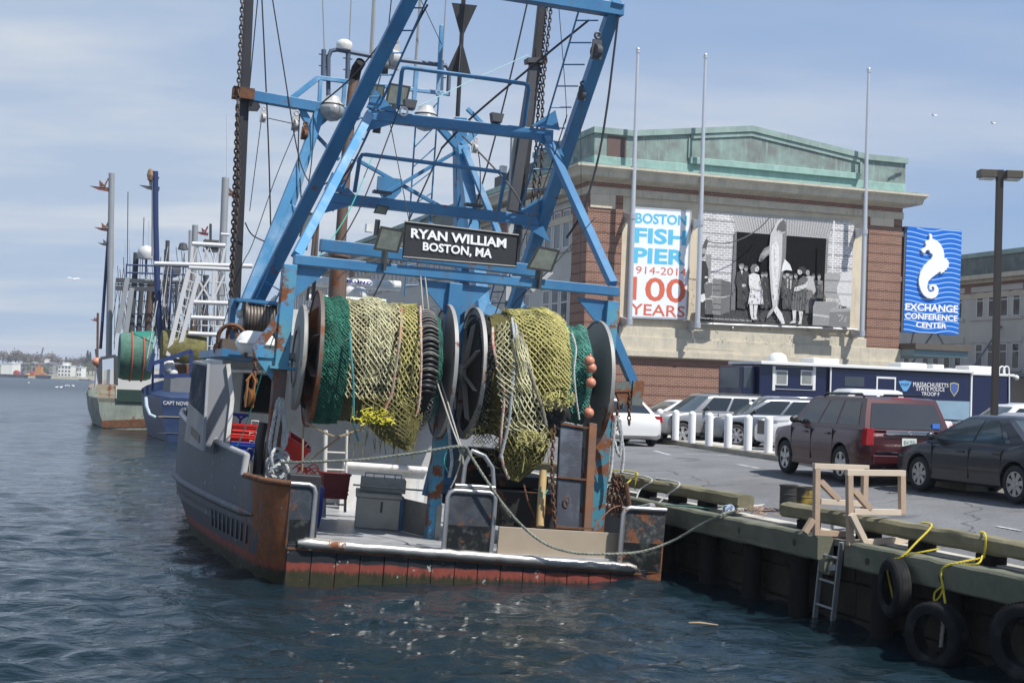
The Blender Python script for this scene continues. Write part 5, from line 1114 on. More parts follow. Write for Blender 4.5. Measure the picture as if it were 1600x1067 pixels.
mb = MB(); G_ = drape(Lp, Rp, 14, 14, 1.3, .2, .05, 5); mb.grid([[Vector(p) for p in r] for r in G_]); npart(mb, 'inner_bag', coreO, net5, smooth=60)
mb = MB(); add_rope(mb, [b(770, 512, 1.3), b(771, 540, .9), b(778, 575, .78), b(787, 605, .74), b(787, 635, .74), b(783, 680, .78), b(785, 720, .8), b(795, 748, .85)], .026); npart(mb, 'float_line', mat('red and white rope', (.50, .47, .42), .8, 0, .3, 20, c2=(.40, .08, .06), c2amt=.55, c2scale=9), net5)
mb = MB(); add_rope(mb, [b(800, 497, 1.6), b(804, 525, .85), b(805, 560, .72), b(800, 610, .70), b(795, 660, .70), b(782, 715, .75)], .030); add_rope(mb, [b(805, 500, 1.6), b(809, 530, .85), b(806, 560, .72)], .028); npart(mb, 'grey_rope', mat('grey blue rope', (.30, .32, .33), .85, 0, .4, 9), net5)
mb = MB(); add_rope(mb, [b(815, 520, .8), b(819, 555, .70), b(828, 580, .68), b(838, 610, .66), b(848, 640, .66), b(853, 665, .68)], .034); npart(mb, 'lashing', mat('lashing', (.22, .20, .15), .9, 0, .5, 9), net5)
mb = MB()
for k in range(70):
    p = b(rg.uniform(845, 897), rg.uniform(612, 632), .72); q = [p]
    for i in range(4): p = p+Vector((rg.uniform(-.06, .06), rg.uniform(-.05, .03), rg.uniform(-.07, .03))); q.append(p)
    mb.tube(catmull(q, 3), .010, 4)
for k in range(50):
    p = b(rg.uniform(806, 855), rg.uniform(672, 700), .62); q = [p]
    for i in range(4): p = p+Vector((rg.uniform(-.06, .06), rg.uniform(-.05, .03), rg.uniform(-.07, .03))); q.append(p)
    mb.tube(catmull(q, 3), .009, 4)
for px in (817, 855): mb.tube([b(px, 690, .62), b(px+2, 720, .62), b(px-1, 738, .62)], .008, 4)
npart(mb, 'frayed_ends', yelT, net5)['kind'] = 'stuff'
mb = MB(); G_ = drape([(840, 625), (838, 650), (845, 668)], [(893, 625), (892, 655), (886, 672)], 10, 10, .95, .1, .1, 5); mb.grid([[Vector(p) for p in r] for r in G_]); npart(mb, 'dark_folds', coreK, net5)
net6 = thing('trawl_net', 'teal trawl net beside the right flange of the right reel', 'fishing net', BM @ Matrix.Translation(RA))
ncore(xd-.02, xe, .98, coreTe, 'packed_net', net6, amp=.08, seed=15, crown=.05)
mb = MB(); add_net(mb, wrap(xd-.03, xe-.02, -25, 92, 1.06, 15, 80, .07, 31, drop=.55), .0085, .03, 12); add_net(mb, wrap(xd-.0, xe-.06, -25, 92, 1.02, 12, 60, .1, 35, drop=.4), .0085, .03, 13); npart(mb, 'netting', teaT, net6)
mb = MB(); add_rope(mb, [b(893, 520, 1.0), b(900, 545, .9), b(897, 580, .85), b(900, 620, .85), b(905, 655, .9)], .02); npart(mb, 'edge_rope', mat('pale line', (.45, .45, .42), .85, 0, .4, 9), net6)
orange = mat('faded orange float', (.50, .17, .10), .45, 0, .15, 3, c2=(.62, .33, .22), c2amt=.4)
for px, py, lab in ((921, 564, 'top orange ball float hanging against the right reel flange'), (924, 575, 'second orange ball float from the top against the right reel flange'), (923, 598, 'orange ball float below the touching pair against the right reel flange'), (920, 645, 'lowest orange ball float half hidden by the teal net')):
    mb = MB(); c = b(px, py, .98); mb.ball(c, .10, 16); mb.torus(c+Vector((0, 0, .10)), (1, 0, 0), .03, .012, 10, 6); mb.solo('net_float', orange, lab, 'float', BM, group='orange floats on the net', smooth=60)
def fluff(par, x0, x1, R, n, m, seed, t0=-30, t1=110):
    rg = random.Random(seed); mb = MB()
    for k in range(n):
        a = rad(rg.uniform(t0, t1)); x = rg.uniform(x0, x1); p = Vector((x-R*math.sin(a)*SK, yg-R*math.sin(a), zax+R*math.cos(a))); q = [p]
        for i in range(3): p = p+Vector((rg.uniform(-.05, .05), rg.uniform(-.04, .02), rg.uniform(-.09, .03))); q.append(p)
        mb.tube(q, .0055, 3)
    npart(mb, 'loose_twine', m, par)['kind'] = 'stuff'
fluff(net1, nx(505), nx(545), 1.17, 130, greT, 1, -30, 150); fluff(net2, nx(548), nx(657), 1.20, 150, tanT, 2); fluff(net5, nx(800), nx(892), 1.30, 130, oliT, 3, -30, 90); fluff(net6, nx(893), nx(928), 1.10, 120, teaT, 4)
# ---- ropes
def rope_thing(name, pts, r, m, label, cat='rope', f=None, strands=3, group=None):
    mb = MB(); add_rope(mb, pts, r, strands=strands); return mb.solo(name, m, label, cat, BM, group)
grR = mat('grey green rope', (.24, .25, .21), .9, 0, .35, 9, c2=(.12, .13, .10), c2amt=.4, c2scale=6); whR = mat('grey white rope', (.46, .47, .46), .9, 0, .35, 9, c2=(.22, .25, .26), c2amt=.45, c2scale=5)
B0 = lambda px, py, y=-.25: b(px, py, y)
p_end = BMI @ gp(1150, 797, TZ+.06)
rope_thing('mooring_rope', [b(432, 722, 1.9), b(470, 722, 1.2), b(560, 718, .6), b(640, 709, .2), b(720, 697, -.1), b(735, 712, -.15), b(760, 750, -.2), b(800, 805, -.22), b(845, 845, -.25), b(890, 862, -.25), b(940, 865, -.22), b(1000, 862, -.3), BMI @ (PM @ on(PM, 1050, 845, 0, -.5)), BMI @ (PM @ on(PM, 1100, 817, 0, -.12)), BMI @ (PM @ on(PM, 1130, 803, 0, -.03)), p_end], .026, grR, 'grey mooring rope sagging across the stern to the pier edge', 'rope')
rope_thing('tackle_rope', [b(657, 432, 2.0), b(668, 540, 1.6), b(697, 640, 1.0), b(716, 692, .5), b(722, 702, .0)], .016, mat('pale cord', (.38, .36, .32), .85, 0, .3), 'pale tackle rope slanting down to a knot above the middle stern plate')
rope_thing('tackle_rope', [b(664, 432, 2.1), b(680, 560, 1.6), b(703, 640, 1.0), b(718, 690, .5), b(724, 703, .0), b(714, 740, .0), b(704, 762, .05)], .014, mat('pale cord', (.38, .36, .32), .85, 0, .3), 'pale cord running down past the knot to the middle stern plate')
mb = MB(); c = b(722, 702, -.05); mb.torus(c, (1, .4, .2), .06, .028, 12, 6); mb.torus(c+Vector((.03, -.02, -.04)), (.2, 1, .5), .06, .026, 12, 6); mb.tube([c, c+Vector((.03, -.05, -.25))], .02, 6); mb.tube([c, c+Vector((-.05, -.05, -.2))], .018, 6); mb.solo('rope_knot', grR, 'knot of grey rope above the middle stern plate', 'knot', BM, smooth=60)
# rope hanks on the left post
for k, (ps, lab) in enumerate((([(434, 625), (428, 655), (422, 690), (424, 712), (434, 716), (442, 700), (444, 670), (440, 640), (436, 622)], 'long grey rope loop hanging on the rusted left post'), ([(437, 622), (436, 650), (430, 690), (427, 720), (425, 744)], 'grey white rope hanging straight down the left post'), ([(441, 622), (446, 660), (447, 690), (440, 705)], 'short grey rope hanging on the right side of the left post'))):
    rope_thing('hanging_rope', [b(*p, 1.9) for p in ps], .036, whR, lab)
mb = MB(); rg = random.Random(8); c = b(437, 728, 1.8)
for k in range(9):
    mb_c = c+Vector((rg.uniform(-.08, .08), rg.uniform(-.06, .06), rg.uniform(-.12, .12))); ax = Vector((rg.uniform(-1, 1), rg.uniform(.3, 1.2), rg.uniform(-.6, .6))); s_, u_ = perp(ax); R = rg.uniform(.12, .2)
    add_rope(mb, [mb_c+(s_*math.cos(t*.7)+u_*math.sin(t*.7)*1.15)*R for t in range(10)], .03)
mb.solo('rope_coil', whR, 'tangled grey rope coil knotted at the foot of the left post', 'rope', BM)
for k, (ps, lab) in enumerate((([(962, 650), (958, 690), (955, 730), (951, 752)], 'grey rope hanging straight down the right post'), ([(964, 650), (972, 690), (974, 715), (971, 738)], 'grey rope hanging outside the right post'), ([(968, 655), (971, 680), (968, 712), (960, 690)], 'looped grey rope end at the right post'))):
    rope_thing('hanging_rope', [b(*p, 1.7) for p in ps], .034, whR, lab)
rope_thing('hanging_rope', [b(700, 655, 1.7), b(703, 690, 1.6), b(706, 720, 1.6), b(702, 745, 1.7)], .034, whR, 'thick pale rope hanging on the middle post')
tealR = mat('turquoise cord', (.05, .36, .30), .8, 0, .2)
rope_thing('turquoise_cord', [b(692, 690, 1.7), b(705, 690, 1.6), b(698, 705, 1.6), b(694, 722, 1.6), b(702, 742, 1.7)], .012, tealR, 'turquoise cord tied round the middle post', strands=2)
rope_thing('turquoise_cord', [b(582, 245, 6.9), b(540, 340, 4.2), b(474, 435, 3), b(430, 520, 3), b(384, 665, 4.2), b(360, 715, 4.3)], .013, tealR, 'long turquoise cord slanting from the gantry down to the port rail', strands=2)
rope_thing('turquoise_cord', [b(826, 86, 8.5), b(740, 125, 7.5), b(653, 167, 6.5)], .013, mat('pale turquoise', (.35, .55, .55), .8), 'pale turquoise cord from the boom top across to the upper crossbeam', strands=2)
tanR = mat('old tan cord', (.27, .21, .13), .9, 0, .3)
rope_thing('reel_cord', [b(478, 660, 1.7), b(500, 672, 1.4), b(525, 682, 1.2), b(552, 675, 1.2), b(570, 668, 1.1)], .024, tanR, 'tan cords gathered under the green net')
rope_thing('reel_cord', [b(474, 665, 1.7), b(473, 700, 1.6), b(472, 735, 1.6)], .02, tanR, 'tan cord hanging straight below the left reel flange')
rope_thing('reel_cord', [b(530, 684, 1.2), b(505, 702, 1.4), b(480, 722, 1.6)], .02, tanR, 'tan cord slanting from under the green net to the mooring rope')
# ---- chains and blocks
chM = mat('rusty chain', (.12, .06, .035), .75, .3, .4, 9); chD = mat('dark chain', (.075, .055, .045), .6, .4, .3, 9)
def chain_thing(pts, m, label, L=.11, r=.014, w=.032, group=None):
    mb = MB(); add_chain(mb, pts, L, r, w); return mb.solo('chain', m, label, 'chain', BM, group)
chain_thing([b(379, -8, 8.7), b(372, 150, 8.7), b(366, 300, 8.7), b(359, 500, 8.7)], chD, 'long dark chain hanging along the left outrigger boom', .14, .018, .038)
chain_thing([b(371, 160, 8.6), b(373, 300, 8.6), b(364, 420, 8.6), b(358, 520, 8.6)], chD, 'second strand of dark chain below the boom crutch at the left outrigger', .14, .018, .038)
chain_thing([b(854, 5, 8.6), b(842, 150, 8.6), b(835, 280, 8.6), b(826, 360, 8.6)], chD, 'dark chain hanging down beside the right outrigger boom', .14, .017, .037)
chain_thing([b(861, 10, 8.5), b(848, 140, 8.5), b(846, 260, 8.5), b(838, 330, 8.5)], chD, 'rightmost dark chain of the right outrigger boom', .14, .017, .037)
chain_thing([b(966, 630, 2.0), b(964, 650, 2.0), b(963, 670, 2.0)], chM, 'short chain below the rusty starboard arm, beside the post', .12, .016, .036)
chain_thing([b(983, 615, 2.0), b(983, 665, 2.0)], chM, 'chain hanging free from the outer end of the rusty starboard arm', .12, .016, .036)
mb = MB(); rg = random.Random(3)
for k in range(9):
    p = b(rg.uniform(952, 975), rg.uniform(738, 785), 1.2); q = p+Vector((rg.uniform(-.16, .16), rg.uniform(-.1, .1), -.35)); add_chain(mb, [p, q], .12, .018, .038)
mb.tube([b(978, 755, 1.1), b(983, 790, 1.1)], .05, 8); mb.solo('chain', chM, 'heap of rusty chain and shackles hung at the right post foot', 'chain', BM)
chain_thing([b(866, 665, .7), b(862, 720, .55), b(864, 780, .45), b(868, 826, .4)], chM, 'rusty chain lying down the left edge of the black trawl door', .11, .016, .034)
chain_thing([b(398, 552, 2.1), b(399, 575, 2.1), b(398, 600, 2.1)], chM, 'rusty chain holding the orange block under the port arm', .13, .02, .042)
mb = MB(); c = b(391, 612, 2.05); mb.lathe([(.0, -.05), (.15, -.05), (.17, -.035), (.12, 0), (.17, .035), (.15, .05), (0, .05)], c+Vector((0, 0, -.1)), (1, .25, 0), 18); mb.box(c+Vector((-.075, -.07, -.28)), c+Vector((-.05, .07, .2))); mb.box(c+Vector((.05, -.07, -.28)), c+Vector((.075, .07, .2))); mb.tube([c+Vector((-.08, 0, .18)), c+Vector((0, 0, .32)), c+Vector((.08, 0, .18))], .03, 8); mb.solo('pulley_block', mat('orange rusty block', (.28, .12, .03), .6, .2, .4, 6, rust=.4), 'orange rusty pulley block hanging under the port arm', 'pulley', BM, smooth=40)
def block(px, py, y, label, m=None, s=1.0):
    mb = MB(); c = b(px, py, y); mb.lathe([(0, -.06), (.13, -.06), (.13, .06), (0, .06)], c, (1, .3, 0), 14); mb.prism([c+Vector((-.09, -.02, .22)), c+Vector((.09, -.02, .22)), c+Vector((.11, -.02, -.16)), c+Vector((-.11, -.02, -.16))], (0, .05, 0)); mb.torus(c+Vector((0, 0, .3)), (0, 1, 0), .06, .025, 10, 6)
    vs = np.array(mb.v); cc = np.array(c); mb.v = [tuple(x) for x in (vs-cc)*s+cc]; return mb.solo('pulley_block', m or darkst, label, 'pulley', BM, smooth=40)
block(932, 80, 4.0, 'dark pulley block hanging below the top right gantry corner', s=1.1); block(909, 148, 4.9, 'slim dark block on a wire inside the right gantry leg', s=.8); block(614, 92, 7.5, 'big grey pulley block hanging beside the top of the left gantry leg', greyP, 1.5); block(598, 104, 7.5, 'dark narrow pulley block behind the left gantry leg', None, 1.2); block(462, 195, 8.8, 'grey pulley block on the wire near the port legs', greyP, .9); block(476, 210, 8.8, 'rusty padlock shaped block under the boom', rusty, .8); block(411, 184, 8.8, 'small grey block on the wire by the left outrigger boom', greyP, .7); block(589, 199, 6.3, 'small dark block under the upper crossbeam end', None, .8)
block(742, 232, 8.0, 'pulley block on the diagonal wire beside the mast tripod', greyP, .7)
mb = MB(); c = pA(627, 177)+Vector((0, -.2, 0)); mb.torus(c, (0, 1, .1), .085, .022, 18, 8); mb.solo('steel_ring', white, 'white ring hanging on the upper crossbeam', 'ring', BM, smooth=60)
# ---- wires
def wires(lst):
    for pts, r, lab in lst:
        mb = MB(); P_ = [p if isinstance(p, Vector) else (pA(p[0], p[1]) if len(p) == 2 else b(*p)) for p in pts]; mb.tube(catmull(P_, 6), r, 5); mb.solo('rigging_wire', wire, lab, 'wire', BM, group=None)
wires([
 ([(409, -5, 8.9), (419, 215, 8.9), (423, 360, 8.9)], .018, 'black wire hanging just right of the left outrigger boom, second from the left'),
 ([(403, -5, 9.0), (396, 70, 9.0), (390, 135, 9.0)], .014, 'short wire close along the right edge of the left outrigger boom'),
 ([(425, -5, 8.8), (442, 100, 8.8), (463, 228, 8.7), (480, 280, 8.4), (500, 290, 8.2), (517, 282, 7.6)], .016, 'black wire that curves under to the left gantry leg'),
 ([(408, 190, 8.8), (399, 260, 8.8), (390, 330, 8.8)], .010, 'thin wire falling from the block near the left outrigger boom'),
 ([(414, 184, 8.8), (455, 193, 8.8)], .012, 'short level wire between two blocks above the port legs'),
 ([(463, 200, 8.8), (430, 280, 8.8), (395, 380, 8.8), (376, 420, 8.8), (345, 520, 8.6)], .010, 'thin wire slanting down left from the block to the deck edge'),
 ([(383, 348, 8.7), (395, 368, 8.8), (425, 382, 9)], .016, 'black wire sagging from the left outrigger boom to the port legs'),
 ([(468, 178, 8.7), (466, 240, 8.7), (470, 300, 8.7), (472, 360, 8.7)], .016, 'black hose hanging below the boom crutch'),
 ([(490, 175, 8.7), (487, 250, 8.7), (478, 310, 8.7)], .014, 'second hose hanging below the boom crutch'),
 ([(640, 8, 7.5), (560, 110, 8.0), (502, 162, 8.6)], .020, 'black wire slanting from the gantry top down left to the boom'),
 ([(668, 8, 4.2), (637, 68, 5.0), (560, 240, 6.4), (512, 310, 7.0), (450, 430, 7.8)], .022, 'black wire running down along the left gantry leg'),
 ([(612, -5, 7.4), (600, 95, 7.4), (580, 170, 7.2)], .014, 'pair wire hanging at the block behind the left gantry leg'),
 ([(625, 165, 5.4), (560, 330, 5.0), (490, 440, 5.0)], .014, 'black wire below the upper crossbeam slanting down left'),
 ([(604, 165, 6), (640, 350, 4), (657, 440, 2)], .010, 'thin wire from the upper crossbeam down past the name board'),
 ([(966, 25, 3.9), (957, 100, 3.9), (948, 170, 3.9), (934, 250, 3.9), (910, 330, 3.9), (885, 372, 4.0)], .026, 'thick black cable hanging from the top right gantry corner'),
 ([(920, 32, 4.6), (830, 105, 6.0), (738, 183, 7.0), (690, 232, 8)], .026, 'heavy black wire slanting across from the right gantry leg to the mast'),
 ([(690, 232, 8), (650, 320, 8.2), (600, 430, 8.5), (580, 470, 8.5)], .020, 'black wire continuing down left behind the name board'),
 ([(826, -5, 9), (795, 130, 9), (764, 250, 9), (735, 350, 9)], .022, 'black wire hanging between the mast and the right outrigger boom'),
 ([(835, 130, 9.2), (800, 250, 9.2), (770, 360, 9.2)], .016, 'thin wire left of the right outrigger boom'),
 ([(722, 212, 8.2), (760, 250, 8), (800, 295, 7.6), (820, 330, 7)], .022, 'wire with a turnbuckle from the tripod down to the right gantry leg'),
 ([(738, 208, 8.6), (750, 260, 8.6), (748, 380, 8.6)], .014, 'wire hanging straight beside the mast tripod'),
 ([(873, 10, 8.4), (885, 170, 8.2), (880, 195, 8.2)], .010, 'thin stay between the right outrigger boom and gantry leg'),
 ([(907, 165, 4.8), (908, 330, 4.6), (906, 450, 4.4)], .008, 'fine wire dropping from the slim block in front of the brick hall'),
 ([(655, -5, 9.3), (690, 70, 9.3)], .010, 'fine aerial stay near the top of the mast'),
 ([(886, 180, 5), (850, 290, 5), (800, 420, 5), (770, 500, 5)], .014, 'black wire beside the right gantry leg running down to the reel'),
 ([(930, 340, 2.4), (860, 420, 2.4), (800, 480, 2.4), (770, 560, 2.4)], .010, 'thin wire slanting behind the right floodlight')])
# ---- trawl door and beam leaning at the starboard quarter
door = thing('trawl_door', 'black scraped trawl door leaning at the starboard quarter beside the right reel', 'trawl door', BM @ Matrix.Translation(b(897, 828, .4)))
def local(o_pt): return o_pt
q = [b(868, 828, .40), b(905, 830, .40), b(912, 664, .95), b(876, 657, .95)]; c = b(897, 828, .4)
mid = [q[0].lerp(q[3], .5)+Vector((-.03, 0, 0)), q[1].lerp(q[2], .5)]
doorM = mat('black scraped steel', (.030, .034, .045), .38, .2, .3, 3, rust=.15, c2=(.10, .12, .15), c2amt=.25, c2scale=2, bump=.2)
mb = MB(); mb.prism([p-c for p in (q[0], q[1], q[2], q[3])], (0, .10, 0)); mb.build('door_plate', doorM, door, bevel=.02)
mb = MB()
for t in (.03, .48, .97):
    a = q[0].lerp(q[3], t)-c; e = q[1].lerp(q[2], t)-c; mb.beam(a+Vector((-.02, -.03, 0)), e+Vector((.26, -.03, 0)), .04, .035, (0, 0, 1))
mb.build('door_ribs', rusty, door)
mb = MB(); cc = b(885, 784, .5)-c; mb.torus(cc, (0, 1, -.3), (.05, .1), .012, 14, 6, stretch=(.1, 0, 1)); mb.build('door_shackle', rusty, door)
mb = MB(); mb.beam(b(916, 832, .42), b(925, 662, .95), .16, .14, (0, 1, 0)); mb.solo('rusty_beam', mat('rusty channel', (.16, .065, .025), .75, .1, .4, 3, bump=.3, c2=(.07, .06, .055), c2amt=.5, c2scale=1.4), 'rusty brown steel beam leaning beside the black trawl door', 'beam', BM, bevel=.015)
mb = MB(); mb.tube([b(849, 735, .9), b(846, 780, .75), b(844, 822, .6)], [.07, .075, .075], 10); mb.solo('wooden_post', mat('raw timber post', (.42, .29, .13), .8, 0, .25, 4), 'pale wooden post standing left of the black trawl door', 'post', BM, smooth=50)
rope_thing('turquoise_cord', [b(855, 738, .85), b(844, 770, .72), b(848, 775, .7), b(856, 765, .75)], .012, tealR, 'turquoise cord looped on the pale wooden post', strands=2)
# dark machinery behind the right reel
mb = MB(); c0_ = bz(775, 815, .5); mb.box(b(778, 822, 1.6), b(862, 765, 3.2)); mb.box(b(782, 760, 2.4), b(830, 742, 3.4)); mb.tube([b(760, 760, 1.6), b(800, 812, .9)], .09, 10); mb.box(b(725, 790, 3.4), b(775, 700, 4.2)); mb.build
mach = mb.solo('deck_winch', mat('dark greasy machinery', (.02, .018, .016), .6, .2, .5, 4, rust=.45), 'dark greasy winch machinery under the right reel', 'winch', BM, bevel=.02)
mb = MB(); mb.box(b(770, 793, 3.5), b(826, 754, 3.6)); mb.solo('orange_hatch', mat('orange rusty plate', (.24, .10, .04), .8, 0, .4, 3, rust=.4), 'orange rusty plate behind the olive net bag', 'plate', BM)
rope_thing('brown_hose', [b(818, 755, 1.0), b(826, 785, .9), b(842, 820, .8)], .02, rusty, 'thin brown hose below the olive net bag', strands=2); rope_thing('brown_hose', [b(925, 830, .4), b(935, 815, .4), b(955, 795, .5), b(970, 790, .8)], .014, mat('red brown cable', (.22, .09, .05), .7), 'red brown cable across the tan board by the right stern plate', strands=2)
# ---- steel fish boxes and totes on deck
def dbox(p_bl, p_br, py_top, depth, y=None):
    a = bz(*p_bl, .505); e = bz(*p_br, .505); top = b(p_bl[0], py_top, a.y).z; return a, e, top
a, e, top = dbox((554, 824), (622, 829), 776, 1)
bin_ = thing('steel_bin', 'grey stainless steel fish bin with a lidded top on deck', 'bin', BM @ Matrix.Translation(a)); w = (e-a).length; u = (e-a).normalized(); v_ = Vector((-u.y, u.x, 0)); h = top-.505
def ub(mb, x0, x1, y0, y1, z0, z1):
    P8 = [u*x+v_*y+Vector((0, 0, z)) for z in (z0, z1) for x, y in ((x0, y0), (x1, y0), (x1, y1), (x0, y1))]; mb.add(P8, [(0,3,2,1),(4,5,6,7),(0,1,5,4),(1,2,6,5),(2,3,7,6),(3,0,4,7)])
sk = .0
mb = MB(); ub(mb, 0, w, 0, 1.5, 0, h); mb.build('body', stain, bin_, bevel=.01)
mb = MB(); ub(mb, -.03, w+.03, -.03, 1.53, h+.002, h+.09); mb.build('rim', stain, bin_, bevel=.01)
mb = MB(); ub(mb, .05, w+.1, .5, 1.4, h+.092, h+.36); mb.build('lid_box', stain, bin_, bevel=.01)
mb = MB()
for x in (.15, .35, .6, .85, 1.0): mb.tube([u*x*w+v_*.55+Vector((0, 0, h+.36)), u*x*w+v_*.55+Vector((0, 0, h+.46))], .012, 6)
mb.tube([u*.15*w+v_*.55+Vector((0, 0, h+.46)), u*w+v_*.55+Vector((0, 0, h+.46))], .014, 6); mb.tube([u*-.1+v_*.2+Vector((0, 0, h+.22)), u*(w+.9)+v_*.35+Vector((0, 0, h+.20))], .02, 6); mb.build('hand_rail', steel, bin_, smooth=60)
mb = MB(); ub(mb, w*.55, w*.60, -.022, -.001, h*.55, h*.9); mb.build('latch', darkst, bin_)
pa, pb_ = bz(627, 829, .505), bz(678, 842, .505); tz_ = b(627, 778, pa.y).z; tz2 = b(679, 790, pb_.y).z
mb = MB(); mb.prism([pa, pb_, Vector((pb_.x, pb_.y, tz2)), Vector((pa.x, pa.y, tz_))], (.0, .05, 0)); pn = mb.solo('pen_board', stain, 'stainless deck pen panel standing between the steel bin and middle stern plate', 'panel', BM, bevel=.01)
mb = MB(); mb.box(pa+Vector((-.12, -.02, 0)), Vector((pa.x-.005, pa.y+.1, tz_+.03))); mb.solo('pen_stanchion', blueP, 'blue stanchion at the left end of the stainless pen panel', 'stanchion', BM)
mb = MB(); mb.box(pb_+Vector((.0, -.03, 0)), Vector((pb_.x+.1, pb_.y+.08, tz2+.02))); mb.solo('pen_stanchion', stain, 'stainless stanchion at the right end of the pen panel', 'stanchion', BM)
mb = MB(); mb.box(Vector((b(450, 745, .9).x, .75, .5)), Vector((b(500, 745, .9).x, 1.0, b(480, 741, .9).z))); mb.solo('black_hatch_cover', black, 'black upright hatch cover behind the left stern plate', 'cover', BM, bevel=.02)
def tote(M_, col, label, cat='fish tote', w=.75, d=.45, h=.26, name='fish_tote', handle=True):
    t = thing(name, label, cat, M_, 'plastic fish totes on the port side deck')
    mb = MB(); A_ = [(-w/2*.9, -d/2*.9), (w/2*.9, -d/2*.9), (w/2*.9, d/2*.9), (-w/2*.9, d/2*.9)]; B_ = [(-w/2, -d/2), (w/2, -d/2), (w/2, d/2), (-w/2, d/2)]
    vs = [(*p, 0) for p in A_]+[(*p, h) for p in B_]+[(p[0]*.93, p[1]*.9, h) for p in B_]+[(p[0]*.93, p[1]*.9, .03) for p in A_]
    fs = [(3,2,1,0)]+[(i, (i+1) % 4, 4+(i+1) % 4, 4+i) for i in range(4)]+[(4+i, 4+(i+1) % 4, 8+(i+1) % 4, 8+i) for i in range(4)]+[(8+i, 8+(i+1) % 4, 12+(i+1) % 4, 12+i) for i in range(4)]+[(12,13,14,15)]
    mb.add(vs, fs); 
    for z in (.09, .17): mb.box((-w/2*.97, -d/2*.97-.012, z), (w/2*.97, -d/2*.9, z+.03))
    mb.build('tub', col, t, bevel=.008)
    mb = MB(); mb.box((-w/2-.015, -d/2-.015, h-.03), (w/2+.015, -d/2+.02, h+.012)); mb.box((-w/2-.015, d/2-.02, h-.03), (w/2+.015, d/2+.015, h+.012)); mb.box((-w/2-.015, -d/2+.02, h-.03), (-w/2+.02, d/2-.02, h+.012)); mb.box((w/2-.02, -d/2+.02, h-.03), (w/2+.015, d/2-.02, h+.012)); mb.build('rim', col, t)
    if handle: mb = MB(); mb.tube([(w/2-.12, -d/2+.02, h), (w/2-.12, -d/2, h+.09), (w/2+.02, -d/2+.02, h+.09), (w/2+.02, -d/2+.02, h)], .012, 6); mb.build('handle', white, t, smooth=60)
    return t
redP = mat('red plastic', (.50, .025, .02), .4, 0, .1, 3); bluP = mat('blue plastic', (.012, .045, .30), .4, 0, .15, 3)
c = b(376, 715, 5.0)
for k, (col, lab) in enumerate(((bluP, 'lowest blue tote of the stack behind the port shelter plate'), (bluP, 'upper blue tote of the stack behind the port shelter plate'), (redP, 'red tote lying on the two blue totes'), (redP, 'red tote topmost on the stack under the blue shovel'))):
    tote(BM @ Matrix.Translation(Vector((c.x+(.02 if k % 2 else 0), 5.2, c.z-.04+k*.155))), col, lab, h=.24 if k == 3 else .15, w=.5)
mb = MB(); mb.box((c.x-.6, 4.9, .5), (c.x+.5, 5.5, c.z-.045)); mb.solo('deck_locker', greyP, 'grey deck locker under the stacked totes', 'locker', BM)
mb = MB(); p = b(376, 655, 5.2); mb.tube([p, p+Vector((-.06, 0, -.3))], .025, 8); mb.box(p+Vector((-.16, -.03, .06)), p+Vector((.17, .03, .12))); mb.tube([p+Vector((-.1, 0, .09)), p], .025, 6); mb.tube([p+Vector((.12, 0, .09)), p], .025, 6); mb.solo('shovel', mat('violet blue plastic', (.03, .03, .32), .4), 'blue shovel handle sticking up out of the red tote', 'shovel', BM)
p = b(452, 712, 2.6); tote(BM @ Matrix.Translation(p) @ Matrix.Rotation(rad(28), 4, 'Y') @ Matrix.Rotation(rad(18), 4, 'X'), redP, 'tilted red basket beside the rusted left post', 'basket', .46, .36, .34, 'red_basket')
mb = MB(); cb = b(478, 740, 3.2); mb.lathe([(0, 0), (.38, 0), (.42, .25), (.42, .75), (.38, .8), (0, .8)], Vector((cb.x, 3.4, .5)), (0, 0, 1), 22); mb.solo('blue_drum', bluP, 'blue plastic drum on deck right of the tilted red basket', 'drum', BM, smooth=40)
mb = MB(); rgx = random.Random(1); cc = b(473, 735, 2.3)
for k in range(12): q = cc+Vector((rgx.uniform(-.2, .2), rgx.uniform(-.1, .1), rgx.uniform(-.05, .08))); mb.tube(catmull([q, q+Vector((.1, 0, .06)), q+Vector((.2, 0, -.02))], 4), .012, 5)
mb.solo('red_twine_heap', redP, 'small heap of red twine in front of the blue drum', 'twine', BM)
tote(BM @ Matrix.Translation(b(520, 778, 4.6)), mat('dark red plastic', (.22, .02, .02), .5), 'dark red crate on deck behind the white ladder', 'crate', .55, .45, .5, 'red_crate', False)
mb = MB(); mb.box(b(395, 745, 3.4), b(418, 718, 3.9)); mb.solo('galvanised_bucket', stain, 'grey metal box beside the rusted left post', 'box', BM, bevel=.04)
mb = MB(); mb.tube([b(402, 740, 3), b(406, 690, 3), b(412, 660, 3)], .09, 8); mb.tube([b(415, 742, 3), b(420, 690, 3)], .07, 8); mb.solo('black_hose', black, 'black hoses standing behind the rusted left post', 'hose', BM, smooth=60)
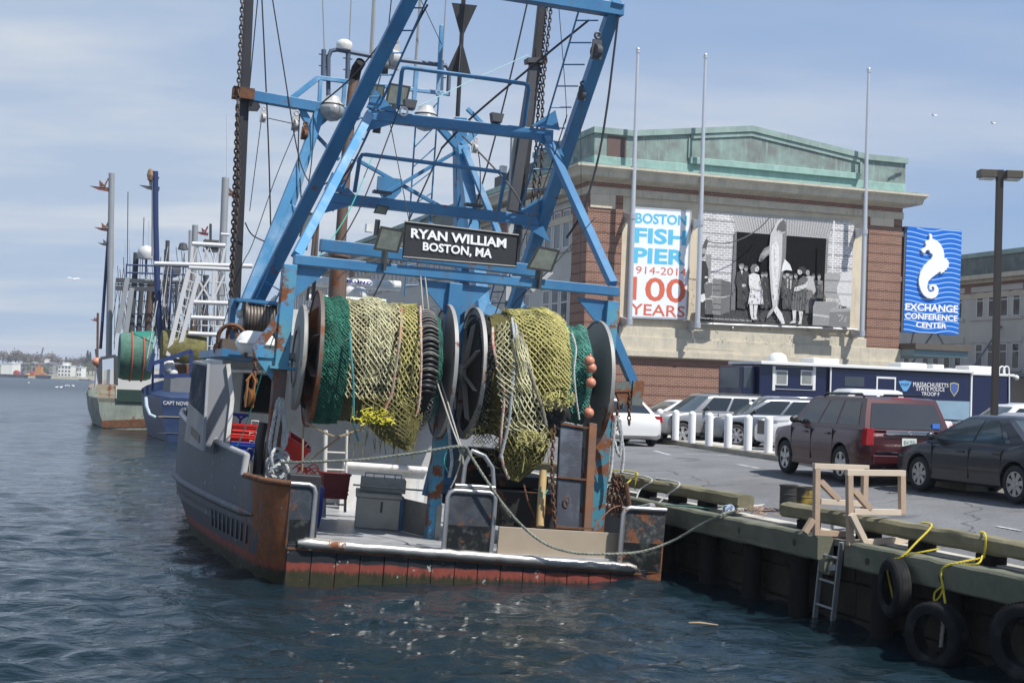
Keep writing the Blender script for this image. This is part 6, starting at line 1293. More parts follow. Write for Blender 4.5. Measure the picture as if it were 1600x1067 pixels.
# ---- life raft canister and the block on deck edge
raft = thing('life_raft', 'white life raft canister on the shelter deck beside the port leg', 'life raft', BM @ Matrix.Translation(b(396, 553, 5.2)))
c = b(396, 553, 5.2)
r0 = b(369, 535, 5.2)-c; r1 = b(431, 540, 5.2)-c; m0 = (r0+r1)/2; L2 = (r1-r0).length/2
def capsule(mb, z0, z1, k=1.0):
    for (za, zb2, R) in (): pass
n = 16; rowsr = []
for i in range(13):
    t = -1+2*i/12; x = m0.x+L2*t; R = .26*(1-abs(t)**5*.75); rowsr.append([Vector((x, R*.9*math.cos(2*math.pi*j/n), m0.z+R*1.0*math.sin(2*math.pi*j/n))) for j in range(n+1)])
mb = MB(); mb.grid(rowsr); mb.poly(rowsr[0][:-1]); mb.poly(rowsr[-1][:-1]); mb.build('shell', mat('white fibreglass', (.70, .70, .67), .35, 0, .04), raft, smooth=50)
mb = MB(); mb.box((m0.x-L2*.98, -.27, m0.z-.02), (m0.x+L2*.98, .27, m0.z+.02)); mb.build('flange', white, raft, bevel=.01)
mb = MB(); mb.box((m0.x-.25, -.2, m0.z-.30), (m0.x-.18, .2, m0.z-.2)); mb.box((m0.x+.18, -.2, m0.z-.3), (m0.x+.25, .2, m0.z-.2)); mb.build('cradle', darkst, raft)
# ============================================================ QUAY EDGE
timb = mat('green treated timber', (.145, .148, .105), .9, 0, .25, 2.2, bump=.5, bscale=22, c2=(.085, .095, .065), c2amt=.5, c2scale=1.3, streak=((.24, .225, .15), .6, (7, .35, 7)))
bull = mat('mossy timber', (.21, .19, .115), .9, 0, .3, 2.2, bump=.6, bscale=22, c2=(.12, .11, .065), c2amt=.5, c2scale=1.5, streak=((.27, .245, .16), .55, (7, .35, 7)))
def ps(px, py, s): return on(PM, px, py, 0, s)
def pt(px, py, t): return on(PM, px, py, 1, t)
def pz(px, py, z): return on(PM, px, py, 2, z)
def log_mb(s0, s1, t0, t1, z0, z1, seed, ch=.03, amp=.02):
    """squared timber with worn edges, long along t"""
    mb = MB(); n = max(6, int((t1-t0)/.25)); pr = [(s0+ch, z0), (s0, z0+ch), (s0, (z0+z1)/2), (s0, z1-ch), (s0+ch, z1), ((s0+s1)/2, z1+.004), (s1-ch, z1), (s1, z1-ch), (s1, z0+ch), (s1-ch, z0)]
    rows = []
    for i in range(n+1):
        t = t0+(t1-t0)*i/n; rows.append([Vector((s+noise.noise(Vector((s*9, t*2.3, z*9+seed)))*amp, t, z+noise.noise(Vector((s*8+5, t*2.9, z*8+seed)))*amp)) for s, z in pr])
    rows2 = [r+[r[0]] for r in rows]; mb.grid(rows2); mb.poly(rows[0]); mb.poly(rows[-1]); return mb
tA = ps(1278, 837, 0).y; tB = ps(1319, 848, 0).y
def timber(mb, m, label, name='edge_timber', cat='timber', **k): return mb.solo(name, m, label, cat, PM, **k)
def stringer(t0, t1, label, holes):
    r = thing('edge_timber', label, 'timber', PM @ Matrix.Translation((0, t0, .9)))
    mb = log_mb(0, .28, 0, t1-t0, 0, .38, t0); mb.build('beam', timb, r, smooth=35)
    mb = MB()
    for px, py in holes: p = ps(px, py, -.006); mb.tube([(p.x-.002, p.y-t0, p.z-.9), (p.x+.03, p.y-t0, p.z-.9)], .055, 10)
    mb.build('bolt_holes', black, r)
stringer(tA, 40, 'long green edge timber running from the ladder back behind the trawler', [(1155, 828), (1241, 847)]); stringer(-14, tB, 'green edge timber on the near side of the ladder, with the tyres hung on it', [(1355, 877), (1470, 903)])
mb = log_mb(.02, .30, tB+.55, tA-.02, .72, .95, 3); timber(mb, timb, 'short timber behind the ladder gap in the quay edge')
# bull rails on blocks
zbr = (1.395, 1.625); SB = .50
tL = ps(1153, 768, SB).y; tR = ps(1219, 786, SB).y
mb = log_mb(SB, SB+.33, tL, 40, *zbr, 11, .045, .02); timber(mb, bull, 'mossy square timber bull rail ending beside the rope pile', 'bull_rail', 'bull rail', smooth=35)
mb = log_mb(SB, SB+.33, -14, tR, *zbr, 17, .045, .02); timber(mb, bull, 'long mossy timber bull rail under the two wooden frames', 'bull_rail', 'bull rail', smooth=35)
blkM = mat('black rubbery block', (.014, .013, .012), .9, 0, .4, 6, bump=.5, spec=.1)
for px, py, lab in ((1003, 765, 'black block under the mossy bull rail nearest the trawler'), (1049, 774, 'middle black block under the far mossy bull rail'), (1095, 783, 'black block under the far bull rail nearest its cut end'), (1252, 818, 'black block under the near bull rail, left of the wooden frames'), (1345, 838, 'black block under the near bull rail between the frame and the first tyre'), (1428, 852, 'black block under the near bull rail behind the first yellow rope'), (1535, 874, 'black block under the near bull rail at the knotted yellow rope'), (960, 758, 'black block under the far bull rail behind the right post')):
    t = ps(px, py, SB+.02).y; mb = MB(); mb.box((SB+.02, t-.16, 1.235), (SB+.30, t+.16, 1.397)); mb.solo('rail_block', blkM, lab, 'block', PM, group='blocks under the bull rails', bevel=.02)
# wooden hand frames either side of the ladder
pine = mat('new pine', (.40, .29, .205), .75, 0, .16, 3, c2=(.35, .25, .18), c2amt=.4, c2scale=2, bump=.15, bscale=30)
pinew = mat('pale pine', (.53, .44, .34), .75, 0, .12, 4)
def hframe(t, q, label):
    c = pt(*q['foot'], t); r = thing('hand_barrier', label, 'frame', PM @ Matrix.Translation(c), 'wooden barriers beside the ladder')
    def L(p, tt=t): return pt(p[0], p[1], tt)-c
    for nm, a, e, w, dt, m in q['parts']:
        mb = MB(); mb.beam(L(a, t+dt), L(e, t+dt), .088, .088, (0, 1, 0)); mb.build(nm, m, r, bevel=.004)
tf1 = tA+.10
hframe(tf1, dict(foot=(1275, 836), parts=[('post', (1276, 731), (1275, 836), 0, 0, pine), ('post', (1351.5, 731), (1350, 794), 0, .0, pine), ('top_rail', (1271, 728), (1356, 731), 0, 0, pinew), ('brace', (1282, 752), (1310, 781), 0, .0, pine), ('lower_rail', (1281, 783), (1347, 787), 0, .0, pinew), ('foot_brace', (1270, 811), (1257, 832), 0, -.1, pine), ('base_board', (1279, 832), (1323, 834), 0, 0, pine)]), 'wooden hand frame left of the ladder, its left post at the timber end')
tf2 = tB-.12
hframe(tf2, dict(foot=(1328, 852), parts=[('post', (1327, 742), (1328, 852), 0, 0, pine), ('post', (1409, 743), (1409.5, 803), 0, 0, pine), ('top_rail', (1322, 738), (1413, 739), 0, 0, pinew), ('brace', (1334, 766), (1360, 796), 0, 0, pine), ('lower_rail', (1333, 799), (1406, 800), 0, 0, pinew), ('foot_brace', (1330, 803), (1355, 853), 0, -.1, pinew), ('base_board', (1333, 848), (1418, 843), 0, .0, pinew)]), 'wooden hand frame right of the ladder with the white slanting foot brace')
mb = MB(); mb.beam(pz(1300, 822, 1.34), pz(1363, 818, 1.34), .05, .08, (0, 0, 1)); mb.beam(pz(1300, 823, 1.34), pz(1322, 815, 1.34), .05, .05, (0, 0, 1)); mb.solo('steel_bracket', galv, 'galvanised bracket lying between the two wooden frames', 'bracket', PM)
# ladder
lad = thing('ladder', 'galvanised quay ladder going down to the water between the timbers', 'ladder', PM @ Matrix.Translation(ps(1286, 975, .12)))
c = ps(1286, 975, .12); mb = MB()
ladM = mat('ladder steel', (.34, .36, .37), .5, .5, .2, 4, rust=.25)
for a, e in (((1287, 838), (1271, 985)), ((1315, 847), (1299, 990))): mb = MB(); mb.beam(ps(*a, .12)-c, ps(*e, .16)-c, .075, .035, (0, 1, 0)); mb.build('rail', ladM, lad)
for a, e in (((1285.5, 866), (1312, 873)), ((1281, 904), (1307, 912)), ((1276, 943), (1303, 952))): mb = MB(); mb.tube([ps(*a, .125)-c, ps(*e, .125)-c], .022, 8); mb.build('rung', ladM, lad, smooth=60)
mb = MB(); mb.beam(ps(1280, 886, .09)-c, ps(1306, 886, .09)-c, .02, .09, (0, 0, 1)); mb.build('bracket', ladM, lad)
# tyres hung as fenders
tyM = mat('worn tyre', (.013, .013, .014), .85, 0, .35, 5, bump=.15, c2=(.045, .045, .043), c2amt=.2, c2scale=4, spec=.15)
def fender(p, R, w, yaw, tilt, label, tread=False):
    M_ = PM @ Matrix.Translation(p) @ Matrix.Rotation(yaw, 4, 'Z') @ Matrix.Rotation(tilt, 4, 'Y')
    t = thing('tyre_fender', label, 'tyre', M_, 'tyres hung on the quay as fenders')
    mb = MB(); h = w/2
    prof = [(R*.62, -h*.75), (R*.63, -h*.95), (R*.80, -h*1.08), (R*.93, -h*.98), (R*.985, -h*.8), (R*1.0, -h*.4), (R, h*.4), (R*.985, h*.8), (R*.93, h*.98), (R*.80, h*1.08), (R*.63, h*.95), (R*.62, h*.75), (R*.70, h*.7), (R*.90, h*.6), (R*.94, 0), (R*.90, -h*.6), (R*.70, -h*.7)]
    mb.lathe(prof, (0, 0, 0), (1, 0, 0), 48, closed=True); mb.build('carcass', tyM, t, smooth=50)
    mb = MB()
    for k in (-.62, -.22, .22, .62): mb.lathe([(R*.995, h*k-.006), (R*1.006, h*k-.004), (R*1.006, h*k+.03), (R*.995, h*k+.034)], (0, 0, 0), (1, 0, 0), 48)
    if tread:
        for i in range(60):
            a = 2*math.pi*i/60; u = Vector((0, math.cos(a), math.sin(a))); v_ = Vector((0, -math.sin(a), math.cos(a)))
            mb.prism([u*R*1.0+Vector((-h*.85, 0, 0)), u*R*1.0+Vector((h*.85, 0, 0)), u*R*1.0+Vector((h*.85, 0, 0))+v_*.03, u*R*1.0+Vector((-h*.85, 0, 0))+v_*.03], u*.012)
    mb.build('tread', tyM, t, smooth=50)
fender(ps(1397, 918, -.16), .40, .21, rad(-14), 0, 'leftmost hanging tyre, below the first yellow rope')
fender(ps(1462, 992, -.16), .44, .24, rad(16), 0, 'middle hanging tyre, low over the water on the knotted yellow rope')
fender(ps(1607, 1003, -.17), .47, .26, rad(22), rad(4), 'rightmost tyre, cut by the picture edge, with deep tread', True)
# yellow ropes
yR = mat('yellow rope', (.52, .42, .035), .8, 0, .25, 9)
def prope(pts, r, m, label, strands=3):
    mb = MB(); add_rope(mb, pts, r, strands=strands); return mb.solo('rope', m, label, 'rope', PM)
Zb = 1.645
def rt(px, py): p = pz(px, py, Zb); p.x = max(SB+.04, min(p.x, SB+.27)); return p
prope([rt(1487, 817), rt(1464, 816), rt(1456, 821), ps(1432, 847, .2), ps(1411, 868, -.04), ps(1396, 874, -.10), ps(1386, 881, -.12), ps(1386, 888, -.22), ps(1390, 910, -.05), ps(1397, 940, -.02)], .015, yR, 'yellow rope from the bull rail to the leftmost tyre')
prope([ps(1411, 867, -.03), ps(1440, 862, .12), ps(1468, 857, .40)], .013, yR, 'short yellow rope branching from the knot above the leftmost tyre')
prope([rt(1579, 831), rt(1549, 831), ps(1540, 836, SB-.03), ps(1538, 866, SB-.03), ps(1535, 871, SB-.06), ps(1500, 878, .1), ps(1478, 884, -.04), ps(1470, 894, -.06), ps(1473, 915, -.05), ps(1477, 942, -.10)], .016, yR, 'knotted yellow rope from the bull rail to the middle tyre')
prope([ps(1535, 868, SB-.08), ps(1528, 880, .2), ps(1500, 882, .1)], .014, yR, 'loose yellow loop below the knot on the bull rail')
prope([ps(1472, 916, -.07), ps(1461, 925, -.08), ps(1460, 938, -.08), ps(1468, 932, -.08), ps(1474, 918, -.07)], .014, yR, 'yellow rope loop hanging just above the middle tyre')
prope([ps(1474, 970, -.03), ps(1470, 1010, -.03)], .03, mat('pale rag rope', (.30, .29, .26), .9), 'pale rope end hanging inside the middle tyre')
prope([rt(1016, 734), rt(1000, 734), ps(994, 738, SB-.03), ps(985, 750, .3), ps(974, 760, .05)], .016, yR, 'thin yellow rope over the far bull rail beside the right post')
prope([ps(994, 737, SB-.03), ps(993, 752, SB-.03), ps(992, 765, SB-.03)], .014, yR, 'thin yellow rope end hanging down the far bull rail face')
prope([rt(1046, 739), rt(1030, 739), ps(1018, 748, SB-.05), ps(1000, 765, .2), ps(992, 787, .0)], .017, whR, 'left white rope looped over the far bull rail')
prope([rt(1106, 751), rt(1076, 748), ps(1062, 755, SB-.04), ps(1040, 775, .2), ps(1025, 790, .0)], .017, whR, 'right white rope looped over the far bull rail')
prope([pz(1040, 788, TZ+.02), pz(1080, 791, TZ+.02), pz(1110, 794, TZ+.02), pz(1130, 792, TZ+.03), pz(1150, 793, TZ+.03)], .016, mat('sea green rope', (.12, .26, .22), .85, 0, .3), 'sea green rope lying along the edge timber')
prope([pz(1130, 799, TZ+.04), pz(1150, 795, TZ+.05), pz(1180, 792, TZ+.05), pz(1214, 787, TZ+.05)], .040, whR, 'thick grey rope lying across the plank walk by the rope pile')
prope([pz(1133, 796, TZ+.05), pz(1160, 792, TZ+.05), pz(1190, 790, TZ+.05), pz(1216, 785, TZ+.05)], .030, whR, 'second grey rope beside the thick one by the rope pile')
mb = MB(); rg = random.Random(2); c = pz(1141, 799, TZ+.05)
for k in range(8): mb.torus(c+Vector((rg.uniform(-.06, .06), rg.uniform(-.06, .06), rg.uniform(0, .06))), (rg.uniform(-1, 1), rg.uniform(-1, 1), rg.uniform(-1, 1)), rg.uniform(.04, .07), .018, 10, 5)
mb.solo('rope_knot', mat('blue grey rope', (.30, .36, .46), .85, 0, .3), 'blue grey knot at the end of the mooring rope on the edge timber', 'knot', PM, smooth=60)
mb = MB()
for k in range(26):
    c = pz(rg.uniform(1165, 1212), rg.uniform(789, 805), 1.27+k*.003); R = rg.uniform(.12, .34); a0 = rg.uniform(0, 6)
    mb.tube([c+Vector((R*1.4*math.cos(a0+t*.35)*.6, R*math.sin(a0+t*.35), .008*t % .03)) for t in range(rg.randint(6, 14))], .009, 5)
mb.solo('rope_pile', mat('pinkish twine', (.40, .27, .20), .9, 0, .4), 'pile of thin pinkish twine between the two bull rails', 'rope pile', PM)
# short drums behind the near bull rail
def drum(px, py, pytop, r, m, label):
    g = PM @ pz(px, py, 1.5); g = PMI @ g; z0 = zlot(g.x); h = .44
    t = thing('short_drum', label, 'drum', PM @ Matrix.Translation((g.x, g.y, z0)))
    mb = MB(); mb.lathe([(0, 0), (r, 0), (r, h*.32), (r+.012, h*.34), (r, h*.36), (r, h*.65), (r+.012, h*.67), (r, h*.69), (r, h)], n=24); mb.build('barrel', m, t, smooth=40)
    mb = MB(); mb.lathe([(r, h), (r+.014, h), (r+.014, h+.025), (r-.02, h+.025), (r-.03, h-.02), (0, h-.02)], n=24); mb.build('lid', mat('drum lid', (.04, .035, .03), .6, .2, .3, 4, rust=.4), t)
drum(1232, 784, 755, .16, mat('black drum', (.03, .03, .03), .6, 0, .3, 4, rust=.3), 'black rusty short drum behind the near bull rail'); drum(1258, 788, 758, .16, mat('yellow drum', (.50, .33, .02), .6, 0, .2, 4, rust=.35, c2=(.02, .02, .02), c2amt=.95, c2scale=5), 'yellow rusty short drum beside the black one')
# ---- kerb island with bollards
k0, k1 = gp(985, 684, GZ), gp(1320, 737, GZ); dk = (k1-k0).normalized(); nk = Vector((-dk.y, dk.x, 0)); nk = nk if nk.y > 0 else -nk
if nk.x < 0: pass
mb = MB(); K = [k0-dk*3, k1+dk*6, k1+dk*6+nk*1.3, k0-dk*3+nk*1.3]
mb.prism([Vector((p.x, p.y, GZ-.1)) for p in K], (0, 0, .25)); o = mb.build('kerb_island', mat('kerb concrete', (.36, .33, .27), .9, 0, .15, 2, bump=.3, c2=(.24, .22, .18), c2amt=.4), bevel=.02); o['kind'] = 'structure'
mb = MB(); mb.prism([Vector((p.x, p.y, GZ+.155)) for p in (K[0]+nk*.18, K[1]+nk*.18, K[2]-nk*.18, K[3]-nk*.18)], (0, 0, .01)); o = mb.build('island_paving', conc); o['kind'] = 'structure'
bolM = mat('white bollard sleeve', (.74, .74, .74), .4, 0, .03)
bs = [(1009, 683), (1030, 685), (1055, 687.5), (1080.5, 692), (1107.5, 696.5), (1137, 699), (1168, 703.5), (1200, 707)]
bl_ = None
names = ['first white bollard, farthest left beside the white saloon', 'second white bollard from the left', 'third white bollard from the left, in front of the silver off-roader', 'fourth white bollard from the left', 'fifth white bollard from the left', 'sixth white bollard, before the grey crossover front wheel', 'seventh white bollard, before the white pickup nose', 'rightmost white bollard, beside the maroon car front']
for (px, py), lab in zip(bs, names):
    g = gp(px, py, GZ+.165); M_ = Matrix.Translation((g.x, g.y, GZ+.165)); R = .12; h = 1.02
    if bl_ is None:
        mb = MB(); mb.lathe([(0, 0), (R, 0), (R, h-R*.9)]+[(R*math.cos(a*.26), h-R*.9+R*.9*math.sin(a*.26)) for a in range(1, 7)], n=24)
        bl_ = mb.build('bollard', bolM, smooth=50, M=M_); q = bl_
    else: q = dup(bl_, M_)
    q['label'] = lab; q['category'] = 'bollard'; q['group'] = 'white bollards along the kerb'
# ============================================================ VEHICLES
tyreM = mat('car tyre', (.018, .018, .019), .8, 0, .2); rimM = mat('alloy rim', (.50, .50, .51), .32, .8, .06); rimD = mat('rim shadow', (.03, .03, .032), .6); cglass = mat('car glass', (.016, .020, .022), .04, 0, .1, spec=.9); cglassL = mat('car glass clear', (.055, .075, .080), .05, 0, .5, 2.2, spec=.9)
trimB = mat('black trim', (.018, .018, .019), .5); chrome = mat('chrome', (.70, .70, .71), .12, 1.0, .03); redL = mat('red lamp glass', (.36, .012, .016), .15, 0, .1); clrL = mat('clear lamp glass', (.50, .50, .50), .12, .3, .2); plateM = mat('number plate', (.60, .66, .62), .5, 0, .04); inkM = mat('plate ink', (.06, .12, .09), .6)
def paint(name, c, metal=.35, rough=.32): return mat(name, c, rough, metal, .04, 1.2, coat=.45)
def interp(tab, y): return float(np.interp(y, [t[0] for t in tab], [t[1] for t in tab]))
WHEELS = {}
def wheel(parent, loc, R, w, side, spokes):
    key = (R, w, side, spokes)
    if key in WHEELS:
        src = WHEELS[key]; o = src.copy(); COL.objects.link(o); o.parent = parent; o.location = loc
        for ch in src.children: c = ch.copy(); COL.objects.link(c); c.parent = o
        return o
    s = side; mb = MB(); h = w/2
    mb.lathe([(R*.66, -h*.9), (R*.72, -h), (R*.93, -h*.95), (R*.99, -h*.7), (R, 0), (R*.99, h*.7), (R*.93, h*.95), (R*.72, h), (R*.66, h*.9), (R*.60, h*.5), (R*.6, -h*.5)], (0, 0, 0), (1, 0, 0), 32, closed=True)
    o = mb.build('wheel', tyreM, parent, smooth=50); o.location = loc
    mb = MB(); x = s*h*.86; mb.lathe([(R*.60, x), (R*.69, x+s*.004), (R*.69, x-s*.05), (R*.60, x-s*.06)], (0, 0, 0), (1, 0, 0), 28, closed=True)
    for k in range(spokes):
        a = 2*math.pi*k/spokes+.3; u = Vector((0, math.cos(a), math.sin(a))); v_ = Vector((0, -math.sin(a), math.cos(a)))
        wd0, wd1 = (.050, .062) if spokes < 7 else (.034, .05)
        mb.prism([u*R*.10-v_*wd0+Vector((x-s*.005, 0, 0)), u*R*.64-v_*wd1+Vector((x-s*.0, 0, 0)), u*R*.64+v_*wd1+Vector((x-s*.0, 0, 0)), u*R*.10+v_*wd0+Vector((x-s*.005, 0, 0))], (-s*.03, 0, 0))
    mb.lathe([(0, x+s*.012), (R*.15, x+s*.008), (R*.19, x-s*.02)], (0, 0, 0), (1, 0, 0), 20); mb.build('rim', rimM, o, smooth=35)
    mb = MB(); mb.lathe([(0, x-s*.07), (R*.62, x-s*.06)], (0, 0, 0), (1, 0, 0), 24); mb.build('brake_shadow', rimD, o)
    WHEELS[key] = o; return o
def car(name, label, cat, pos, yaw, p, group=None, detail=2):
    """pos: ground point under the middle; yaw 0 = facing +Y"""
    L, W_, R = p['L'], p['W'], p['R']; hw = W_/2
    r = thing(name, label, cat, Matrix.Translation(pos) @ Matrix.Rotation(yaw, 4, 'Z'), group)
    pm = p['paint']; top = p['top']; zb = p.get('zb', .26)
    # lower body loft
    yy = sorted(set([-L/2, -L/2+.03, -L/2+.10, -L/2+.3, L/2-.45, L/2-.2, L/2-.07, L/2-.01]+[t[0] for t in top]+list(np.linspace(-L/2+.4, L/2-.5, 16))))
    rows = []
    for y in yy:
        e = 1.0; d0 = (y+L/2); d1 = (L/2-y)
        wy = hw*(1-.16*max(0, 1-d0/.45)**2.2-.24*max(0, 1-d1/.75)**2.2)
        zt = interp(top, y); b0 = zb+.12*max(0, 1-d0/.25)+.10*max(0, 1-d1/.3)
        zt2 = zt-.09*max(0, 1-d0/.10)-.14*max(0, 1-d1/.14)
        H_ = zt2-b0
        half = [(0, b0), (wy*.86, b0), (wy*.965, b0+.05), (wy*.985, b0+.14*H_+.03), (wy*1.0, b0+.42*H_), (wy*.998, b0+.62*H_), (wy*.985, b0+.80*H_), (wy*.965, b0+.90*H_), (wy*.93, zt2-.015), (wy*.80, zt2+.004), (0, zt2+.02)]
        ring = [Vector((x, y, z)) for x, z in half]+[Vector((-x, y, z)) for x, z in half[-2:0:-1]]
        rows.append(ring)
    mb = MB(); mb.grid([q+[q[0]] for q in rows]); 
    # weld by using indices: rebuild without the doubled seam
    mb = MB(); n = len(rows[0])
    for q in rows: mb.v += [tuple(v) for v in q]
    for i in range(len(rows)-1):
        for j in range(n): mb.quad(i*n+j, i*n+(j+1) % n, (i+1)*n+(j+1) % n, (i+1)*n+j)
    mb.f.append(tuple(range(n))[::-1]); mb.m.append(0); mb.f.append(tuple((len(rows)-1)*n+j for j in range(n))); mb.m.append(0)
    body = mb.build('body', [pm, trimB], r, smooth=40)
    wy0, wy1 = p['wy']
    cut = MB()
    cuts = []
    for y in (wy0, wy1):
        for s in (-1, 1):
            c = MB(); c.lathe([(0, s*(hw+.3)), (R*1.16, s*(hw+.3)), (R*1.16, s*(hw-.30)), (0, s*(hw-.30))], (0, y, R+.01), (1, 0, 0), 28); co = c.build('cut', trimB, None); cuts.append(co)
            md = body.modifiers.new('b', 'BOOLEAN'); md.operation = 'DIFFERENCE'; md.object = co; md.solver = 'EXACT'; md.material_mode = 'TRANSFER'
            co.matrix_world = r.matrix_world
    bpy.context.view_layer.update()
    me = bpy.data.meshes.new_from_object(body.evaluated_get(bpy.context.evaluated_depsgraph_get())); body.modifiers.clear(); body.data = me
    for c in cuts: m_ = c.data; bpy.data.objects.remove(c); bpy.data.meshes.remove(m_)
    me.polygons.foreach_set('use_smooth', [True]*len(me.polygons)); me.set_sharp_from_angle(angle=rad(38))
    # dark sill and arch lips
    for s in (-1, 1):
        if p.get('sill', 1): mb = MB(); mb.box((s*hw*.93, wy0+R*1.1, zb-.02), (s*hw*.992, wy1-R*1.1, zb+.10)); mb.build('sill', p.get('sillm', trimB), r, bevel=.01)
    if p.get('lip'):
        for y in (wy0, wy1):
            for s in (-1, 1):
                mb = MB(); pts = [(s*hw*.995, y+R*1.17*math.cos(a), R+.01+R*1.17*math.sin(a)) for a in np.linspace(-.25, math.pi+.25, 15)]; mb.tube(pts, .03, 6); mb.build('arch_lip', p['lip'], r, smooth=60)
    for y in (wy0, wy1):
        for s in (-1, 1): wheel(r, (s*(hw-.12), y, R), R, .22, s, p.get('spokes', 5))
    # greenhouse
    g = p['gh']; zb_, zr_ = g['zb'], g['zr']; wb_, wr = g['wb'], g['wr']; crown = g.get('crown', .035)
    def side(t, f):     # t along 0..1 front-rear, f 0 belt..1 roof
        yb = g['yb0']+(g['yb1']-g['yb0'])*t; yr = g['yr0']+(g['yr1']-g['yr0'])*t; k = f+.10*math.sin(math.pi*f)
        return Vector((wb_+(wr-wb_)*(f**1.25), yb+(yr-yb)*f, zb_+(zr_-zb_)*f))
    nt, nf = 10, 6; mb = MB(); rows = []
    def ringf(f):
        q = [side(t, f) for t in np.linspace(0, 1, nt)]; L_ = [Vector((-v.x, v.y, v.z)) for v in q[::-1]]
        out = q[:]
        fr0, fr1 = q[-1], L_[0]
        bow = g.get('bow', .10)
        for u in (.2, .4, .6, .8): out.append(fr0.lerp(fr1, u)+Vector((0, bow*math.sin(math.pi*u), 0)))
        out += L_
        for u in (.2, .4, .6, .8): out.append(L_[-1].lerp(q[0], u)+Vector((0, -bow*.5*math.sin(math.pi*u), 0)))
        return out
    rings = [ringf(f) for f in np.linspace(0, 1, nf)]
    top1 = [Vector((v.x*.86, g['yr0']+.10+(v.y-g['yr0'])*(1-.10/max(.5, (g['yr1']-g['yr0']))*1.6), zr_+crown*.75)) for v in rings[-1]]; top2 = [Vector((v.x*.4, v.y*.75+.25*(g['yr0']+g['yr1'])/2, zr_+crown)) for v in rings[-1]]
    rings += [top1, top2]; n = len(rings[0])
    for q in rings: mb.v += [tuple(v) for v in q]
    for i in range(len(rings)-1):
        for j in range(n): mb.quad(i*n+j, i*n+(j+1) % n, (i+1)*n+(j+1) % n, (i+1)*n+j)
    mb.f.append(tuple((len(rings)-1)*n+j for j in range(n))); mb.m.append(0)
    mb.build('cabin', pm, r, smooth=50)
    # glass panes just proud of the cabin skin
    for s in (-1, 1):
        for (t0, t1, f0, f1) in p['win']:
            mb = MB(); G_ = []
            for i in range(5):
                t = t0+(t1-t0)*i/4; G_.append([Vector((s*(side(t, f).x+.006), side(t, f).y, side(t, f).z)) for f in np.linspace(f0, f1, 5)])
            mb.grid(G_); mb.build('side_window', p.get('glass', cglass), r, smooth=60)
    def endglass(t, sgn, f0, f1, inset, nm, gm=None):
        mb = MB(); G_ = []; bow = g.get('bow', .10)*(1 if sgn > 0 else .5)
        for f in np.linspace(f0, f1, 6):
            v = side(t, f); row = []
            for u in np.linspace(inset, 1-inset, 9): row.append(Vector((v.x*(1-2*u), v.y+sgn*(bow*math.sin(math.pi*u)+.010), v.z)))
            G_.append(row)
        mb.grid(G_); return mb.build(nm, gm or p.get('glass', cglass), r, smooth=60)
    endglass(1, 1, .06, .95, .05, 'windscreen', cglassL); endglass(0, -1, *p.get('rearf', (.08, .90)), p.get('rins', .06), 'rear_window', p.get('rglass'))
    if detail:
        # lamps
        zl0, zl1 = p['tail']; tw = p.get('tailw', .16)
        for s in (-1, 1):
            y = -L/2; mb = MB(); x0 = hw*.86
            pts = [Vector((s*(hw*.985), y+.13, zl0)), Vector((s*hw*.93, y+.035, zl0)), Vector((s*(hw*.86-tw), y-.012, zl0)), Vector((s*(hw*.86-tw), y-.012, zl1)), Vector((s*hw*.91, y+.03, zl1)), Vector((s*hw*.96, y+.13, zl1))]
            mb.add([pts[i] for i in (0, 1, 2, 3, 4, 5)]+[q+Vector((-s*.05, .06, 0)) for q in pts], [(0,1,4,5), (1,2,3,4), (6,11,10,7), (7,10,9,8), (0,6,7,1), (1,7,8,2), (2,8,9,3), (3,9,10,4), (4,10,11,5), (5,11,6,0)]); mb.build('tail_lamp', redL, r, bevel=.008)
            y = L/2; zh0, zh1 = p['head']; pts = [Vector((s*hw*.93, y-.42, zh0+.04)), Vector((s*hw*.80, y-.12, zh0)), Vector((s*hw*.48, y-.02, zh0)), Vector((s*hw*.48, y-.03, zh1)), Vector((s*hw*.80, y-.17, zh1)), Vector((s*hw*.93, y-.48, zh1+.02))]
            mb = MB(); mb.add(pts+[q+Vector((-s*.05, -.08, 0)) for q in pts], [(0,1,4,5), (1,2,3,4), (6,11,10,7), (7,10,9,8), (0,6,7,1), (1,7,8,2), (2,8,9,3), (3,9,10,4), (4,10,11,5), (5,11,6,0)]); mb.build('headlamp', clrL, r, bevel=.008)
            # mirror
            m = side(.90, .05); mb = MB(); mb.ball((s*(hw+.08), m.y-.08, m.z+.10), .1, 10, (1.0, .55, .8)); mb.box((s*(hw-.1), m.y-.1, m.z+.03), (s*(hw+.05), m.y-.05, m.z+.08)); mb.build('mirror', p.get('mirm', pm), r, smooth=50)
            for yh in p.get('handles', ()): mb = MB(); mb.box((s*hw*.985, yh-.1, zb_-.13), (s*hw*1.02, yh+.1, zb_-.095)); mb.build('door_handle', p.get('handm', pm), r, bevel=.01)
            for ys_ in p.get('seams', ()): mb = MB(); mb.box((s*hw*.97, ys_-.005, zb+.12), (s*hw*1.003, ys_+.005, zb_-.02)); mb.build('door_seam', trimB, r)
        mb = MB(); mb.box((-.16, -L/2-.022, p['plz']), (.16, -L/2-.008, p['plz']+.16)); pl_ = mb.build('number_plate', plateM, r)
        if p.get('rails'):
            for s in (-1, 1):
                a = side(.12, 1); e = side(.85, 1); mb = MB(); mb.tube([(s*wr*.9, a.y, zr_+.03), (s*wr*.9, a.y+.1, zr_+.085), (s*wr*.9, e.y-.1, zr_+.085), (s*wr*.9, e.y, zr_+.03)], .022, 8); mb.build('roof_rail', p['rails'], r, smooth=60)
        if p.get('bump'):
            z0, z1 = p['bump']; mb = MB(); mb.box((-hw*.80, -L/2-.03, z0), (hw*.80, -L/2+.2, z1)); mb.build('rear_bumper', p.get('bumpm', trimB), r, bevel=.03)
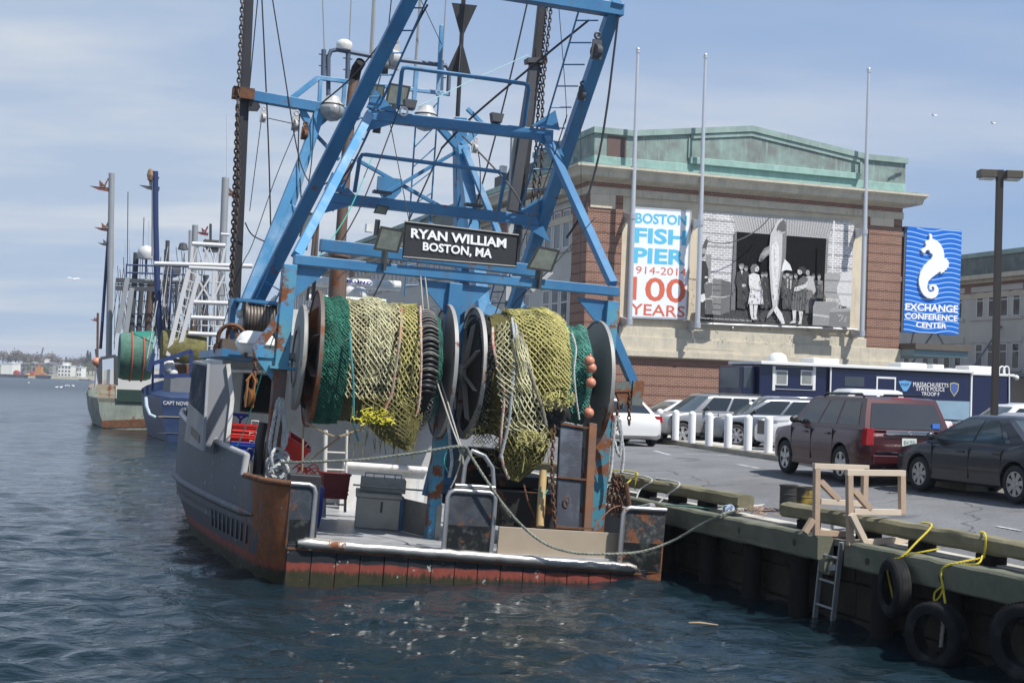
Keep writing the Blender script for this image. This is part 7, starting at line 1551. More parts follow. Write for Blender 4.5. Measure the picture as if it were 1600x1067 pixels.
        if p.get('grille'):
            z0, z1 = p['grille']; mb = MB(); mb.box((-hw*.46, L/2-.12, z0), (hw*.46, L/2+.012, z1)); mb.build('grille', p.get('grillem', trimB), r, bevel=.01)
    return r
def side_of(p): pass
H = rad(19.1)
suvwin = [(.155, .40, .12, .90), (.42, .66, .12, .92), (.68, .945, .10, .92)]
# maroon off-roader
mar = paint('maroon paint', (.058, .011, .015), .3)
P1 = dict(L=4.85, W=1.98, R=.375, paint=mar, top=[(-2.425, 1.08), (-2.2, 1.12), (1.0, 1.12), (1.35, 1.10), (2.1, 1.02), (2.425, .92)], wy=(-1.36, 1.41), zb=.30, spokes=5, lip=None, sillm=mar,
    gh=dict(yb0=-2.36, yr0=-2.10, yr1=.42, yb1=1.22, zb=1.10, zr=1.74, wb=.93, wr=.76, crown=.04, bow=.10), win=[(.08, .335, .14, .88), (.375, .60, .14, .90), (.63, .93, .14, .90)], tail=(.80, 1.14), tailw=.07, head=(.72, .92), plz=.80, rails=trimB, handles=(-.75, .35), seams=(-1.0, .05, 1.05), bump=(.42, .62), bumpm=mar, mirm=trimB, rearf=(.06, .86), rins=.06, rglass=mat('tinted rear glass', (.035, .038, .040), .06, 0, .3, 1, spec=.9), glass=cglass)
rg0 = gp(1307, 745, GZ)
pilC = (gp(1230, 738, GZ)+gp(1307, 745, GZ))/2
yawP = rad(13)
pos = Vector((7.50, 31.0, GZ))
c1 = car('suv', 'dark maroon off-road car with its tailgate towards the quay', 'car', pos, yawP, P1)
def onb(M_, pts): return pts
mb = MB(); mb.box((-.52, -2.47, 1.02), (.52, -2.425, 1.11)); mb.build('chrome_bar', chrome, c1, bevel=.01)
mb = MB(); text_on(mb, '814 2531', bil((-.12, -2.452, .83), (.12, -2.452, .83), (.12, -2.452, .92), (-.12, -2.452, .92))); q = mb.build('plate_number', inkM, c1)
mb = MB(); mb.box((-.72, -2.47, .655), (.72, -2.43, .685)); mb.build('chrome_strip', chrome, c1); mb = MB(); mb.box((-.74, -2.44, .56), (.74, -2.40, .60)); mb.build('bumper_step', mat('grey step', (.22, .20, .20), .5), c1)
mb = MB(); mb.box((-.22, -2.14, 1.73), (.22, -2.05, 1.762)); mb.build('high_brake_lamp', redL, c1, bevel=.01)
mb = MB(); mb.tube([(-.55, -2.38, .34), (-.55, -2.46, .34)], .045, 10); mb.build('exhaust_pipe', chrome, c1)
mb = MB(); mb.box((.54, -2.385, 1.17), (.70, -2.36, 1.27)); mb.build('blue_sticker', mat('blue sticker', (.05, .16, .55), .5), c1)
mb = MB(); text_on(mb, '4WD', bil((-.78, -2.43, .72), (-.66, -2.43, .72), (-.66, -2.43, .745), (-.78, -2.43, .745))); mb.build('badge', chrome, c1)
mb = MB(); mb.torus((0, -2.475, 1.065), (0, 1, 0), .032, .007, 14, 6); mb.build('round_badge', chrome, c1)
# charcoal saloon
gra = paint('charcoal paint', (.040, .041, .047), .45)
P2 = dict(L=4.80, W=1.82, R=.33, paint=gra, top=[(-2.4, .96), (-2.25, 1.03), (-1.6, 1.04), (-1.2, .96), (1.1, .94), (1.4, .93), (2.1, .82), (2.4, .68)], wy=(-1.42, 1.36), zb=.22, spokes=7, sill=0,
    gh=dict(yb0=-1.78, yr0=-.88, yr1=.22, yb1=1.30, zb=.94, zr=1.45, wb=.85, wr=.62, crown=.05, bow=.12), win=[(.145, .20, .16, .55), (.215, .50, .14, .92), (.525, .925, .14, .92)], tail=(.78, .95), tailw=.22, head=(.60, .76), plz=.70, handles=(-.95, .1), seams=(-1.05, -.15, .95), glass=cglassL, rearf=(.12, .94), rins=.08)
c2 = car('saloon_car', 'charcoal four door saloon parked along the right edge of the photograph', 'car', Vector((9.17, 26.35, GZ)), rad(19), P2)
mb = MB()
for s in (-1, 1):
    e = [(-.8615*s, y, z) for y, z in ((1.05, .95), (.2, 1.33), (-.2, 1.38), (-.8, 1.35), (-1.35, 1.08), (-1.42, .97))]
mb = None
# silver off-roader facing left
sil = paint('silver paint', (.29, .29, .29), .5)
Hl = rad(19.1+90)
P3 = dict(L=4.87, W=1.86, R=.38, paint=sil, top=[(-2.43, 1.10), (-2.2, 1.15), (1.0, 1.13), (1.3, 1.10), (2.2, 1.0), (2.43, .90)], wy=(-1.40, 1.47), zb=.34, spokes=5, sillm=trimB,
    gh=dict(yb0=-2.40, yr0=-2.15, yr1=.30, yb1=1.05, zb=1.12, zr=1.70, wb=.88, wr=.70, crown=.06, bow=.08), win=[(.075, .33, .12, .88), (.37, .61, .12, .90), (.64, .93, .12, .90)], tail=(.9, 1.35), tailw=.03, head=(.74, .95), plz=.85, rails=trimB, handles=(-.55, .5), seams=(-.85, .10, 1.0), grille=(.66, .95), grillem=trimB, mirm=trimB)
def at_front(px, py, yaw, L, W_, fwd=0.0, sidex=0.0, z=GZ):
    g = gp(px, py, z); f = Vector((-math.sin(yaw), math.cos(yaw), 0)); r_ = Vector((math.cos(yaw), math.sin(yaw), 0)); return Vector((g.x, g.y, z))-f*fwd-r_*sidex
def place(wpx, wpy, yaw, P_, which, lat=-1):
    """put a car so that its visible wheel (front/rear on the side lat) touches the ground at that pixel"""
    return at_front(wpx, wpy, yaw, 0, 0, P_['wy'][1 if which == 'f' else 0], lat*(P_['W']/2-.02))
car('off_road_car', 'silver off-road car facing left behind the white bollards', 'car', Vector((6.88, 49.6, GZ)), rad(113), P3)
# grey crossover and white pickup
cro = paint('blue grey paint', (.15, .165, .19), .5)
P4 = dict(L=5.1, W=1.98, R=.39, paint=cro, top=[(-2.55, 1.05), (-2.3, 1.10), (1.1, 1.10), (1.4, 1.08), (2.2, .98), (2.55, .82)], wy=(-1.5, 1.52), zb=.28, spokes=7, lip=trimB,
    gh=dict(yb0=-2.48, yr0=-2.05, yr1=.25, yb1=1.45, zb=1.07, zr=1.66, wb=.92, wr=.72, crown=.05, bow=.10), win=[(.09, .33, .14, .88), (.36, .60, .12, .90), (.63, .93, .12, .90)], tail=(.9, 1.1), tailw=.1, head=(.80, .92), plz=.85, rails=chrome, handles=(-.7, .4), seams=(-.95, .1, 1.1), grille=(.5, .80), mirm=trimB)
car('crossover_car', 'blue grey crossover car with its front left wheel behind the bollards', 'car', place(1150, 698, rad(103), P4, 'f'), rad(103), P4)
whp = paint('white car paint', (.66, .66, .65), .0)
P5 = dict(L=6.3, W=2.0, R=.40, paint=whp, top=[(-2.95, 1.16), (-2.7, 1.20), (1.1, 1.20), (1.4, 1.22), (2.5, 1.14), (2.95, 1.0)], wy=(-1.8, 1.9), zb=.34, spokes=5, lip=trimB,
    gh=dict(yb0=-.98, yr0=-.80, yr1=.70, yb1=1.45, zb=1.18, zr=1.98, wb=.92, wr=.76, crown=.07, bow=.08), win=[(.10, .44, .12, .86), (.50, .90, .12, .86)], tail=(.85, 1.15), tailw=.02, head=(.86, 1.06), plz=.72, handles=(-.5, .5), seams=(-.95, .1, 1.1), grille=(.62, 1.02), grillem=trimB, mirm=trimB)
ptk = car('pickup_truck', 'white pickup truck facing left behind the maroon car', 'truck', Vector((10.55, 42.2, GZ)), rad(98), P5)
mb = MB(); mb.box((-.82, -2.85, 1.10), (.82, -1.05, 1.235)); mb.build('load_bed', trimB, ptk)
mb = MB(); text_on(mb, 'Z71', bil((-1.005, -2.15, 1.02), (-1.005, -2.62, 1.02), (-1.005, -2.62, 1.12), (-1.005, -2.15, 1.12))); mb.build('side_badge', redL, ptk)
# white saloons at the left end
P6 = dict(P2); P6.update(paint=whp, L=4.75, spokes=7, tail=(.78, .98), tailw=.16, glass=cglass, lip=None)
car('saloon_car', 'white saloon seen from behind just right of the trawler', 'car', Vector((3.55, 47.6, GZ)), rad(13), P6)
P7 = dict(P6); P7.update(L=4.5, paint=paint('pearl white paint', (.60, .60, .59), 0)); car('saloon_car', 'white saloon facing left behind the silver off-road car', 'car', Vector((6.6, 56.2, GZ)), rad(112), P7, detail=1)
car('saloon_car', 'white car whose tail shows past the rear of the silver off-road car', 'car', Vector((9.2, 54.5, GZ)), rad(60), P7, detail=1)
# silver car behind the charcoal saloon, off-roaders farther right
P8 = dict(P4); P8.update(paint=paint('light silver paint', (.46, .47, .49), .5), rails=None, glass=cglassL, gh=dict(P4['gh'], zr=1.50, zb=1.0, yr1=.1), top=[(-2.55, 1.0), (1.1, 1.02), (1.4, 1.0), (2.2, .9), (2.55, .75)], lip=None)
car('estate_car', 'light silver estate car parked just behind the charcoal saloon', 'car', Vector((11.35, 31.9, GZ)), rad(52), P8)
P9 = dict(P3); P9.update(paint=whp, rails=chrome); car('off_road_car', 'white off-road car with roof bars left of the lamp post foot', 'car', Vector((15.4, 43.5, GZ)), rad(98), P9, detail=2)
P10 = dict(P3); P10.update(paint=paint('black paint car', (.02, .02, .024), .4), rails=chrome); car('off_road_car', 'black off-road car with chrome roof bars at the right picture edge', 'car', Vector((17.6, 46.0, GZ)), rad(98), P10, detail=2)
# ---- police command trailer
navy = mat('navy trailer', (.006, .009, .045), .3, 0, .05, coat=.4); rvw = mat('trailer white', (.70, .70, .68), .45, 0, .04)
RY = 58.0; a = wp(1186, 640, RY); e = on(frame(Vector((a.x, a.y, 0)), PA), 1581, 640, 1, 0); RVM = frame(Vector((a.x, a.y, 0)), PA); LR = e.x
def rv(px, py, y=0): return on(RVM, px, py, 1, y)
zt_ = rv(1190, 569).z; zv = rv(1450, 581).z
trv = thing('command_trailer', 'long navy police command vehicle with a white roof in front of the hall', 'vehicle', RVM @ Matrix.Translation((0, 0, GZ)))
TI = Matrix.Translation((0, 0, -GZ))
def tp(mb, nm, m, par=None, **k): mb.v = [tuple(TI @ Vector(v)) for v in mb.v]; return mb.build(nm, m, par or trv, **k)
xj = rv(1296, 600).x; xk = rv(1513, 620).x
mb = MB(); mb.box((0, 0, GZ+.75), (xj-.02, 2.5, zt_)); mb.box((xj, -.12, GZ+.55), (xk, 2.5, zv-.02)); mb.box((xk+.04, 0, GZ+.55), (LR, 2.5, zv-.05)); tp(mb, 'body', navy, bevel=.04)
mb = MB(); mb.box((xj, -.125, GZ+.45), (xk, -.11, rv(1450, 625).z)); tp(mb, 'lower_stripe', mat('pale blue stripe', (.22, .33, .42), .4))
mb = MB(); mb.box((-.1, -.25, zt_), (xk+.1, 2.6, zt_+.13)); mb.box((xk+.1, -.05, zv-.05), (LR+.1, 2.55, zv+.06)); mb.box((xj-.07, -.16, GZ+.5), (xj-.0, -.1, zt_)); mb.box((xk, -.16, GZ+.5), (xk+.09, -.0, zv)); tp(mb, 'roof', rvw, bevel=.02)
mb = MB(); mb.box((rv(1165, 600).x, .3, GZ+.6), (-.02, 2.4, zt_-.08)); cabp = tp(mb, 'cab', navy, bevel=.06); mb = MB(); mb.box((rv(1167, 600).x, .28, rv(1170, 606).z), (-.25, .31, rv(1170, 574).z)); mb.box((rv(1164.5, 600).x, .5, rv(1170, 606).z), (rv(1166, 600).x, 2.2, rv(1170, 574).z)); mb.v = [tuple(TI @ Vector(v)) for v in mb.v]; mb.build('cab_window', panem, cabp)
fr_ = [rv(1207, 572), rv(1273, 610)]; mb = MB(); 
for (u0, v0, u1, v1) in ((1207, 572, 1273, 574.5), (1207, 607, 1273, 610), (1207, 572, 1210, 610), (1270, 572, 1273, 610)): A_, B_ = rv(u0, v0), rv(u1, v1); mb.box((A_.x, -.05, B_.z), (B_.x, .02, A_.z))
tp(mb, 'window_surround', rvw)
for (u0, u1) in ((1211.5, 1230), (1251, 1269)):
    A_, B_ = rv(u0, 578), rv(u1, 602); mb = MB(); mb.box((A_.x, -.03, B_.z), (B_.x, .01, A_.z)); wv = tp(mb, 'window', rvw); mb = MB(); mb.box((A_.x+.05, -.036, B_.z+.05), (B_.x-.05, -.02, A_.z-.05)); mb.v = [tuple(TI @ Vector(v)) for v in mb.v]; mb.build('pane', mat('grey blind', (.22, .23, .22), .3), wv)
A_, B_ = rv(1369, 588, -.12), rv(1398, 640, -.12); mb = MB(); mb.box((A_.x, -.16, B_.z), (B_.x, -.1, A_.z)); dr = tp(mb, 'entry_door', rvw); mb = MB(); mb.box((A_.x+.07, -.168, B_.z), (B_.x-.07, -.15, A_.z-.08)); mb.v = [tuple(TI @ Vector(v)) for v in mb.v]; mb.build('door_leaf', navy, dr)
A_, B_ = rv(1320, 588, -.12), rv(1350, 604, -.12); mb = MB(); mb.box((A_.x, -.13, B_.z), (B_.x, -.11, A_.z)); tp(mb, 'dark_window', panem)
def rq(*p): return bil(*[Vector((rv(x, y, -.14).x, -.135, rv(x, y, -.14).z)) for x, y in p])
mb = MB(); text_on(mb, 'MASSACHUSETTS', rq((1427, 604), (1482, 605), (1482, 599), (1427, 596.5)), .0); text_on(mb, 'STATE POLICE', rq((1432, 610), (1476, 611.5), (1476, 605.5), (1432, 604.2)), .0); text_on(mb, 'TROOP F', rq((1440, 617.5), (1468, 619), (1468, 613), (1440, 612)), .0); tp(mb, 'lettering', wht)
mb = MB(); pts = [(1404, 595.5), (1414, 594), (1425, 596.5), (1421, 605), (1417, 611), (1412, 611), (1408, 604)]; mb.poly([Vector((rv(x, y, -.14).x, -.13, rv(x, y, -.14).z)) for x, y in pts]); em = tp(mb, 'shoulder_emblem', mat('emblem blue', (.12, .33, .60), .5)); mb = MB(); text_on(mb, 'MSP', rq((1408.5, 603), (1420, 603.5), (1420.5, 599), (1408, 598.5))); mb.v = [tuple(TI @ Vector(v)) for v in mb.v]; mb.build('emblem_letters', navy, em)
def shield(k, y): return [Vector((rv(1491+(x-1491)*k, 606.5+(yy-606.5)*k, -.14).x, y, rv(1491, 606.5+(yy-606.5)*k, -.14).z)) for x, yy in ((1484.5, 599), (1491, 597.5), (1498.5, 599.5), (1497.5, 610), (1491, 619.5), (1485, 610))]
mb = MB(); mb.poly(shield(1, -.13)); em = tp(mb, 'shield_emblem', mat('emblem yellow', (.55, .50, .18), .5)); mb = MB(); mb.poly(shield(.86, -.134)); mb.v = [tuple(TI @ Vector(v)) for v in mb.v]; mb.build('shield_field', mat('emblem field', (.06, .10, .32), .5), em)
for (u0, v0, u1, v1, nm) in ((1200, 568, 1229, 553, 'roof_dome'), (1263, 569, 1304, 561, 'air_conditioner'), (1399, 576, 1440, 568, 'air_conditioner'), (1449, 578, 1467, 570, 'roof_hatch'), (1505, 583, 1546, 573, 'air_conditioner')):
    A_, B_ = rv(u0, v0, 1), rv(u1, v1, 1); mb = MB(); 
    if nm == 'roof_dome': mb.lathe([(.42, 0), (.42, .12), (.34, .32), (.2, .40), (0, .42)], ((A_.x+B_.x)/2, 1, zt_+.12), (0, 0, 1), 20)
    else: mb.box((A_.x, .6, zt_+.10-(.1 if u0 > 1500 else 0)), (B_.x, 1.6, B_.z))
    tp(mb, nm, rvw, bevel=.05, smooth=40)
mb = MB(); p_ = rv(1483, 576, 1); mb.lathe([(0, -.1), (.3, -.05), (.32, 0), (.1, .02), (0, .02)], Vector((p_.x, 1, p_.z)), (0, 0, 1), 14); mb.box((p_.x-.1, .9, zv), (p_.x+.1, 1.1, p_.z-.05)); tp(mb, 'antenna_dish', rvw)
mb = MB()
for u in (1561, 1568): A_ = rv(u, 583, .3); mb.tube(catmull([A_, A_+Vector((.02, 0, .22)), A_+Vector((.15, 0, .30)), A_+Vector((.28, 0, .22)), A_+Vector((.30, 0, -.2))], 5), .03, 6)
A_ = rv(1588, 590, .3); mb.ball(A_, .12, 10); mb.tube([A_, A_+Vector((-.3, 0, .1))], .05, 6); mb.tube([rv(1577, 585, -.05), rv(1577, 640, -.05)], .03, 6); tp(mb, 'roof_pipes', rvw, smooth=50)
mb = MB()
for s in (1.2, 8.2, 9.4): mb.lathe([(0, -.02), (.46, -.02), (.5, 0), (.5, .25), (.46, .28), (0, .28)], Vector((s, .02, GZ+.5)), (0, 1, 0), 24)
tp(mb, 'wheels', tyreM, smooth=40)
# ============================================================ OTHER BOATS ALONG THE PIER
def bgframe(px, py, yaw=PA): g = gp(px, py, 0); return frame(Vector((g.x, g.y, 0)), yaw)
class Boat:
    def __init__(s, name, label, M): s.M = M; s.r = thing(name, label, 'boat', M)
    def p(s, px, py, y=0): return on(s.M, px, py, 1, y)
    def part(s, mb, nm, m, par=None, **k): return mb.build(nm, m, par or s.r, **k)
    def beam(s, a, c, w, nm, m, y=0, y2=None): 
        mb = MB(); A, C_ = s.p(*a, y), s.p(*c, y if y2 is None else y2)
        if 'pole' in nm or 'mast' in nm or 'rail' in nm: mb.tube([A, C_], w/2, 10); return s.part(mb, nm, m, smooth=50)
        mb.beam(A, C_, w, w, (0, 1, 0)); return s.part(mb, nm, m)
    def tube(s, pts, r, nm, m, y=0): mb = MB(); mb.tube([s.p(*q, y) for q in pts], r, 8); return s.part(mb, nm, m, smooth=60)
    def hull(s, x0, x1, L, zt, m, flare=.3, nm='hull', bow=1.2):
        c = (x0+x1)/2; hw = (x1-x0)/2; rows = []
        for i in range(11):
            f = i/10; w = hw*(1+.12*math.sin(f*2.4))*(1-max(0, (f-.45)/.55)**2.2)+.03; h = zt+bow*max(0, f-.3)**1.5*1.7; y = L*f
            rows.append([Vector((c-w, y, h)), Vector((c-w*(1-flare*.15), y, h*.5)), Vector((c-w*(1-flare*.5), y, .0)), Vector((c-w*.4, y, -.7)), Vector((c+w*.4, y, -.7)), Vector((c+w*(1-flare*.5), y, 0)), Vector((c+w*(1-flare*.15), y, h*.5)), Vector((c+w, y, h))])
        mb = MB(); mb.grid(rows); mb.poly(rows[0]); mb.grid([[r_[0]+Vector((.1, 0, -.55)), r_[-1]+Vector((-.1, 0, -.55))] for r_ in rows]); return s.part(mb, nm, m, smooth=35)
    def bird(s, px, py, y, m, sc=1.0):
        c = s.p(px, py, y); mb = MB(); k = sc
        mb.prism([c+Vector((-.75*k, 0, .05)), c+Vector((.55*k, 0, .02)), c+Vector((.5*k, 0, -.25*k)), c+Vector((-.15*k, 0, -.18*k))], (0, .08, 0)); mb.prism([c+Vector((-.1*k, -.05, .05)), c+Vector((.35*k, -.05, .05)), c+Vector((-.15*k, -.05, .5*k))], (0, .06, 0)); mb.tube([c+Vector((.2*k, 0, .05)), c+Vector((.45*k, 0, .65*k))], .05, 5); return s.part(mb, 'stabiliser_fin', m)
greyS = mat('boom grey', (.30, .31, .32), .5, .2, .12, 1, rust=.12); slate = mat('gantry slate', (.055, .06, .07), .6, .1, .2); wpipe = mat('white pipe paint', (.52, .52, .52), .45, 0, .05); nblue = mat('deep blue paint', (.018, .034, .115), .45, 0, .15, 1, rust=.12); finR = mat('rusty fin', (.22, .07, .03), .75, 0, .5, 3, c2=(.02, .02, .025), c2amt=.5, c2scale=2)
# green boat
G1 = Boat('fishing_boat', 'green and rust hulled fishing boat with a big green net reel and grey outrigger poles', bgframe(152, 668))
p = G1.p
xs0, xs1 = p(153, 640).x, p(153, 640).x+6.2
zt = p(160, 600).z
gh = mat('faded green hull', (.19, .215, .185), .55, 0, .2, .8, rust=.36, rscale=.8, c2=(.30, .35, .30), c2amt=.4, c2scale=.7, streak=((.10, .05, .03), .5))
G1.hull(xs0, xs1, 19, zt-.9, gh)
mb = MB(); A_ = [p(150.5, 600), p(181, 600.5), p(181, 629), p(153, 627.5)]; mb.prism(A_, (0, .1, 0)); qp = G1.part(mb, 'quarter_plate', mat('tan rust plate', (.33, .28, .20), .6, 0, .2, 1, rust=.5, rscale=1.0))
mb = MB(); text_on(mb, 'GUARDIAN', bil(*[p(x, y, -.02) for x, y in ((158, 615), (179, 616), (179, 611), (158, 610))])); mb.build('lettering', mat('cream letters', (.62, .58, .45), .6), qp)
mb = MB(); mb.box(p(183, 608, -.12), p(250, 629, -.05)); G1.part(mb, 'stern_gate', mat('dark green gate', (.02, .045, .035), .5))
mb = MB(); B_ = [p(159, 657, -.04), p(235, 654, -.04), p(235, 667, -.04), p(159, 668, -.04)]; mb.prism(B_, (0, .1, 0)); G1.part(mb, 'rust_skirt', rusty)
mb = MB(); mb.box(p(171, 609, 6), p(240, 580, 10)); G1.part(mb, 'deckhouse', wpipe)
for a, c, w in (((157, 600), (157, 560), .22), ((181, 602), (181, 556), .26), ((157, 560), (181, 556), .2)): G1.beam(a, c, w, 'gallows', slate, .5)
G1.beam((174.5, 271), (170, 556), .42, 'outrigger_pole', greyS, 5); G1.beam((172, 330), (157, 545), .22, 'blue_pole', nblue, 5.3)
G1.bird(158, 293, 5, finR, 1.0); G1.bird(161, 357, 5, finR, .8); G1.bird(163, 381, 5, slate, .6)
mb = MB(); c = p(211, 557, 2.5); R = p(211, 520, 2.5).z-c.z; x0, x1 = p(186, 557, 2.5).x, p(236, 557, 2.5).x
mb.lathe([(0, x0), (R*.93, x0), (R, x0+.3), (R*1.02, (x0+x1)/2), (R, x1-.3), (R*.93, x1), (0, x1)], Vector((0, c.y, c.z)), (1, 0, 0), 32); nr = mb.build('net_bundle', mat('bundled green net', (.045, .115, .085), .9, 0, .3, 5, bump=.6, bscale=9, c2=(.10, .20, .16), c2amt=.4, c2scale=1, streak=((.16, .24, .2), .5)), None, smooth=60, M=G1.M); nr['label'] = 'green net wound on the reel of the green rust hulled boat'; nr['category'] = 'fishing net'
mb = MB()
for f in (.36, .72): x = x0+(x1-x0)*f; mb.torus(Vector((x, c.y, c.z)), (1, 0, 0), R*1.03, .06, 40, 6)
mb.build('red_line', mat('red lines', (.35, .09, .05), .8), nr); mb = MB(); mb.prism([Vector((c.x-.3, c.y-R*.4, c.z+R*.98)), Vector((x1+.1, c.y-R*.5, c.z+R*1.05)), Vector((x1+.1, c.y-R*.8, c.z+R*.55)), Vector((x1-.5, c.y-R*.75, c.z+R*.75))], (0, .4, .1)); mb.build('tarp', mat('emerald tarp', (.01, .17, .12), .6), nr)
for a, c_ in (((199, 434), (184, 520)), ((206, 450), (196, 525))): G1.beam(a, c_, .32, 'gantry_leg', greyS, 3.5)
for y in (438, 450): G1.beam((181, y), (318, y+5), .30, 'gantry_beam', slate, 3.5)
mb = MB(); text_on(mb, 'GUARDIAN   BOSTON, MA', bil(*[p(x, y, 3.2) for x, y in ((226, 439), (300, 441.5), (300, 435), (226, 432.5))])); G1.part(mb, 'gantry_lettering', wpipe)
for yy in (414, 426): G1.tube([(198, yy), (315, yy+4)], .06, 'platform_rail', nblue, 5)
for x in (198, 228, 262, 300): G1.tube([(x, 412), (x-1, 440)], .05, 'rail_post', nblue, 5)
for a, c_, w in (((213, 395), (205, 520), .4), ((236, 440), (230, 530), .5), ((222, 440), (216, 520), .35), ((260, 390), (255, 530), .3), ((247, 425), (243, 525), .28), ((262, 376), (258, 470), .3)): G1.beam(a, c_, w, 'mast', slate if w < .5 else mat('brown stack', (.10, .065, .05), .6), 7)
mb = MB(); mb.lathe([(0, -.4), (.5, -.35), (.62, 0), (.5, .45), (0, .62)], p(229, 363+0, 6) if False else p(228.5, 397, 6), (0, 0, 1), 16); G1.part(mb, 'radome', wpipe, smooth=60); G1.tube([(228.5, 402), (228, 428)], .08, 'radome_post', slate, 6)
mb = MB(); mb.lathe([(0, -.25), (.55, -.1), (.62, .05), (.3, .2), (0, .2)], p(269, 421, 6), (.2, -1, .2), 16); G1.part(mb, 'searchlight', slate, smooth=50)
# rigging of the green boat, each stay a wire of its own
for k, (a, c_) in enumerate((((200, 300), (199, 415)), ((225, 340), (222, 430)), ((231, 470), (216, 540)), ((255, 450), (230, 520)), ((300, 455), (250, 520)), ((270, 450), (290, 540)))): G1.tube([a, c_], .03, 'stay', slate, 6)
rgs = random.Random(6)
for k in range(44): x = rgs.uniform(180, 316); y0 = rgs.uniform(385, 470); G1.tube([(x, y0), (x+rgs.uniform(-22, 22), rgs.uniform(500, 560))], .022, 'stay', slate, 7)
for k in range(9): x = 208+k*12; G1.tube([(x, 455), (x-3, 530)], .035, 'rail_post', slate, 8)
for yy in (470, 490, 510): G1.tube([(202, yy), (300, yy+3)], .035, 'rail_bar', slate, 8)
G1.beam((181, 444), (315, 449), .10, 'gantry_beam', slate, 3.5)
for x in (196, 214, 236, 258, 282, 304): G1.beam((x, 437), (x+10, 453), .09, 'gantry_brace', slate, 3.5)
for x0, y0 in ((178, 360), (203, 375), (233, 345), (262, 375), (196, 380)): G1.tube([(x0, y0), (x0, y0+60)], .03, 'whip_aerial', wpipe, 7)
# dark-blue boat
N1 = Boat('fishing_boat', 'dark blue fishing boat with a white gantry behind the grey trawler', bgframe(268, 690))
p = N1.p; x0 = p(230, 660).x
bh = mat('dark blue hull', (.016, .032, .09), .45, 0, .2, .8, rust=.16, rscale=1.1, c2=(.03, .055, .12), c2amt=.4)
N1.hull(p(251, 660).x, p(251, 660).x+6.0, 18, p(262, 621).z, bh)
mb = MB(); text_on(mb, 'CAPT NOVELLI', bil(*[p(x, y, -.06) for x, y in ((255, 632), (303, 634), (303, 628), (255, 626))]), .02); N1.part(mb, 'lettering', wpipe)
mb = MB(); mb.box(p(247, 650, -.05), p(310, 652.5, -.02)); mb.box(p(247, 676, -.05), p(310, 677.5, -.02)); N1.part(mb, 'cream_stripes', mat('cream stripe', (.50, .42, .26), .6))
mb = MB(); mb.tube([p(228, 622, 1), p(229, 635, .3), p(234, 648, -.1), p(243, 652, -.1)], .10, 8); N1.part(mb, 'rub_rail', mat('pale blue rail', (.32, .40, .46), .5), smooth=60)
for pts in (((239, 568), (299, 548)), ((253, 565), (252, 590)), ((299, 548), (300, 590)), ((232, 580), (240, 552)), ((240, 588), (300, 586))): N1.beam(*pts, .22, 'gallows', nblue, 1.5)
N1.tube([(242.5, 268), (243, 350), (245, 430), (249, 500), (252, 545)], .17, 'outrigger_pole', nblue, 6); N1.tube([(239.5, 270), (239, 400)], .09, 'outrigger_pole', greyS, 6); N1.bird(236, 292, 6, slate, .9)
mb = MB(); mb.ball(p(235, 274, 6), .2, 8, (1, 1, 2)); N1.part(mb, 'brass_bell', mat('dull brass', (.28, .18, .10), .5, .4))
for a, c_ in (((241, 412), (394, 416)), ((295, 418), (362, 421)), ((300, 472), (378, 475)), ((298, 496), (352, 498)), ((294, 521), (338, 523)), ((300, 381), (352, 384)), ((345, 366), (358, 367))): N1.beam(a, c_, .26 if a[1] != 366 else .16, 'gantry_rail', wpipe, 4)
for a, c_, w in (((295, 421), (262, 556), .24), ((310, 430), (276, 560), .24), ((335, 420), (332, 470), .16), ((300, 480), (330, 430), .1), ((305, 430), (330, 470), .1), ((330, 475), (350, 430), .1), ((301, 380), (298, 420), .16), ((318, 384), (330, 412), .1), ((352, 384), (345, 420), .14)): N1.beam(a, c_, w, 'gantry_leg', wpipe, 4)
for k in range(11): t = k/10; N1.beam((295+(262-295)*t, 424+130*t), (310+(276-310)*t, 430+130*t), .07, 'ladder_rung', wpipe, 4)
N1.beam((352.5, 278), (343, 510), .44, 'grey_mast', greyS, 8); N1.bird(360, 303, 8, finR, .7); N1.beam((305, 352), (301, 470), .35, 'grey_mast', greyS, 7); N1.bird(317, 364, 7, mat('red fin', (.16, .03, .03), .6), .6); N1.tube([(297, 360), (295, 470)], .08, 'grey_mast', greyS, 7)
mb = MB(); mb.box(p(319, 392, 4), p(340, 377, 4.6)); N1.part(mb, 'floodlight', housM); mb = MB(); mb.tube([p(329, 350, 4.3), p(329, 376, 4.3)], .08, 6); N1.part(mb, 'lamp_post', slate); mb = MB(); mb.lathe([(0, -.2), (.3, -.15), (.2, .2), (0, .25)], p(286, 386, 4.3), (0, 0, 1), 10); mb.tube([p(279, 388, 4.3), p(290, 381, 4.3)], .06, 6); N1.part(mb, 'deck_lamp', slate)
for a, c_, w, m in (((302, 500), (298, 590), .34, exM), ((260, 430), (256, 560), .26, slate), ((322, 430), (320, 520), .34, slate), ((268, 420), (262, 540), .2, nblue), ((312, 440), (308, 560), .28, greyS)): N1.beam(a, c_, w, 'mast', m, 7)
mb = MB(); c = p(286, 548, 5); mb.lathe([(0, -1.3), (1.1, -1.2), (1.25, 0), (1.1, 1.2), (0, 1.3)], c, (1, 0, 0), 24); nr = mb.build('net_bundle', oldT, None, smooth=60, M=N1.M); nr['label'] = 'dull yellow net wound behind the dark blue boat gantry'; nr['category'] = 'fishing net'
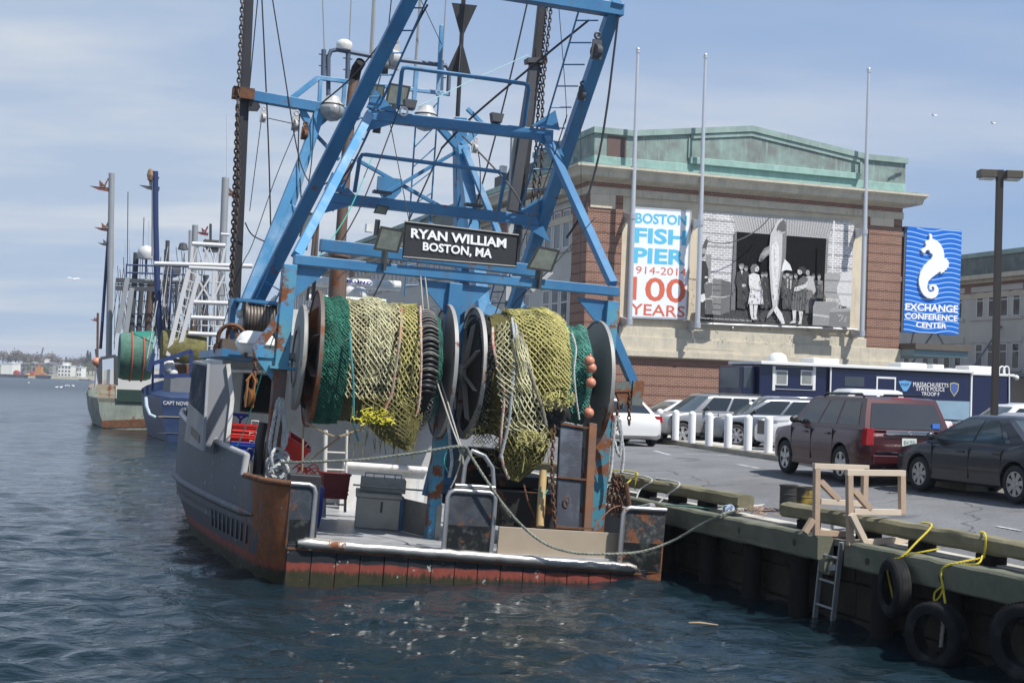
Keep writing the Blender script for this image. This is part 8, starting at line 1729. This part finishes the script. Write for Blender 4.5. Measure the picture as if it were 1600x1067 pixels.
mb = MB(); mb.box(p(266, 612, 4), p(300, 560, 8)); N1.part(mb, 'deckhouse', mat('dim deckhouse', (.16, .17, .19), .6)); mb = MB(); mb.box(p(275, 588, 2), p(298, 570, 3)); N1.part(mb, 'rusty_winch', rusty); mb = MB(); mb.ball(p(262, 575, 2), .35, 10); mb.tube([p(256, 580, 2), p(258, 566, 2), p(268, 566, 2), p(270, 578, 2)], .14, 8); mb.ball(p(270, 583, 2), .3, 10); N1.part(mb, 'white_floats', wpipe, smooth=60)
for a, c_ in (((262, 555), (287, 440)), ((246, 470), (230, 560)), ((300, 440), (270, 560)), ((360, 440), (340, 500)), ((355, 130+50), (355, 280))): N1.tube([a, c_], .03, 'stay', wpipe, 4)
for k in range(36): x = rgs.uniform(248, 352); y0 = rgs.uniform(385, 480); N1.tube([(x, y0), (x+rgs.uniform(-25, 20), rgs.uniform(510, 565))], .02, 'stay', wpipe if k % 2 else slate, 6)
for k in range(5): N1.tube([(300+k*9, 384), (309+k*9, 414)] if k % 2 else [(309+k*9, 384), (300+k*9, 414)], .04, 'lattice', wpipe, 4)
for x0, y0, x1, y1, w, m in ((322, 372, 318, 500, .09, wpipe), (268, 430, 264, 540, .12, wpipe), (338, 420, 333, 520, .12, wpipe), (288, 395, 284, 470, .07, slate), (276, 440, 274, 530, .16, slate), (312, 480, 309, 560, .14, rusty), (330, 500, 326, 560, .14, slate), (250, 560, 290, 540, .12, wpipe), (240, 545, 238, 610, .14, nblue)): N1.beam((x0, y0), (x1, y1), w, 'deck_mast', m, 7)
for y in (440, 460, 508, 540): N1.beam((300, y), (352, y+2), .07, 'lattice_rail', wpipe, 5)
mb = MB(); mb.box(p(262, 528, 8), p(302, 535, 10)); N1.part(mb, 'white_roof', wpipe)
# farther boat peeping out at the left
O1 = Boat('fishing_boat', 'small white and rust boat peeping out left of the green hulled boat', bgframe(146, 631))
p = O1.p; x0 = p(146, 620).x
O1.hull(x0, x0+5.5, 14, p(150, 607).z, mat('rust white hull', (.30, .24, .20), .6, 0, .2, 1, rust=.45, rscale=.7)); mb = MB(); mb.box(p(149, 606, 1), p(160, 578, 4)); O1.part(mb, 'deckhouse', wpipe)
O1.tube([(153, 489), (152, 575)], .14, 'mast', rusty, 2); O1.bird(148, 500, 2, mat('red fin', (.16, .03, .03), .6), .7); mb = MB(); mb.ball(p(151, 565, 1), .55, 12); O1.part(mb, 'orange_buoy', orange, smooth=60); O1.beam((150, 545), (157, 600), .3, 'davit', slate, 1)
# ============================================================ FAR SHORE
FYd = 1050.0
def fw(px, py, dy=0): return wp(px, py, FYd+dy)
land = mat('spring hillside', (.20, .21, .13), .95, 0, .3, .02, c2=(.26, .22, .17), c2amt=.5, c2scale=.03)
xa, xb = wp(-260, 590, FYd).x, wp(420, 590, FYd).x
mb = MB(); n = 60; rows = []
for i in range(n+1):
    x = xa+(xb-xa)*i/n; k = noise.noise(Vector((x*.012, 3, 0))); h = 9+4*k
    rows.append([Vector((x, FYd-14+4*noise.noise(Vector((x*.05, 0, 0))), -.5)), Vector((x, FYd-6, 1.4)), Vector((x, FYd+30, 2.5)), Vector((x, FYd+80, h*.6)), Vector((x, FYd+150, h)), Vector((x, FYd+400, h*.8)), Vector((x, FYd+900, 0))])
mb.grid(rows); o = mb.build('far_shore_land', land, smooth=180); o['kind'] = 'structure'
def zland(x, dy): h = 9+4*noise.noise(Vector((x*.012, 3, 0))); return float(np.interp(dy, [-14, -6, 30, 80, 150], [-.5, 1.4, 2.5, h*.6, h]))
# trees: one of each kind, then copies
brk = mat('far bark', (.10, .08, .065), .9)
def far_tree(kind, H_, label):
    r = thing('tree', label, 'tree', Matrix(), 'trees on the far shore'); rg = random.Random(hash(kind) % 1000 if False else len(kind))
    mb = MB(); mb.tube([(0, 0, -1), (0, 0, H_*.3), (.1, 0, H_*.75)], [H_*.035, H_*.03, H_*.012], 6)
    for k in range(5): a = k*1.3; mb.tube([(0, 0, H_*(.28+.06*k)), (math.cos(a)*H_*.22, math.sin(a)*H_*.22, H_*(.55+.06*k))], [H_*.015, H_*.006], 5)
    mb.build('trunk', brk, r)
    mb = MB(); N = 420
    for i in range(N):
        if kind == 'fir': f = rg.random()**.8; z = H_*(.12+.88*f); R = H_*.20*(1-f)*math.sqrt(rg.random())+.1; a = rg.uniform(0, 6.28); c = Vector((R*math.cos(a), R*math.sin(a), z))
        else:
            d = Vector((rg.gauss(0, 1), rg.gauss(0, 1), rg.gauss(0, 1))).normalized()*rg.random()**.4; c = Vector((d.x*H_*.36, d.y*H_*.36, H_*.66+d.z*H_*.32)); c += d*H_*.12*noise.noise(d*2.3)
        s = H_*rg.uniform(.022, .05); u = Vector((rg.gauss(0, 1), rg.gauss(0, 1), rg.gauss(0, 1))).normalized(); v_ = u.orthogonal().normalized(); w = u.cross(v_)
        mb.poly([c+v_*s, c+w*s, c-v_*s, c-w*s*.8])
    m = {'bare': mat('budding crown', (.17, .135, .105), .9, 0, .35, .3), 'green': mat('spring green crown', (.145, .15, .07), .9, 0, .35, .3), 'fir': mat('fir crown', (.035, .055, .038), .9, 0, .4, .3)}[kind]
    mb.build('crown', m, r, recalc=False); return r
protos = {k: far_tree(k, H_, l) for k, H_, l in (('bare', 12, 'budding brownish tree among others along the far shore skyline'), ('green', 10, 'fresh green tree among the houses on the far shore'), ('fir', 13, 'dark pointed fir on the far shore skyline'))}
used = set(); rg = random.Random(12)
def put_tree(kind, px, dy, s=1.0):
    x = wp(px, 585, FYd+dy).x; M_ = Matrix.Translation((x, FYd+dy, zland(x, dy))) @ Matrix.Rotation(rg.uniform(0, 6), 4, 'Z') @ Matrix.Scale(s, 4)
    if kind not in used: used.add(kind); protos[kind].matrix_world = M_
    else: dup(protos[kind], M_)
for px in (-14, -6, 3, 13, 18, 24, 30, 34, 42, 48, 54, 60, 66, 72, 78, 84, 92, 108, 114, 121, 128, 133, 146): put_tree('bare', px+rg.uniform(-2, 2), rg.uniform(110, 160), rg.uniform(.8, 1.35))
for px in (44, 52, 70, 83, 88, 110, 114, 118, 129, 134, 138, 144, 150): put_tree('green', px+rg.uniform(-1, 1), rg.uniform(20, 70), rg.uniform(.6, 1.1))
for px, s in ((102, .9), (135.5, 1.3), (139.5, 1.2)): put_tree('fir', px, 140, s)
farW = mat('far white wall', (.72, .72, .69), .7, 0, .05, .1); farG = mat('far grey shingle', (.26, .255, .25), .8, 0, .15, .2); farD = mat('far window', (.05, .055, .07), .3); farR = mat('far roof', (.22, .22, .22), .8, 0, .1, .1)
def house(px0, px1, pyt, dy, wall, label, floors=3, cols=3, roof='flat', dep=12):
    a, e = wp(px0, 585, FYd+dy), wp(px1, 585, FYd+dy); z1 = wp((px0+px1)/2, pyt, FYd+dy).z; z0 = zland(a.x, dy)-.3; w = e.x-a.x; h = z1-z0
    r = thing('house', label, 'house', Matrix.Translation((a.x, FYd+dy, z0))); 
    mb = MB(); mb.box((0, 0, 0), (w, dep, h)); mb.build('wall', wall, r)
    mb = MB()
    if roof == 'gable': mb.prism([(-.4, -.4, h), (w+.4, -.4, h), (w*.5, -.4, h+w*.33)], (0, dep+.8, 0))
    elif roof == 'shed': mb.prism([(-.3, -.4, h), (w+.3, -.4, h), (w+.3, -.4, h+w*.42)], (0, dep+.8, 0))
    else: mb.box((-.3, -.3, h), (w+.3, dep+.3, h+.4))
    mb.build('roof', farR if roof != 'flat' else wall, r)
    for f in range(floors):
        for c in range(cols):
            x = w*(c+.22)/cols; z = h*(f+.3)/floors; mb = MB(); mb.box((x, -.06, z), (x+w/cols*.52, .05, z+h/floors*.48)); mb.build('window', farD, r)
    return r
house(1.5, 19, 568, 8, farW, 'big white windowless warehouse block at the left end of the far shore', 0, 0); house(19, 23, 567, 18, farW, 'white stair tower beside the far white warehouse', 1, 1)
for k, (x0, x1, pt_, rf, wl) in enumerate(((24, 31, 570, 'shed', farG), (31.5, 37.5, 569, 'shed', farG), (38, 44, 569, 'shed', farG), (45, 54, 568, 'gable', farG), (55, 61, 569, 'shed', farG), (62, 69, 569.5, 'shed', farG), (69.5, 76, 568, 'shed', farG), (76.5, 82, 569, 'shed', farG))):
    house(x0, x1, pt_, 40+3*k % 5, wl, ['leftmost grey terrace house on the far shore', 'second grey terrace house from the left on the far shore', 'grey terrace house behind the red sheds on the far shore', 'grey terrace house with a pale gable on the far shore', 'grey terrace house behind the orange crane', 'grey terrace house just right of the orange crane', 'grey terrace house with two dark window rows on the far shore', 'rightmost grey terrace house on the far shore'][k], 3, 2, rf)
house(90, 110.5, 571.5, 14, farW, 'white block of flats with balconies on the far shore', 3, 4); house(98, 103, 567, 20, farW, 'white roof tower on the far block of flats', 0, 0); house(119.5, 127, 574, 12, farW, 'small white house right of the block of flats on the far shore', 2, 2); house(64, 70, 561, 120, farW, 'small white house high on the far hill', 1, 1)
# waterfront sheds, crane, barge, yacht
for x0, x1, pt_, c, lab in ((21, 28, 578, (.35, .05, .03), 'red shed on the far waterfront'), (39, 45, 583, (.55, .36, .04), 'yellow machine on the far waterfront'), (47, 53, 580, (.38, .05, .04), 'dark red shed near the orange crane'), (33, 38, 580, (.10, .09, .16), 'dark violet shed on the far waterfront'), (62, 72, 583, (.30, .14, .06), 'brown stack of timber on the far barge quay')):
    a, e = wp(x0, 586, FYd-4), wp(x1, 586, FYd-4); z1 = wp(x0, pt_, FYd-4).z; mb = MB(); w = e.x-a.x; mb.prism([(a.x, FYd-5, 1), (e.x, FYd-5, 1), (e.x, FYd-5, z1*.75), (a.x+w/2, FYd-5, z1), (a.x, FYd-5, z1*.75)], (0, 6, 0)); mb.solo('waterfront_shed', mat('far colour '+lab[:10], c, .8), lab, 'shed')
cr = thing('crane', 'orange crawler crane with a lattice boom on the far waterfront', 'crane', Matrix.Translation(wp(60, 588, FYd-2))); c = wp(60, 588, FYd-2); oc = mat('crane orange', (.50, .22, .05), .7)
mb = MB(); mb.box((-3.5, -2, 0), (3.5, 2, 3)); mb.box((-2, -2, 3), (2.5, 2, 7)); mb.build('body', oc, cr)
t = wp(67.5, 543, FYd-2)-c; q = wp(62, 568, FYd-2)-c; mb = MB()
for dx in (-.5, .5): mb.beam((dx, 0, 4), q+Vector((dx, 0, 0)), .4, .4); 
for k in range(6): a = Vector((0, 0, 4)).lerp(q, k/6); e = Vector((0, 0, 4)).lerp(q, (k+1)/6); mb.beam(a+Vector((-.5, 0, 0)), e+Vector((.5, 0, 0)), .25, .25)
mb.build('tower', oc, cr); mb = MB()
for dx in (-.55, .55): mb.beam(q+Vector((dx, 0, 0)), t+Vector((dx*.4, 0, 0)), .4, .4)
for k in range(7): a = q.lerp(t, k/7); e = q.lerp(t, (k+1)/7); mb.beam(a+Vector((-.45, 0, 0)), e+Vector((.45, 0, 0)), .28, .28)
mb.build('boom', mat('boom violet', (.16, .13, .20), .7), cr)
def barge(px0, px1, py, lab, col):
    a, e = wp(px0, py, FYd-30), wp(px1, py, FYd-30); mb = MB(); mb.prism([(a.x, FYd-30, -.3), (a.x-1, FYd-30, 2.2), (e.x+1, FYd-30, 2.2), (e.x, FYd-30, -.3)], (0, 8, 0)); mb.solo('barge', mat('barge '+lab[:9], col, .7), lab, 'barge')
barge(56, 73, 589, 'dark flat barge below the far orange crane', (.04, .045, .07)); barge(8, 37, 588, 'long dark barge at the left of the far shore', (.05, .05, .06)); barge(-10, 6, 586, 'dark hull at the left edge of the far shore', (.06, .06, .09))
ya = thing('yacht', 'small white and maroon sailing yacht moored off the far shore', 'yacht', Matrix.Translation(gp(131.5, 594, 0))); Yd = gp(131.5, 594, 0).y; sc = Yd/FPX
mb = MB(); mb.prism([(-8*sc, 0, -.2), (-9*sc, 0, 1.4*sc), (8*sc, 0, 1.8*sc), (7*sc, 0, -.2)], (0, 2.4, 0)); mb.build('hull', mat('maroon hull', (.09, .02, .04), .5), ya); mb = MB(); mb.box((-4*sc, .4, 1.6*sc), (4*sc, 2, 3.4*sc)); mb.build('cabin', farW, ya); mb = MB(); mb.tube([(1*sc, 1.2, 1*sc), (1*sc, 1.2, 21*sc)], .10, 6); mb.tube([(1*sc, 1.2, 5*sc), (-7*sc, 1.2, 4.6*sc)], .16, 6); mb.build('mast', farW, ya)
for px, py, lab in ((86, 590.5, 'left of two tiny white motor boats off the far block of flats'), (95, 591, 'right of two tiny white motor boats off the far block of flats'), (116, 592.5, 'tiny white dinghy left of the far yacht'), (147, 594, 'tiny white motor boat right of the far yacht')):
    g = gp(px, py, 0); s = g.y/FPX; mb = MB(); mb.prism([(g.x-2.2*s, g.y, -.1), (g.x-2.6*s, g.y, .8*s), (g.x+2.6*s, g.y, .9*s), (g.x+1.8*s, g.y, -.1)], (0, 1.5, 0)); mb.box((g.x-1*s, g.y+.3, .8*s), (g.x+.8*s, g.y+1.2, 1.6*s)); mb.solo('motor_boat', farW, lab, 'boat')
# gulls on the water and in the air
gull = None; whG = mat('gull white', (.75, .75, .74), .7)
def bird(M_, fly, lab, grp):
    mb = MB()
    if fly:
        mb.ball((0, 0, 0), .09, 8, (1, 2.3, .9)); mb.grid([[Vector((x, -.10-abs(x)*.05, .12*math.sin(abs(x)*3.2))), Vector((x, .12-abs(x)*.12, .12*math.sin(abs(x)*3.2)+.01))] for x in np.linspace(-.65, .65, 13)])
    else:
        mb.ball((0, 0, .12), .14, 10, (2.0, .9, .9)); mb.ball((.24, 0, .30), .075, 8); mb.tube([(.2, 0, .2), (.23, 0, .3)], .05, 6); mb.tube([(.3, 0, .3), (.38, 0, .29)], .02, 5)
    o = mb.build('gull', whG, None, M=M_, smooth=60, recalc=True); o['label'] = lab; o['category'] = 'gull'; o['group'] = grp
for k, (px, py, lab) in enumerate(((88, 606.5, 'leftmost of the swimming gulls off the far shore'), (95, 606.5, 'second swimming gull from the left'), (102.5, 604, 'gull at the left of the close trio on the water'), (107, 604, 'middle gull of the close trio on the water'), (114.5, 604, 'right gull of the close trio on the water'), (45, 599, 'lone gull far out on the water at the left'))):
    g = gp(px, py, 0); bird(Matrix.Translation((g.x, g.y, .02)) @ Matrix.Rotation(k*.9, 4, 'Z') @ Matrix.Scale(1.5, 4), False, lab, 'gulls on the water')
for px, py, Y, lab in ((1459, 181, 70, 'left of the two gulls flying right of the flagpoles'), (1551, 193, 75, 'right of the two gulls flying above the lamp post'), (115, 436, 80, 'lone gull flying left of the green boat poles')):
    bird(Matrix.Translation(wp(px, py, Y)) @ Matrix.Rotation(rad(35), 4, 'Z') @ Matrix.Rotation(rad(14), 4, 'X') @ Matrix.Scale(.55, 4), True, lab, 'gulls in the air')
g = gp(1100, 976, 0); mb = MB(); mb.tube([(g.x-.22, g.y+.03, .02), (g.x-.06, g.y, .03), (g.x+.2, g.y-.05, .015)], [.014, .02, .01], 6); mb.solo('floating_stick', mat('driftwood', (.35, .26, .16), .8), 'small pale stick floating on the water in front of the ladder', 'stick')
# ============================================================ AIR
hm = bpy.data.materials.new('haze air'); hm.use_nodes = True; t_ = hm.node_tree; t_.nodes.remove(t_.nodes['Principled BSDF']); pv = t_.nodes.new('ShaderNodeVolumePrincipled'); pv.inputs['Color'].default_value = (.80, .88, 1, 1); pv.inputs['Density'].default_value = .00022; pv.inputs['Anisotropy'].default_value = .2
t_.links.new(pv.outputs[0], t_.nodes['Material Output'].inputs['Volume'])
mb = MB(); mb.box((-7000, -80, -4), (7000, 7000, 60)); o = mb.build('haze', hm); o['kind'] = 'stuff'
